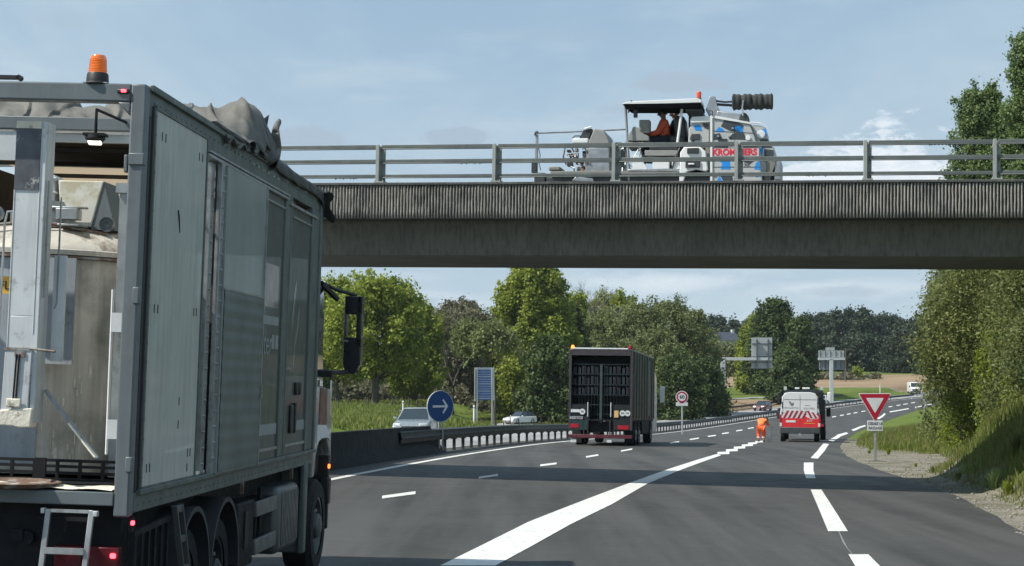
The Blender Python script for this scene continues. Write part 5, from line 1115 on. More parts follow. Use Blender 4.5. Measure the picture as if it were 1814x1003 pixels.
# worker bending over the new markings
d = 88.; p = at(1350, 783, d); M = frame_matrix((p[0], d, float(zroad(p[0], d)) + .0), 9, 0, 0)
person('worker in orange hi-vis clothes bending over the road markings, left of the white van', M, dict(hip=(-.05, -.06, .76), chest=(.0, .16, 1.05), neck=(.09, .32, 1.12), head=(.19, .42, 1.10), shl=(-.17, .22, 1.05), elr=(.32, .36, .82), ell=(-.16, .44, .78), har=(.46, .42, .74), hal=(.06, .60, .56), shr=(.19, .20, 1.05),
    hpl=(-.15, -.04, .70), hpr=(.05, -.04, .70), knl=(-.17, .12, .42), knr=(.08, .12, .42), anl=(-.17, .0, .08), anr=(.09, -.02, .08)), hivis2, hivis, headdir=(.5, .6, -.5))
wr_ = [o for o in col.objects if o.name.startswith('person')][-1]
for z, rr in ((.22, .092),):
    for xx in (-.17, .085): m = MB(); m.lathe((xx, .03 if z < .5 else .05, z), [(rr, -.03), (rr + .004, 0), (rr, .03)], 14, cap=False); m.build('reflective_band', tape, wr_)
p2 = at(1361.5, 783, 88.2); st = empty('stencil_board', 'white board standing on the road beside the bending worker', 'board', (p2[0], 88.2, float(zroad(p2[0], 88.2))), R(-12)); m = MB(); m.obox((0, 0, .27), (.17, .03, .52), (8, 0, 0)); m.build('panel', white_paint, st, bevel=.004); MB().cyl((.14, .05, 0), (.16, .02, .75), .012, n=6).build('handle', galv, st); MB().bar((.16, .02, .74), (-.02, .02, .82), .03).build('grip', white_paint, st)
# ------------------------------------------------------------------ the near truck (thermoplastic marking truck); local x right (0 = right side), y forward (0 = rear), z up
TMX = frame_matrix((-2.5818, 11.7074, .0806), 3.3, 1.8)
tk = bpy.data.objects.new('road_marking_truck', None); col.objects.link(tk); tk.matrix_world = TMX
tag(tk, 'large grey box truck with an open back and an orange beacon, close on the left', 'truck')
fr = mat('frame_grey', (.14, .165, .175), .45, .1, var=.10, vscale=3, c2=(.12, .13, .13), spots=(7, .58, .75), streak=((.10, .10, .09), .35))
side = mat('side_panel_paint', (.49, .51, .475), .42, var=.07, vscale=1, streak=((.24, .235, .20), .6), spots=(2.2, .52, .8), c2=(.38, .395, .35), coat=.15, bump=.05, bscale=3)
side_b = mat('sliding_door_paint', (.27, .31, .30), .40, var=.07, vscale=1, streak=((.18, .19, .17), .55), spots=(2.2, .52, .8), c2=(.22, .24, .22), coat=.15, bump=.05, bscale=3)
side2 = mat('side_panel_dark', (.060, .078, .068), .45, var=.12, vscale=1.2, streak=((.13, .13, .11), .35), coat=.12)
rail_g = mat('rail_grey_green', (.105, .13, .12), .5, .1, var=.2, streak=((.07, .07, .06), .5))
alu = mat('dirty_aluminium', (.36, .38, .38), .4, .7, var=.25, vscale=5, c2=(.2, .17, .13), spots=(6, .55, .75))
cream = mat('spilled_marking_paint', (.78, .74, .62), .75, var=.15, vscale=7, c2=(.18, .15, .11), spots=(10, .56, .68), bump=.5, bscale=25)
tankm = mat('kettle_steel', (.62, .59, .52), .5, .2, var=.22, vscale=1.4, c2=(.15, .125, .10), spots=(1.3, .5, .75), streak=((.2, .16, .12), .45))
dome_m = mat('kettle_lid', (.52, .49, .42), .65, .1, var=.2, vscale=4, c2=(.16, .11, .07), spots=(4.5, .52, .68), bump=.3, bscale=18)
blueg = mat('blue_grey_panel', (.36, .40, .44), .5, .1, var=.14, vscale=2.5, c2=(.13, .14, .15), spots=(5, .56, .75), streak=((.12, .12, .11), .45))
col_m = mat('column_paint', (.58, .61, .62), .5, .15, var=.12, vscale=2.5, c2=(.22, .21, .19), spots=(6, .58, .74), streak=((.22, .2, .17), .45))
soot = mat('sooty_paint', (.085, .095, .11), .5, .1, var=.45, vscale=4, c2=(.42, .42, .38), spots=(7, .58, .66))
tarp = mat('grey_tarpaulin', (.14, .135, .12), .75, var=.15, vscale=2, c2=(.08, .078, .07), spots=(3.2, .5, .7), bump=.2, bscale=14, streak=((.10, .1, .09), .5))
tarpd = mat('dark_tarpaulin', (.045, .05, .05), .6, var=.3, vscale=3, bump=.35, bscale=7)
ceil = mat('translucent_roof_sheet', (.26, .215, .165), .8, var=.15, vscale=2)
inner = mat('dark_inner_wall', (.045, .043, .042), .8, var=.2)
rust = mat('rusty_steel', (.16, .10, .07), .85, var=.3, vscale=9, c2=(.3, .3, .29), spots=(8, .5, .6))
TW = -2.5; HT = 4.1
EACH = {'hinge', 'side_post', 'door_track', 'panel_trim', 'riveted_strip', 'top_rail', 'bottom_rail', 'middle_post', 'corner_post', 'white_stripe', 'ledge', 'print_block', 'faded_mark', 'knob', 'handle', 'inner_post', 'pipe', 'latch_rod', 'ladder_rung', 'ladder_bracket', 'guard_bar', 'mirror_arm', 'inner_frame', 'column', 'column_foot', 'mixer_motor'}
def P_(name, m, mt, **k):
    if name in EACH and len(m.g) > 1: return m.each(name, mt, tk, **k)
    if name in ('panel_slot', 'vent_slot', 'side_guard', 'equipment_box', 'scratch'): k['kind'] = 'stuff' if name in ('panel_slot', 'vent_slot') else None
    return m.build(name, mt, tk, **k)
# rear portal
m = MB(); m.box(-.105, -.002, -.03, .09, 1.20, HT); P_('rear_post', m, fr, bevel=.012)
m = MB(); m.box(TW, TW + .105, -.03, .09, 1.20, HT); P_('rear_post', m, fr, bevel=.012)
m = MB(); m.box(TW + .105, -.105, -.03, .09, 3.975, HT); m.prism([(-.105, 3.975), (-.105, 3.88), (-.20, 3.975)], 'y', -.03, .09); P_('top_beam', m, fr, bevel=.012)
m = MB(); m.box(-.135, -.11, -.025, .02, 3.5, 3.62); m.box(-.03, .012, -.055, .03, 2.62, 2.73); m.box(-.03, .012, -.055, .03, 1.50, 1.60); m.box(-.10, .006, -.045, .02, 3.55, 3.63); P_('hinge', m, fr, bevel=.006)
m = MB(); m.box(TW + .1, -.105, -.035, .05, 1.27, 1.362); P_('rear_sill', m, fr, bevel=.008)
m = MB(); m.box(TW + .02, -.02, .05, 7.1, 1.28, 1.375); P_('floor', m, chassis)
# spilled paint crust on the floor edge
vs = []; nx_, ny_ = 60, 8
for j in range(ny_):
    for i in range(nx_):
        x = TW + .12 + (-.12 - TW - .12) * i / (nx_ - 1); y = -.03 + .32 * j / (ny_ - 1); vs.append((x, y, 1.372 + .018 * max(0, noise.noise(Vector((x * 6, y * 14, 0))) + .45)))
cr_ = MB(); cr_.add(vs, [(j * nx_ + i, j * nx_ + i + 1, (j + 1) * nx_ + i + 1, (j + 1) * nx_ + i) for j in range(ny_ - 1) for i in range(nx_ - 1)]); P_('paint_crust', cr_, cream)
m = MB(); m.lathe((-.85, .08, 1.375), [(.30, 0), (.34, .03), (.32, .035), (.27, .012), (.01, .01)], 20); P_('drip_tray', m, rust)
# slotted grate in front of the kettle
m = MB(); y0 = .42
for z in (1.395, 1.44, 1.485, 1.525): m.box(TW + .2, -.12, y0, y0 + .02, z, z + .02)
for i in range(14): x = TW + .25 + i * .16; m.box(x, x + .022, y0 - .001, y0 + .021, 1.395, 1.545)
m.box(-.80, -.72, y0 - .004, y0 + .024, 1.39, 1.55); P_('slotted_grate', m, chassis)
# side structure (right)
m = MB(); m.box(-.10, .0, .09, 7.1, 1.22, 1.355); m.box(-.02, .03, .15, 7.12, 1.335, 1.372); P_('bottom_rail', m, rail_g, bevel=.006)
m = MB(); m.box(-.08, -.004, .09, 7.1, 3.90, HT); m.box(-.01, .022, .09, 7.1, HT - .035, HT + .012); P_('top_rail', m, rail_g, bevel=.006)
m = MB(); m.box(-.05, .03, 1.75, 5.1, 3.835, 3.862); m.box(-.05, .03, 5.2, 6.75, 3.80, 3.825); m.box(.0, .035, 1.75, 5.1, 3.87, 3.888); P_('door_track', m, alu, bevel=.004)
m = MB(); m.box(-.09, -.002, .10, .155, 1.36, 3.9); m.box(-.06, .012, .155, .20, 1.37, 3.98); P_('side_post', m, mat('seal_black', (.03, .032, .034), .6), bevel=.004)
m = MB(); m.box(-.045, .004, .20, 1.76, 1.375, 3.965); P_('rear_side_panel', m, side, bevel=.004)
m = MB(); m.box(.0, .012, .20, 1.77, 3.965, 3.99); m.box(.0, .012, .20, 1.77, 1.36, 1.385); m.box(.0, .012, .20, .235, 1.36, 3.99); m.box(.0, .012, 1.735, 1.77, 1.385, 3.965); P_('panel_trim', m, rail_g)
slot = mat('slot_black', (.01, .01, .012), .6); m = MB()
for (u, w_) in ((.40, 3.80), (.50, 3.80), (1.50, 3.80), (1.60, 3.80), (.38, 2.60), (.47, 2.60), (1.52, 2.62), (1.60, 2.62), (.35, 1.50), (.43, 1.50), (1.50, 1.56), (1.58, 1.56), (1.50, 1.45), (1.18, 1.95), (1.18, 1.78)): m.box(.004, .0065, u, u + .018, w_ - .025, w_ + .035)
P_('panel_slot', m, slot)
m = MB(); pts = [(.006, .92, 3.34), (.007, .95, 3.30), (.006, .97, 3.26), (.007, 1.0, 3.18)]; m.tube(pts, [.004, .009, .008, .003], 4); m.tube([(.006, .95, 3.34), (.006, .98, 3.22)], .003, 4); P_('scratch', m, slot)
# vertical riveted profile strips in the gap, with daylight behind
m = MB(); m.box(-.06, -.02, 2.03, 2.16, 1.37, 3.83); P_('riveted_strip', m, alu, bevel=.003)
m = MB(); m.box(-.01, .03, 2.19, 2.30, 1.37, 3.84); P_('riveted_strip', m, alu, bevel=.003)
m = MB()
for k in range(19):
    z = 1.45 + k * .125; m.cyl((-.02, 2.10, z), (-.008, 2.10, z), .011, n=8); m.cyl((.03, 2.25, z + .04), (.042, 2.25, z + .04), .011, n=8)
P_('rivet', m, chrome, kind='stuff'); m = MB(); m.box(-.12, -.07, 1.80, 1.86, 1.4, 3.8); m.box(-.3, -.02, 1.80, 2.2, 1.375, 1.40); P_('inner_post', m, cream)
# sliding door: plain above, fluted below
m = MB(); m.box(.012, .05, 2.31, 3.88, 1.36, 3.825); P_('sliding_door', m, side_b, bevel=.004)
m = MB(); vs = []; n_ = 79; nzz = 91
for i in range(n_ + 1):
    u = 2.33 + 1.54 * i / n_
    for j in range(nzz): z = 1.37 + 1.465 * j / (nzz - 1); vs.append((.056 + (.006 if i % 2 else 0.0) + .0016 * math.sin(z * 2 * math.pi / .115) * (1 - .3 * (i % 2)), u, z))
m.add(vs, [(nzz * i + j, nzz * (i + 1) + j, nzz * (i + 1) + j + 1, nzz * i + j + 1) for i in range(n_) for j in range(nzz - 1)])
flute = mat('fluted_aluminium', (.15, .175, .17), .38, .25, var=.18, vscale=2.5, streak=((.16, .17, .15), .4)); o = P_('fluted_sheet', m, flute, ang=10)
# wave bands across the fluted sheet
m = MB(); m.box(.050, .064, 2.30, 3.89, 2.835, 2.85); P_('sheet_edge', m, alu)
m = MB(); m.box(.03, .065, 3.87, 3.895, 1.36, 3.825); m.box(.05, .075, 3.86, 3.90, 1.95, 2.06); P_('door_edge', m, alu)
# fixed printed panel and second door
m = MB(); m.box(-.045, -.004, 3.88, 5.02, 1.37, 3.84); P_('printed_panel', m, side2)
m = MB(); m.box(-.06, .012, 5.02, 5.10, 1.37, 3.9); m.box(-.04, .006, 5.10, 5.32, 1.37, 3.9); m.box(-.06, .012, 5.30, 5.36, 1.37, 3.9); P_('middle_post', m, rail_g, bevel=.01)
m = MB(); m.box(-.045, -.004, 5.36, 6.52, 1.37, 3.80); P_('front_door', m, side2)
m = MB(); m.box(-.06, .014, 6.50, 6.60, 1.37, 3.9); m.box(-.04, .004, 6.60, 6.98, 1.37, 3.9); m.box(-.06, .02, 6.98, 7.10, 1.37, HT); P_('corner_post', m, rail_g, bevel=.012)
pr_w = mat('faded_white_print', (.27, .30, .29), .5, var=.1); pr_o = mat('faded_rust_print', (.135, .095, .07), .35, var=.1, coat=.4)
m = MB(); m.box(-.004, -.0015, 3.96, 4.92, 2.62, 2.70); m.box(-.004, -.0015, 4.02, 5.0, 1.60, 1.70); m.box(-.004, -.0015, 5.9, 6.5, 1.60, 1.70); P_('white_stripe', m, pr_w)
m = MB(); m.box(-.004, -.0015, 3.9, 4.86, 2.78, 3.18); P_('rust_print', m, pr_o)
m = MB(); m.box(-.02, .012, 3.93, 5.0, 1.455, 1.48); m.box(-.02, .012, 5.4, 6.48, 1.455, 1.48); m.box(-.02, .012, 3.95, 4.98, 3.74, 3.76); m.box(-.02, .012, 5.42, 6.48, 3.70, 3.72); P_('ledge', m, alu)
text_part('inter', .34, pr_w, tk, Matrix.Translation((-.0012, 4.32, 2.44)) @ RIGHTM, sx=.95)
m = MB(); m.box(-.004, -.0012, 4.62, 4.75, 2.40, 2.53); m.box(-.004, -.0012, 4.80, 4.93, 2.40, 2.53); P_('print_block', m, pr_w)
m = MB()                                                    # faded feather-like mark on the second door
for q in ([(5.62, 2.55), (5.74, 2.9), (5.80, 3.12), (5.72, 3.02), (5.60, 2.7)], [(5.85, 2.45), (5.98, 2.65), (6.02, 2.85), (5.92, 2.72)], [(5.75, 2.2), (5.80, 2.5), (5.86, 2.62), (5.82, 2.36)]): m.prism(q, 'x', -.004, -.0015)
P_('faded_mark', m, mat('faded_mark', (.22, .235, .21), .4, var=.1, coat=.4))
m = MB(); m.obox((.01, 5.93, 2.02), (.03, .10, .13)); m.obox((.01, 6.10, 2.02), (.03, .10, .13)); P_('knob', m, black_plastic, bevel=.02)
m = MB(); m.box(-.0, .02, 5.64, 5.80, 1.58, 1.86); m.box(.0, .03, 5.83, 5.90, 1.58, 1.88); P_('handle', m, black_plastic, bevel=.01); m = MB(); m.box(.0, .03, 3.98, 4.03, 1.48, 1.74); P_('handle', m, black_plastic, bevel=.01)
m = MB()
for k in range(6): m.box(-.004, .0, 3.45 + k * .23, 3.56 + k * .23, 3.985, 4.005)
P_('vent_slot', m, pr_w)
# rivets, seams and small dents of the bodywork
m = MB()
for k in range(20):
    z = 1.45 + k * .13
    for u in (.222, 1.748): m.cyl((.011, u, z), (.015, u, z), .007, n=6)
for k in range(46):
    u = .2 + k * .15
    m.cyl((-.003, u, 4.0), (.003, u, 4.0), .007, n=6); m.cyl((-.003, u, 1.27), (.003, u, 1.27), .009, n=6)
P_('rivet', m, rail_g, kind='stuff')
# left wall, front wall, roof sheet
m = MB(); m.box(TW, TW + .04, .09, 7.1, 1.37, 3.95); P_('left_wall', m, inner); m = MB(); m.box(TW + .04, -.06, 7.0, 7.08, 1.37, 4.0); P_('front_wall', m, inner)
m = MB(); m.box(-.075, -.05, 2.4, 7.0, 1.37, 3.86); P_('inner_lining', m, inner)
ct = bpy.data.materials.new('translucent_roof'); ct.use_nodes = True; cn = ct.node_tree.nodes; cb_ = cn['Principled BSDF']; cb_.inputs['Base Color'].default_value = (.30, .25, .19, 1); tr_ = cn.new('ShaderNodeBsdfTranslucent'); tr_.inputs[0].default_value = (.42, .33, .23, 1); mx_ = cn.new('ShaderNodeMixShader'); mx_.inputs[0].default_value = .7
ct.node_tree.links.new(cb_.outputs[0], mx_.inputs[1]); ct.node_tree.links.new(tr_.outputs[0], mx_.inputs[2]); ct.node_tree.links.new(mx_.outputs[0], cn['Material Output'].inputs[0])
m = MB(); m.quad((TW + .02, 2.25, 4.03), (-.08, 2.25, 4.03), (-.08, 7.05, 4.03), (TW + .02, 7.05, 4.03)); P_('roof_sheet', m, ct)
for u in (2.9, 3.9, 4.9, 5.9): m = MB(); m.box(TW + .04, -.08, u, u + .05, 3.985, 4.02); P_('roof_bow', m, inner)
m = MB(); m.box(TW + .04, -.08, 1.98, 2.06, 4.05, 4.15); P_('cross_beam', m, fr, bevel=.006); m = MB(); m.box(TW + .04, -.08, 2.08, 2.14, 3.965, 4.03); P_('cross_beam', m, galv_pale, bevel=.004)
m = MB(); m.box(-1.75, -1.42, 2.0, 2.05, 3.80, 4.03); P_('bracket', m, galv_pale)
# tarpaulin heap across the roof
def sheet(name, fn, nu, nv, mt):
    vs = [fn(i / (nu - 1), j / (nv - 1)) for j in range(nv) for i in range(nu)]
    m = MB(); m.add(vs, [(j * nu + i, j * nu + i + 1, (j + 1) * nu + i + 1, (j + 1) * nu + i) for j in range(nv - 1) for i in range(nu - 1)]); o = P_(name, m, mt, ang=170)
    s_ = o.modifiers.new('solid', 'SOLIDIFY'); s_.thickness = .006; return o
def heap(a, b):
    x = TW - .02 + (2.56) * a; pr = [(2.2, 4.05), (2.5, 4.07), (2.9, 4.12), (3.25, 4.22), (3.55, 4.40), (3.75, 4.54), (3.95, 4.57), (4.15, 4.55), (4.3, 4.42), (4.36, 4.2), (4.38, 4.08)]
    t = b * (len(pr) - 1); k = min(int(t), len(pr) - 2); f = t - k; u = pr[k][0] + (pr[k + 1][0] - pr[k][0]) * f; z = pr[k][1] + (pr[k + 1][1] - pr[k][1]) * f; hgt = z - 4.05
    fold = noise.noise(Vector((x * 2.2, u * 1.5, 1))) * .10 + abs(noise.noise(Vector((x * 4.5 + u * 3, u * 2, 5)))) * .07
    fold += (.5 - abs(noise.noise(Vector((x * 5 + u * 3, u * 4, 7))))) * .045; fold += .05 * max(0, 1 - abs(math.sin(x * 7 + u * 2.5 + 2 * noise.noise(Vector((x * 2, u * 2, 0))))) * 5); z += fold * min(1, hgt * 4) - .04 * min(1, hgt * 4); e = max(0, (x + .22) / .24)
    if e > 0: z = z - hgt * .55 * e ** 3 + .03 * math.sin(u * 18) * e; u += .10 * math.sin(x * 30 + u * 9) * e * .4
    return (x, u + .05 * noise.noise(Vector((x * 3, z * 5, 9))), z)
sheet('tarpaulin_heap', heap, 220, 70, tarp)
def lip(a, b):                                             # lighter turned-up flap at the heap's right end
    u = 3.05 + 1.25 * a; z0 = 4.10 + .04 * math.sin(a * 22); z1 = 4.12 + .42 * max(0, a) ** 1.1 + .04 * math.sin(a * 13)
    return (.03 + .05 * math.sin(a * 16 + b * 3) - .10 * b, u + .08 * b, z0 + (z1 - z0) * b)
sheet('tarpaulin_flap', lip, 40, 10, tarpd)
def spike(a, b):
    r = .085 * (1 - b * .6); th = a * 2 * math.pi; bx, by, bz = .02, 4.18 + .30 * b, 4.10 + .40 * b
    return (bx + math.cos(th) * r * .7, by + .10 * math.sin(b * 6), bz + math.sin(th) * r)
sheet('tarpaulin_tail', spike, 14, 12, tarp)
def edge(a, b):                                            # roof cover hanging over the top rail, ragged lower edge
    u = 1.9 + 5.35 * a; hang = .03 + .07 * sm(.25, .6, a) + .025 * noise.noise(Vector((u * 3, 0, 0))) + (.10 * sm(.9, .99, a)); t = b
    if t < .5: return (-.30 + .33 * t * 2, u, HT + .035 + .02 * noise.noise(Vector((u * 4, t * 3, 2))) + .10 * sm(.35, .5, a) * (1 - abs(a - .5) * 3 if abs(a - .5) < .33 else 0))
    return (.03 + .02 * math.sin(u * 12) * (t - .5), u, HT + .035 - hang * (t - .5) * 2)
sheet('roof_cover_edge', edge, 120, 9, tarpd)
def tip(a, b): 
    return (-.25 + .36 * a + .03 * math.sin(b * 9), 7.0 + .30 * b * (1 - .3 * a), 4.12 - .26 * b ** 1.3 * (a ** .7) - .05 * b + .03 * noise.noise(Vector((a * 6, b * 6, 3))))
sheet('roof_cover_tip', tip, 14, 12, tarpd)
m = MB(); m.cyl((-.01, 1.25, 4.1), (-.01, 1.25, 4.15), .012, n=6); m.obox((-.01, 1.25, 4.155), (.025, .05, .03)); P_('eye_bolt', m, galv)
# beacon, marker lamp, plate on the beam
m = MB(); m.lathe((-.355, .03, HT), [(.085, -.004), (.088, .0), (.076, .012), (.072, .065), (.066, .075)], 24); P_('beacon_base', m, black_plastic)
bc = mat('beacon_amber', (.75, .16, .02), .18, var=.12, vscale=30, coat=.8, emit=((1, .22, .02), .12)); m = MB(); pr = [(.064, .07)]
for k in range(9): pr += [(.064 - k * .0008, .078 + k * .011), (.060 - k * .0008, .083 + k * .011)]
pr += [(.054, .18), (.045, .196), (.01, .202)]; m.lathe((-.355, .03, HT), pr, 28); bo = P_('beacon_dome', m, bc); m = MB(); m.box(-.44, -.27, -.03, .09, HT + .001, HT + .006); P_('beacon_plate', m, galv_pale)
m = MB(); m.obox((-.155, -.035, 4.045), (.085, .02, .03)); P_('marker_lamp_housing', m, black_plastic, bevel=.008); m = MB(); m.obox((-.15, -.048, 4.047), (.035, .012, .02)); P_('marker_lamp', m, red_glow, bevel=.005)
m = MB(); m.box(TW + .9, -.885, .0, .05, HT + .02, HT + .045); m.cyl((-.89, .0, HT + .03), (-.89, .05, HT + .03), .02, n=8); m.box(-1.5, -1.46, .0, .05, HT - .01, HT + .03); P_('roof_bar', m, black_plastic)
m = MB(); m.cyl((-.71, 1.2, 3.90), (-.71, 1.2, 4.0), .012, n=6); m.box(-.79, -.63, 1.14, 1.26, 3.90, 3.92); P_('lamp_bracket', m, chassis); m = MB(); m.lathe((-.71, 1.2, 3.86), [(.055, 0), (.075, .02), (.07, .05), (.03, .06)], 16); P_('work_lamp_body', m, chassis)
m = MB(); m.obox((-.71, 1.19, 3.852), (.10, .06, .022), (-18, 0, 4)); P_('work_lamp_lens', m, lamp_on, bevel=.012)
m = MB(); m.tube([(-.71, 1.2, 3.96), (-.71, 1.2, 4.1), (-.71, 2.0, 4.12)], .012, 5); P_('lamp_arm', m, chassis)
# hoist column hanging behind the portal
m = MB(); m.box(-.925, -.752, .12, .20, 2.52, 3.85); m.box(-.752, -.715, .12, .30, 1.8, 3.85); m.box(-.928, -.918, .116, .30, 1.8, 3.85); m.box(-.755, -.745, .116, .13, 2.4, 3.85); P_('column', m, col_m, bevel=.004)
m = MB(); m.box(-.926, -.754, .112, .12, 3.38, 3.80); P_('sooty_plate', m, soot); m = MB(); m.box(-.925, -.753, .108, .118, 3.80, 3.85); P_('paint_residue', m, cream)
m = MB(); m.prism([(-.93, 2.30), (-.745, 2.30), (-.76, 1.83), (-.945, 1.80)], 'y', .10, .20); m.prism([(-.93, 2.52), (-.75, 2.52), (-.745, 2.30), (-.93, 2.30)], 'y', .12, .20); P_('column_foot', m, col_m, bevel=.004)
m = MB(); m.prism([(-.955, 1.88), (-.72, 1.90), (-.73, 1.77), (-.80, 1.765), (-.86, 1.775), (-.95, 1.78)], 'y', .085, .22); m.box(-.90, -.80, .075, .09, 1.90, 1.96); P_('paint_residue', m, cream, bevel=.01)
m = MB(); m.box(-.94, -.76, .095, .118, 2.285, 2.305); m.cyl((-.76, .10, 2.30), (-.585, .10, 2.285), .010, n=6); m.box(-.86, -.79, .09, .10, 2.24, 2.28); P_('latch_bar', m, rust)
m = MB(); m.cyl((-.845, .09, 2.26), (-.855, .09, 1.96), .007, n=5); m.cyl((-.825, .09, 2.26), (-.838, .09, 1.93), .005, n=5); P_('latch_rod', m, chassis)
m = MB(); m.tube([(-.70, .16, 3.45), (-.70, .16, 2.75), (-.70, .16, 2.65)], .008, 5); m.tube([(-1.0, .16, 2.3), (-.995, .16, 3.15), (-.98, .16, 3.23), (-.90, .16, 3.235)], .009, 6); m.tube([(-.655, .3, 3.35), (-.655, .3, 2.62), (-.67, .3, 2.58)], .007, 5); P_('pipe', m, alu)
m = MB(); m.box(-.685, -.60, .30, .33, 2.22, 2.95); P_('bracket_plate', m, col_m, bevel=.003)
m = MB(); m.bar((-.70, .28, 2.02), (-.315, .28, 1.57), .045, .02); P_('diagonal_strut', m, blueg); m = MB(); m.bar((-.52, .268, 1.80), (-.325, .268, 1.575), .048, .012); P_('paint_residue', m, cream)
m = MB(); m.cyl((-.235, .2, 2.72), (-.232, .2, 1.60), .011, n=8); P_('guide_rod', m, white_paint)
for z0_, z1_ in ((2.43, 2.56), (1.71, 1.84)): m = MB(); m.box(-.205, -.112, .095, .10, z0_, z1_); P_('reflective_plate', m, mat('reflective_plate', (.60, .62, .62), .5, var=.1, vscale=9))
# kettle
KC = (-1.16, 1.62); m = MB(); n = 48
m.lathe((KC[0], KC[1], 0), [(.95, 1.42), (.95, 1.47), (.915, 1.48), (.915, 2.98), (.955, 2.985), (.955, 3.02), (.94, 3.03)], n); P_('kettle', m, tankm, ang=30)
m = MB(); m.lathe((KC[0], KC[1], 0), [(.945, 3.025), (.93, 3.05), (.87, 3.10), (.74, 3.17), (.5, 3.235), (.25, 3.26), (.01, 3.265)], n); P_('kettle_lid', m, dome_m, ang=60)
m = MB(); m.lathe((KC[0], KC[1], 0), [(.925, 2.955), (.962, 2.96), (.962, 2.975), (.925, 2.98)], n, cap=False); P_('kettle_band', m, rust)
m = MB(); a0, a1 = R(-107), R(-74); ns = 12          # blue-grey cover plate curved round the kettle
for i in range(ns):
    a, b = a0 + (a1 - a0) * i / ns, a0 + (a1 - a0) * (i + 1) / ns; rr = .925
    m.add([(KC[0] + rr * math.cos(a), KC[1] + rr * math.sin(a), 1.48), (KC[0] + rr * math.cos(b), KC[1] + rr * math.sin(b), 1.48), (KC[0] + rr * math.cos(b), KC[1] + rr * math.sin(b), 2.95), (KC[0] + rr * math.cos(a), KC[1] + rr * math.sin(a), 2.95)], [(0, 1, 2, 3)])
P_('cover_plate', m, blueg); m = MB(); m.prism([(-.62, 2.95), (-1.02, 2.95), (-1.02, 2.2), (-.62, 2.2)], 'y', .58, .60); P_('cover_plate', m, blueg)
m = MB(); m.box(-1.16, -.96, .42, .43, 2.68, 2.80); P_('yellow_label', m, yel_s); text_part('FLA', .085, blk_s, tk, Matrix.Translation((-1.04, .417, 2.735)) @ REARM)
m = MB(); m.lathe((-1.08, 1.25, 3.2), [(.30, .0), (.30, .03), (.25, .04), (.25, .12), (.20, .13), (.20, .20)], 20); P_('mixer_flange', m, alu); m = MB(); m.box(-1.16, -.99, 1.17, 1.34, 3.38, 3.60); m.box(-1.18, -.97, 1.15, 1.36, 3.56, 3.585); m.box(-1.18, -.97, 1.15, 1.36, 3.46, 3.475); P_('mixer_motor', m, col_m, bevel=.012)
m = MB(); m.prism([(-.96, 3.56), (-.62, 3.56), (-.70, 3.22), (-.92, 3.20)], 'y', 1.15, 1.5); P_('hopper', m, mat('hopper_white', (.66, .65, .58), .6, var=.08, vscale=5, c2=(.5, .46, .33), spots=(4, .5, .62)), bevel=.008); m = MB(); m.prism([(-.62, 3.56), (-.52, 3.20), (-.70, 3.20)], 'y', 1.16, 1.5); P_('hopper_bracket', m, fr)
m = MB(); m.lathe((-.58, 1.14, 3.24), [(.055, 0), (.055, .03), (.025, .03), (.025, .0)], 20, axis='y', cap=False); P_('pulley', m, galv); m = MB(); m.lathe((-1.42, 1.14, 3.30), [(.06, 0), (.06, .03), (.03, .03), (.03, .0)], 20, axis='y', cap=False); P_('pulley', m, galv)
m = MB(); m.box(-.92, -.76, 1.0, 1.12, 3.26, 3.34); m.box(-.88, -.72, .92, 1.3, 3.205, 3.22); m.box(-.985, -.70, 1.02, 1.08, 3.34, 3.355); P_('hinge_plate', m, alu, bevel=.004)
m = MB(); m.tube([(KC[0] - .3, .78, 3.18), (KC[0] + .2, .9, 3.22), (KC[0] + .55, 1.1, 3.17), (KC[0] + .78, 1.25, 3.08)], .012, 6); P_('lid_seam', m, rust)
m = MB(); m.box(-.42, -.34, .9, .98, 1.4, 3.45); m.box(-.44, -.32, .86, 1.0, 3.45, 3.52); P_('inner_post', m, alu)
# white streaks of dried paint on the kettle
m = MB(); rs = random.Random(3)
for k in range(34):
    a = R(rs.uniform(-72, -48)); rr = .92; z = 1.5 + rs.random() ** 2.2 * .65; l_ = rs.uniform(.02, .13); w_ = rs.uniform(.002, .008); c = (KC[0] + rr * math.cos(a), KC[1] + rr * math.sin(a)); t = (-math.sin(a) * w_, math.cos(a) * w_)
    m.add([(c[0] - t[0], c[1] - t[1], z), (c[0] + t[0], c[1] + t[1], z + .01), (c[0] + t[0] * .5, c[1] + t[1] * .5, z + l_), (c[0] - t[0] * .8, c[1] - t[1] * .8, z + l_ * .8)], [(0, 1, 2, 3)])
P_('dried_paint', m, cream, kind='stuff')
# ---- below the floor: rear
m = MB(); m.box(TW + .1, -.1, .15, .30, .50, 1.26); P_('rear_shield', m, chassis); m = MB(); m.box(TW + .25, -.25, .3, 7, .75, 1.2); P_('chassis_frame', m, chassis)
m = MB(); 
for xx in (-.575, -.285): m.bar((xx + .06, -.10, 1.245), (xx + .01, -.16, .45), .035, .03)
m.each('ladder_rail', galv, tk, bevel=.004)
m = MB(); m.box(-.50, -.24, -.118, -.088, 1.225, 1.245); m.box(-.525, -.255, -.15, -.115, .955, .995); m.box(-.54, -.27, -.17, -.135, .70, .74); P_('ladder_rung', m, galv)
m = MB(); m.box(-.565, -.54, -.12, -.07, 1.215, 1.25); m.box(-.212, -.185, -.12, -.07, 1.205, 1.24); P_('ladder_bracket', m, galv_pale, bevel=.004); m = MB(); m.box(-.60, -.22, -.06, -.03, 1.165, 1.19); m.cyl((-.41, -.05, 1.18), (-.41, -.07, 1.10), .008, n=6); P_('ladder_pin', m, chassis)
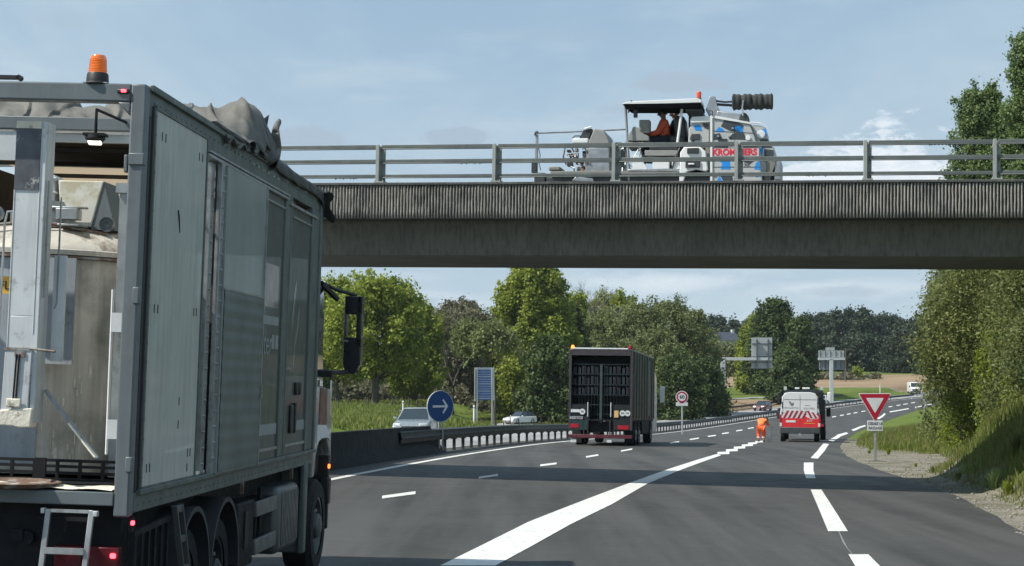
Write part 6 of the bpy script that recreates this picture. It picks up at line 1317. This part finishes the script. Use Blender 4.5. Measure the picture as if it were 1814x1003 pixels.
for a, b in ((-.30, -.08), (-.52, -.33)): m = MB(); m.box(a, b, .06, .15, .84, .99); P_('tail_light', m, mat('tail_light_dark', (.10, .006, .012), .3), bevel=.01)
m = MB(); m.obox((-.115, .05, .935), (.04, .02, .035)); P_('tail_lamp', m, red_glow, bevel=.01); m = MB(); m.obox((-.40, .05, .955), (.03, .02, .03)); P_('tail_lamp', m, red_glow, bevel=.01)
m = MB(); m.lathe((-.72, .08, 1.03), [(.05, 0), (.05, .04), (.02, .05)], 14, axis='y'); m.obox((-.78, .09, 1.05), (.08, .05, .08)); P_('socket', m, chassis)
# side marker lamp on the corner
m = MB(); m.obox((.0, .06, 1.15), (.03, .05, .10)); P_('corner_bracket', m, chassis); m = MB(); m.obox((.015, .03, 1.16), (.025, .03, .03)); P_('corner_lamp', m, red_glow, bevel=.008)
m = MB(); m.bar((.0, .1, 1.08), (.0, 1.2, 1.12), .03, .04); 
for k in range(6): m.box(-.01, .01, .14 + k * .17, .18 + k * .17, .3, 1.08)
P_('side_guard', m, chassis)
m = MB()
for dz in (0, .17): m.bar((.03, 1.08 + dz, 1.20), (.10, 1.32 + dz, .35), .045, .02)
for k in range(4): f = k / 3.4; m.bar((.035 + .06 * f, 1.09 + .22 * f, 1.17 - .75 * f), (.035 + .06 * f, 1.26 + .22 * f, 1.17 - .75 * f), .03, .05)
P_('side_ladder', m, mat('ladder_dark_metal', (.10, .11, .11), .5, .4, var=.2), bevel=.003)
# wheels and arches
for u in (1.86, 2.94):
    wheel(tk, -.06, u, .50, .32, 1, True, rim=mat('dark_rim', (.045, .05, .052), .5, .4, var=.3)); wheel(tk, TW + .06, u, .50, .32, -1, True, rim=MATS['dark_rim'])
    m = MB(); seg = 22; rr = .56
    vs = []; sec_ = [(-.42, 0), (-.01, 0), (.012, -.004), (.012, .035), (-.42, .03)]
    for i in range(seg + 1):
        a = math.pi * i / seg
        for sx_, dr in sec_: vs.append((sx_, u + math.cos(a) * (rr + dr) * .90, .52 + math.sin(a) * (rr + dr) * 1.04))
    m.add(vs, [(5 * i + j, 5 * i + (j + 1) % 5, 5 * (i + 1) + (j + 1) % 5, 5 * (i + 1) + j) for i in range(seg) for j in range(5)])
    P_('mudguard', m, mat('mudguard_grey', (.035, .038, .04), .6, var=.25))
m = MB(); m.box(-.30, -.03, 3.55, 4.25, .45, 1.03); P_('battery_box', m, chassis, bevel=.02); m = MB(); m.box(-.03, -.015, 3.82, 3.98, .62, .95); P_('box_louvre', m, slot)
gbar = mat('guard_bar_grey', (.13, .14, .135), .5, .3, var=.2)
for z in (.86, .52): m = MB(); m.box(-.05, -.01, 4.28, 5.25, z, z + .14); P_('guard_bar', m, gbar, bevel=.01)
m = MB(); m.box(-.45, -.12, 4.3, 5.2, .5, 1.0); m.cyl((-.1, 4.6, .55), (-.1, 4.6, .98), .03, n=8); m.box(-.11, -.07, 4.75, 4.80, .5, 1.1); P_('equipment_box', m, chassis, bevel=.02)
tankg = mat('side_tank_grey', (.13, .14, .14), .4, .4, var=.15, vscale=3, streak=((.06, .06, .055), .4)); m = MB(); m.box(-.55, .0, 5.28, 6.35, .42, 1.07); P_('fuel_tank', m, tankg, bevel=.07, seg=3)
for k in range(11): m = MB(); m.box(-.004, .012, 5.42 + k * .08, 5.455 + k * .08, .50, 1.0); P_('tank_rib', m, tankg, bevel=.004)
m = MB(); m.box(-.05, .015, 6.62, 6.78, .30, 1.26); m.box(-.5, -.01, 6.7, 6.78, .3, 1.26); P_('mudguard_panel', m, rail_g, bevel=.02)
for u in (3.6, 5.95): m = MB(); m.box(-.03, .0, u, u + .03, 1.12, 1.26); P_('support_strap', m, rust)
# cab
cabw = mat('cab_paint', (.30, .31, .30), .35, var=.08, c2=(.22, .2, .18), spots=(5, .55, .75), coat=.4); cabr = mat('cab_red_print', (.16, .07, .06), .4, var=.2)
m = MB(); m.prism([(7.22, 1.05), (7.22, 2.05), (8.28, 2.0), (8.42, 1.55), (8.46, .98), (8.38, 1.28), (8.1, 1.5), (7.7, 1.5), (7.42, 1.28), (7.34, 1.05)], 'x', -.12, -.02); P_('cab_side', m, cabw, bevel=.02)
m = MB(); m.box(TW + .06, -.13, 7.25, 8.35, 1.0, 2.9); m.box(TW + .06, -.17, 7.25, 8.1, 2.9, 3.7); P_('cab_shell', m, mat('cab_dark', (.03, .035, .04), .4, var=.2), bevel=.06)
m = MB(); m.prism([(7.24, 2.06), (8.2, 2.02), (8.02, 3.15), (7.24, 3.2)], 'x', -.13, -.10); P_('cab_window', m, glassd, bevel=.01)
m = MB(); m.box(-.10, -.075, 7.24, 7.36, 2.05, 3.3); P_('door_pillar', m, black_plastic)
m = MB(); m.prism([(7.5, 1.55), (8.05, 1.55), (8.0, 2.0), (7.55, 2.02)], 'x', -.018, -.012); P_('red_print', m, cabr); m = MB(); m.prism([(7.4, 1.42), (7.4, 1.62), (8.0, 1.60), (8.3, 1.42), (8.1, 1.46), (7.7, 1.46)], 'x', -.019, -.008); P_('white_trim', m, white_paint)
wheel(tk, .0, 7.62, .51, .32, 1, True, rim=mat('front_rim', (.12, .135, .14), .45, .5, var=.2)); wheel(tk, TW, 7.62, .51, .32, -1, True)
m = MB(); m.box(-.35, -.01, 8.26, 8.34, .42, 1.25); P_('front_mud_flap', m, black_plastic, bevel=.01); m = MB(); m.box(-.10, .01, 8.2, 8.36, .70, 1.0); P_('bumper_corner', m, black_plastic, bevel=.02)
m = MB(); m.obox((-.0, 8.22, 1.13), (.025, .04, .05)); P_('side_lamp', m, amber_glow, bevel=.008)
# mirror on its arms
mb_ = mat('mirror_black', (.008, .011, .014), .3, var=.2, coat=.4)
m = MB(); z0_, z1_ = 2.18, 3.07; m.box(.10, .30, 8.30, 8.48, z0_ + .10, z0_ + .42); m.box(.10, .30, 8.30, 8.48, 2.86, z1_); m.box(.24, .30, 8.30, 8.48, z0_ + .3, z1_); m.box(.10, .125, 8.30, 8.48, z0_ + .3, z1_ - .1); m.prism([(.10, z0_ + .12), (.30, z0_ + .12), (.24, z0_), (.13, z0_)], 'y', 8.30, 8.46); P_('mirror_housing', m, mb_, bevel=.022, seg=3)
m = MB(); m.tube([(-.13, 8.0, 3.20), (.02, 8.2, 3.13), (.22, 8.38, 3.08)], .022, 6); m.tube([(-.12, 8.0, 3.18), (.04, 8.15, 3.02)], .035, 6); m.tube([(-.13, 8.05, 2.20), (.04, 8.25, 2.19), (.26, 8.38, 2.22)], .026, 6); m.obox((-.06, 8.1, 2.17), (.16, .1, .07)); P_('mirror_arm', m, black_plastic)
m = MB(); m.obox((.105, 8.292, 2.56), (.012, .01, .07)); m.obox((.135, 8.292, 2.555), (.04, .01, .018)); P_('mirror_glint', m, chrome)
m = MB(); m.cyl((-.03, 8.3, 2.10), (-.03, 8.3, 1.70), .018, n=6); P_('grab_rail', m, chrome)
# ------------------------------------------------------------------ milling machine on the bridge
BI = BM.inverted(); CB = BI @ Vector((0, 0, EYE)); B3 = BI.to_3x3()
def bp(px, py, t):
    """point of the bridge's vertical plane y = t (bridge axes) seen at this pixel"""
    d = B3 @ Vector([float(v) for v in ray(px, py)]); k = (t - CB.y) / d.y; p = CB + d * k; return p.x, p.z
S0, _z = bp(1160, 300, 2.4); ZG = TOP - .20
mc = bpy.data.objects.new('milling_machine', None); col.objects.link(mc); mc.matrix_world = BM @ Matrix.Translation((S0, 0, ZG))
tag(mc, 'small road milling machine in white, grey and blue camouflage driving over the bridge', 'milling machine')
def q(px, py, t): a, b = bp(px, py, t); return a - S0, b - ZG
def pbox(name, x0, x1, y0, y1, t0, t1, m_, bevel=.01, **k):
    a, b = q(x0, y1, t0); c, d_ = q(x1, y0, t0); return MB().box(a, c, t0, t1, b, d_).build(name, m_, mc, bevel=bevel, **k)
def ppoly(name, pts, t0, t1, m_, bevel=.01): 
    return MB().prism([q(x, y, t0) for x, y in pts], 'y', t0, t1).build(name, m_, mc, bevel=bevel)
def ptube(name, pts, r, m_, n=6): return MB().tube([(q(x, y, t)[0], t, q(x, y, t)[1]) for x, y, t in pts], r, n).build(name, m_, mc)
camo = mat('camouflage_grey', (.43, .44, .43), .4, var=.08, c2=(.34, .34, .32), spots=(3, .55, .8)); mw = mat('machine_white', (.72, .73, .72), .4, var=.06, c2=(.5, .5, .48), spots=(3, .6, .8)); mg = mat('machine_grey', (.27, .275, .26), .5, var=.15, vscale=3, c2=(.16, .16, .15), spots=(3, .5, .8)); mdk = mat('machine_dark', (.035, .038, .04), .5, var=.3); mol = mat('machine_olive_grey', (.19, .19, .165), .6, var=.15); mst = mat('machine_steel', (.33, .35, .37), .4, .5, var=.25, vscale=5)
# undercarriage and wheels
pbox('chassis', 968, 1365, 312, 340, 2.5, 4.1, mdk); pbox('low_deck', 975, 1200, 302, 312, 2.45, 4.1, mol); pbox('deck_edge', 985, 1100, 309, 312, 2.42, 2.46, mst); pbox('low_deck', 1100, 1268, 306, 312, 2.42, 4.1, mg)
for px, t, s_ in ((1233, 2.66, -1), (1233, 4.0, 1), (990, 2.9, -1), (990, 3.8, 1)):
    x, z = q(px, 330, t); 
    tw = MB(); tw.lathe((x, t, .34), [(.20, -.12), (.31, -.13), (.34, -.09), (.34, .09), (.31, .13), (.20, .12)], 28, axis='y'); w_ = tw.build('wheel', rubber, mc); tw = MB(); tw.lathe((x, t, .34), [(.2, -.122), (.17, -.10), (.10, -.12), (.01, -.12)], 20, axis='y'); tw.build('rim', mg, w_)
ppoly('fender', [(1203, 330), (1205, 270), (1212, 260), (1240, 260), (1250, 268), (1254, 300), (1250, 304), (1233, 300), (1216, 305), (1208, 330)], 2.42, 2.9, mw, .02); pbox('fender_recess', 1217, 1238, 262, 272, 2.38, 2.42, mdk); pbox('fender_recess', 1214, 1240, 284, 297, 2.38, 2.42, mdk); pbox('fender_handle', 1219, 1230, 289, 292, 2.35, 2.38, mw)
# hoods
ppoly('engine_hood', [(1261, 330), (1261, 209), (1328, 220), (1336, 240), (1343, 262), (1348, 300), (1352, 330)], 2.45, 4.05, camo, .02)
ppoly('front_hood', [(1329, 221), (1345, 222), (1357, 227), (1361, 250), (1372, 262), (1374, 290), (1362, 322), (1350, 330), (1340, 250)], 2.62, 3.9, camo, .03)
ppoly('front_panel', [(1362, 322), (1374, 290), (1374, 276), (1356, 282), (1358, 300), (1352, 330)], 2.58, 3.9, mol, .01); pbox('front_bumper', 1372, 1383, 282, 318, 2.6, 3.9, mst)
ppoly('white_edge', [(1258, 330), (1258, 206), (1262, 204), (1330, 217), (1330, 220), (1262, 209), (1262, 330)], 2.42, 2.47, mw, .003)
ppoly('top_cover', [(1222, 213), (1226, 207), (1262, 205), (1330, 218), (1330, 221), (1262, 211), (1258, 216), (1224, 218)], 2.5, 4.0, mw, .01)
ppoly('rear_hood', [(1219, 256), (1220, 228), (1226, 218), (1257, 214), (1257, 262), (1219, 262)], 2.55, 4.0, camo, .02); pbox('side_recess', 1225, 1240, 237, 248, 2.52, 2.56, mdk, .01)
ppoly('inner_panel', [(1250, 330), (1250, 262), (1258, 262), (1258, 330)], 2.55, 4, mol, .01); pbox('white_panel', 1190, 1204, 283, 306, 2.5, 3.2, mw)
x, z = q(1348, 238, 2.6); MB().lathe((x, 2.585, z), [(.085, .02), (.09, -.01), (.07, -.015), (.01, -.01)], 18, axis='y').build('headlight', lamp_w, mc); x, z = q(1325, 244, 2.4); MB().lathe((x, 2.43, z), [(.05, .02), (.055, -.01), (.03, -.015), (.01, -.01)], 14, axis='y').build('round_cap', mw, mc)
tx, tz = q(1303, 270, 2.44); text_part('KROM·MERS', .19, mat('machine_red_lettering', (.62, .03, .05), .45), mc, Matrix.Translation((tx - .02, 2.437, tz)) @ REARM, sx=.92, bold=.008); MB().box(tx - .50, tx + .50, 2.441, 2.447, tz - .085, tz + .085).build('letter_backing', mat('letter_backing', (.55, .5, .5), .5), mc)
tx, tz = q(1316, 292, 2.44); text_part('W 50', .12, blk_s, mc, Matrix.Translation((tx, 2.437, tz)) @ REARM)
cg = mat('camouflage_dark', (.045, .055, .06), .4, var=.1); cbl = mat('camouflage_blue', (.012, .25, .68), .4, var=.06)
for m_, P in ((cg, [(1283, 213), (1308, 217), (1318, 223), (1310, 234), (1293, 232), (1277, 224)]), (cg, [(1264, 238), (1275, 236), (1281, 248), (1264, 248)]), (cg, [(1297, 237), (1316, 233), (1324, 248), (1291, 247)]), (cbl, [(1267, 234), (1273, 225), (1280, 228), (1285, 234)]), (cbl, [(1299, 227), (1307, 222), (1317, 225), (1315, 237), (1307, 234)]),
              (cbl, [(1272, 281), (1293, 284), (1294, 300), (1277, 300), (1279, 290)]), (cbl, [(1336, 300), (1339, 289), (1345, 285), (1347, 301)]), (cbl, [(1308, 306), (1347, 306), (1348, 313), (1312, 312)]), (cg, [(1310, 283), (1338, 284), (1328, 291)]), (cg, [(1277, 313), (1296, 307), (1300, 324), (1284, 326)]), (cbl, [(1267, 324), (1275, 312), (1283, 326)]),
              (cg, [(1264, 255), (1286, 254), (1290, 261), (1266, 261)]), (cg, [(1308, 255), (1339, 254), (1342, 261), (1314, 261)])):
    MB().prism([q(x, y, 2.449) for x, y in P], 'y', 2.446, 2.449).build('camouflage_patch', m_, mc)
for m_, P in ((cbl, [(1228, 223), (1240, 221), (1244, 232), (1232, 231)]), (cg, [(1244, 218), (1256, 219), (1256, 230), (1248, 227)]), (cg, [(1222, 246), (1226, 236), (1232, 246), (1228, 256)])): MB().prism([q(x, y, 2.548) for x, y in P], 'y', 2.545, 2.548).build('camouflage_patch', m_, mc)
for m_, P in ((cbl, [(1349, 229), (1357, 229), (1359, 242), (1353, 236)]), (cg, [(1346, 247), (1360, 246), (1368, 262), (1350, 262)]), (cbl, [(1345, 264), (1352, 262), (1350, 276)]), (cg, [(1354, 264), (1370, 266), (1371, 278), (1354, 280)])): MB().prism([q(x, y, 2.617) for x, y in P], 'y', 2.613, 2.617).build('camouflage_patch', m_, mc)
# canopy and posts
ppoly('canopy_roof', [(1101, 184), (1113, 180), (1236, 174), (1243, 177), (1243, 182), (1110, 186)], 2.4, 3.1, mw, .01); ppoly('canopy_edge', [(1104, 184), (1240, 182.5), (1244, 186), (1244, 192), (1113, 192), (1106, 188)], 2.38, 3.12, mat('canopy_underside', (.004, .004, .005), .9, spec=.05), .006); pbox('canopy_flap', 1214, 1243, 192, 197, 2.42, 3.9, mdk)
ptube('canopy_post', [(1107, 190, 2.5), (1111, 240, 2.5), (1114, 320, 2.5)], .025, mst); ptube('canopy_post', [(1208, 193, 2.5), (1204, 225, 2.5), (1199, 260, 2.5)], .032, mw); ptube('canopy_post', [(1109, 192, 3.05), (1116, 312, 3.05)], .02, mst); ptube('canopy_post', [(1222, 195, 3.05), (1220, 300, 3.05)], .025, mdk)
ptube('canopy_bracket', [(1119, 178, 2.42), (1115, 190, 2.42), (1113, 200, 2.42)], .02, mdk); pbox('work_light', 1122, 1129, 194, 208, 2.5, 2.6, mdk)
# operator place
pbox('control_panel', 1132, 1151, 212, 236, 2.6, 2.9, mol, .02); ppoly('console', [(1112, 250), (1114, 236), (1122, 224), (1134, 226), (1140, 236), (1150, 242), (1150, 250)], 2.6, 3.4, mg, .02); ptube('steering_stem', [(1150, 240, 3.0), (1143, 250, 3.0), (1140, 300, 3.0)], .03, mdk)
pbox('console_side', 1113, 1140, 252, 262, 2.6, 3.2, mol); pbox('seat', 1186, 1212, 240, 252, 2.7, 3.6, mdk, .04); ppoly('seat_back', [(1196, 244), (1192, 212), (1200, 204), (1212, 206), (1216, 244)], 2.75, 3.5, mdk, .04); pbox('seat_box', 1150, 1200, 254, 266, 2.55, 3.8, mdk); pbox('platform', 1112, 1205, 299, 306, 2.45, 4.1, mst)
pbox('side_box', 1156, 1186, 279, 300, 2.5, 3.4, mw, .015); pbox('side_box', 1142, 1200, 266, 276, 2.55, 3.4, mg); ppoly('step_plate', [(1120, 300), (1122, 276), (1132, 276), (1148, 300)], 2.5, 2.7, mw, .01)
pbox('dark_core', 1186, 1256, 250, 312, 3.0, 3.9, mdk, .02)
rs = random.Random(8)
for k in range(16):
    xa = rs.uniform(1100, 1140); ya = rs.uniform(250, 300); ptube('hose', [(xa, ya, 2.6), (xa + rs.uniform(-8, 8), ya + rs.uniform(4, 16), 2.55), (xa + rs.uniform(-12, 12), ya + rs.uniform(10, 26), 2.65)], rs.uniform(.008, .02), [mdk, mst, mw][k % 3], 5)
# drum and water tank block on the left, with machinery beside it
ppoly('water_tank', [(1036, 306), (1040, 262), (1044, 248), (1053, 227), (1070, 231), (1079, 250), (1083, 306)], 2.6, 3.9, mg, .02); ppoly('tank_side', [(1040, 304), (1043, 262), (1078, 262), (1080, 304)], 2.57, 2.61, mst, .008); pbox('tank_block', 1078, 1101, 252, 306, 2.8, 3.8, mat('machine_dark_olive', (.07, .075, .06), .6, var=.2))
ppoly('hatch', [(1026, 245), (1034, 229), (1049, 228), (1043, 246)], 2.7, 3.5, mdk, .01); ptube('hatch_rim', [(1035, 229, 2.68), (1048, 225, 2.68)], .025, mw); pbox('top_box', 1014, 1042, 245, 254, 2.6, 3.4, mw, .02); ptube('lid_handle', [(1014, 245, 2.7), (1018, 241, 2.7), (1028, 241, 2.7)], .015, mdk)
for k in range(26):
    xa = rs.uniform(1000, 1038); ya = rs.uniform(255, 300); w_ = rs.uniform(4, 12); h_ = rs.uniform(3, 9); t_ = rs.uniform(2.6, 3.2)
    if k % 2: pbox('machinery_block', xa, min(xa + w_, 1042), ya, ya + h_, t_, t_ + .2, [mw, mg, mst, mdk][k % 4], .01)
    else: ptube('pipe', [(xa, ya, 2.6), (xa + rs.uniform(2, 8), ya + rs.uniform(-6, 6), 2.55), (xa + rs.uniform(4, 14), ya + rs.uniform(5, 15), 2.65)], rs.uniform(.012, .028), [mst, mdk, rust, mw][k % 4], 5)
ptube('red_hose', [(1012, 258, 2.55), (1001, 262, 2.5), (998, 278, 2.5), (1003, 292, 2.55)], .018, rust)
pbox('spare_block', 972, 992, 295, 302, 2.6, 3.3, mol, .02); ppoly('guard_plate', [(1013, 320), (1020, 313), (1050, 316), (1052, 322)], 2.4, 2.5, mst)
# rear pole with its box and the tensioning rod
pbox('pole', 947, 953, 238, 320, 2.7, 2.78, mst); pbox('pole_box', 941, 950, 288, 306, 2.62, 2.76, mdk); ptube('pole_bracket', [(948, 240, 2.7), (949, 235, 2.7), (953, 234, 2.7)], .03, mdk); ptube('tension_rod', [(952, 236, 2.72), (1030, 233, 2.8), (1112, 229, 2.8)], .02, mst)
ptube('pole_cable', [(954, 262, 2.66), (957, 275, 2.64), (955, 290, 2.66), (958, 302, 2.66)], .01, mdk); pbox('pole_foot', 946, 966, 306, 322, 2.6, 3.0, mdk, .02)
# roof equipment: bracket, arm and the rolled dark cover on its post
ppoly('bracket', [(1250, 195), (1257, 170), (1267, 171), (1270, 186), (1278, 200), (1292, 206), (1255, 204)], 2.9, 3.2, mst, .01); ptube('arm', [(1268, 179, 3.0), (1285, 181, 3.0), (1300, 180, 3.0)], .022, mdk); ptube('arm', [(1268, 185, 3.05), (1300, 187, 3.05)], .03, mdk)
ppoly('equipment_base', [(1268, 206), (1270, 196), (1300, 200), (1324, 204), (1326, 216), (1268, 208)], 2.8, 3.5, mst, .02); ppoly('swivel', [(1309, 213), (1311, 203), (1315, 199), (1321, 200), (1326, 206), (1327, 214)], 2.75, 3.1, mdk, .02)
m = MB(); n_ = 22; vs = []; (xa, za_), (xb, zb_) = q(1297, 180, 2.9), q(1369, 180, 2.9); ns = 34
for i in range(ns):
    f = i / (ns - 1); rr = (.165 + .012 * math.sin(f * 46) + .010 * math.sin(f * 21)) * (1 if 0 < i < ns - 1 else .8)
    for j in range(n_): a = 2 * math.pi * j / n_; vs.append((xa + (xb - xa) * f, 2.95 + math.cos(a) * rr * 1.3, (za_ + zb_) / 2 + (math.copysign(abs(math.sin(a)) ** .6, math.sin(a))) * rr))
m.add(vs, [(i * n_ + j, i * n_ + (j + 1) % n_, (i + 1) * n_ + (j + 1) % n_, (i + 1) * n_ + j) for i in range(ns - 1) for j in range(n_)] + [tuple(range(n_ - 1, -1, -1)), tuple(range((ns - 1) * n_, ns * n_))])
m.build('rolled_cover', mat('rolled_cover_dark', (.03, .034, .032), .8, var=.3, vscale=6, bump=.4, bscale=14), mc, ang=60); ptube('cover_post', [(1316, 205, 2.72), (1315, 190, 2.70), (1317, 178, 2.70)], .018, mst)
x, z = q(1238, 176, 3.0); MB().lathe((x, 3.0, z), [(.05, -.08), (.06, 0), (.055, .03)], 14).build('beacon_base', mdk, mc); MB().lathe((x, 3.0, z), [(.052, .03), (.055, .14), (.04, .17), (.01, .175)], 14).build('beacon', mat('beacon_red_orange', (.62, .07, .02), .25, coat=.5), mc); pbox('beacon_bracket', 1233, 1244, 181, 190, 2.95, 3.05, mdk)
for (xa, ya, xb, yb_) in ((1262, 232, 1335, 236), (1262, 262, 1343, 262), (1300, 212, 1302, 262), (1262, 296, 1347, 296)): ptube('panel_seam', [(xa, ya, 2.447), (xb, yb_, 2.447)], .006, mdk, 4)
for (xa, ya) in ((1270, 240), (1290, 240), (1318, 252), (1270, 305), (1335, 306), (1296, 226)): pbox('latch', xa, xa + 4, ya, ya + 3, 2.42, 2.45, mst, .004)
for k in range(6): pbox('louvre', 1272, 1288, 246 + k * 2.4, 247.2 + k * 2.4, 2.43, 2.45, mdk, 0)
ptube('grab_rail', [(1262, 206, 2.4), (1262, 197, 2.4), (1256, 196, 2.4)], .012, mdk); ptube('hood_rim', [(1330, 217, 2.6), (1345, 218, 2.6), (1356, 223, 2.6), (1361, 230, 2.6)], .014, mw)
ptube('hose', [(1224, 208, 2.6), (1236, 209, 2.55), (1256, 209, 2.6)], .014, mdk); ptube('hose', [(1204, 262, 2.5), (1198, 275, 2.45), (1190, 300, 2.5)], .02, mdk); ptube('hose', [(1256, 250, 2.5), (1246, 258, 2.45), (1228, 258, 2.5)], .02, mol)
# people on it
def prs(px, py, t): a, b = q(px, py, t); return mc.matrix_world @ Vector((a, t, b))
def seated(label, px, t, jk_, hm):
    a, b = q(px, 248, t); M = mc.matrix_world @ Matrix.Translation((a, t, b)) @ Matrix.Rotation(R(90), 4, 'Z')      # faces -x of the bridge (left)
    person(label, M, dict(hip=(0, 0, -.02), chest=(0, .02, .30), neck=(0, .03, .44), head=(0, .06, .565), shl=(-.18, .02, .37), shr=(.18, .02, .37), ell=(-.22, .14, .13), elr=(.22, .14, .13), hal=(-.13, .40, .10), har=(.13, .38, .10), hpl=(-.10, .02, -.04), hpr=(.10, .02, -.04), knl=(-.12, .42, -.02), knr=(.12, .42, -.02), anl=(-.12, .46, -.42), anr=(.12, .46, -.42)), jk_, navyc, helmet=hm)
seated('machine driver in an orange vest seated under the white canopy', 1178, 2.95, mat('driver_orange_vest', (.42, .07, .025), .8, var=.2), None)
seated('second dark clothed person sitting behind the machine driver', 1199, 3.45, navyc, None)
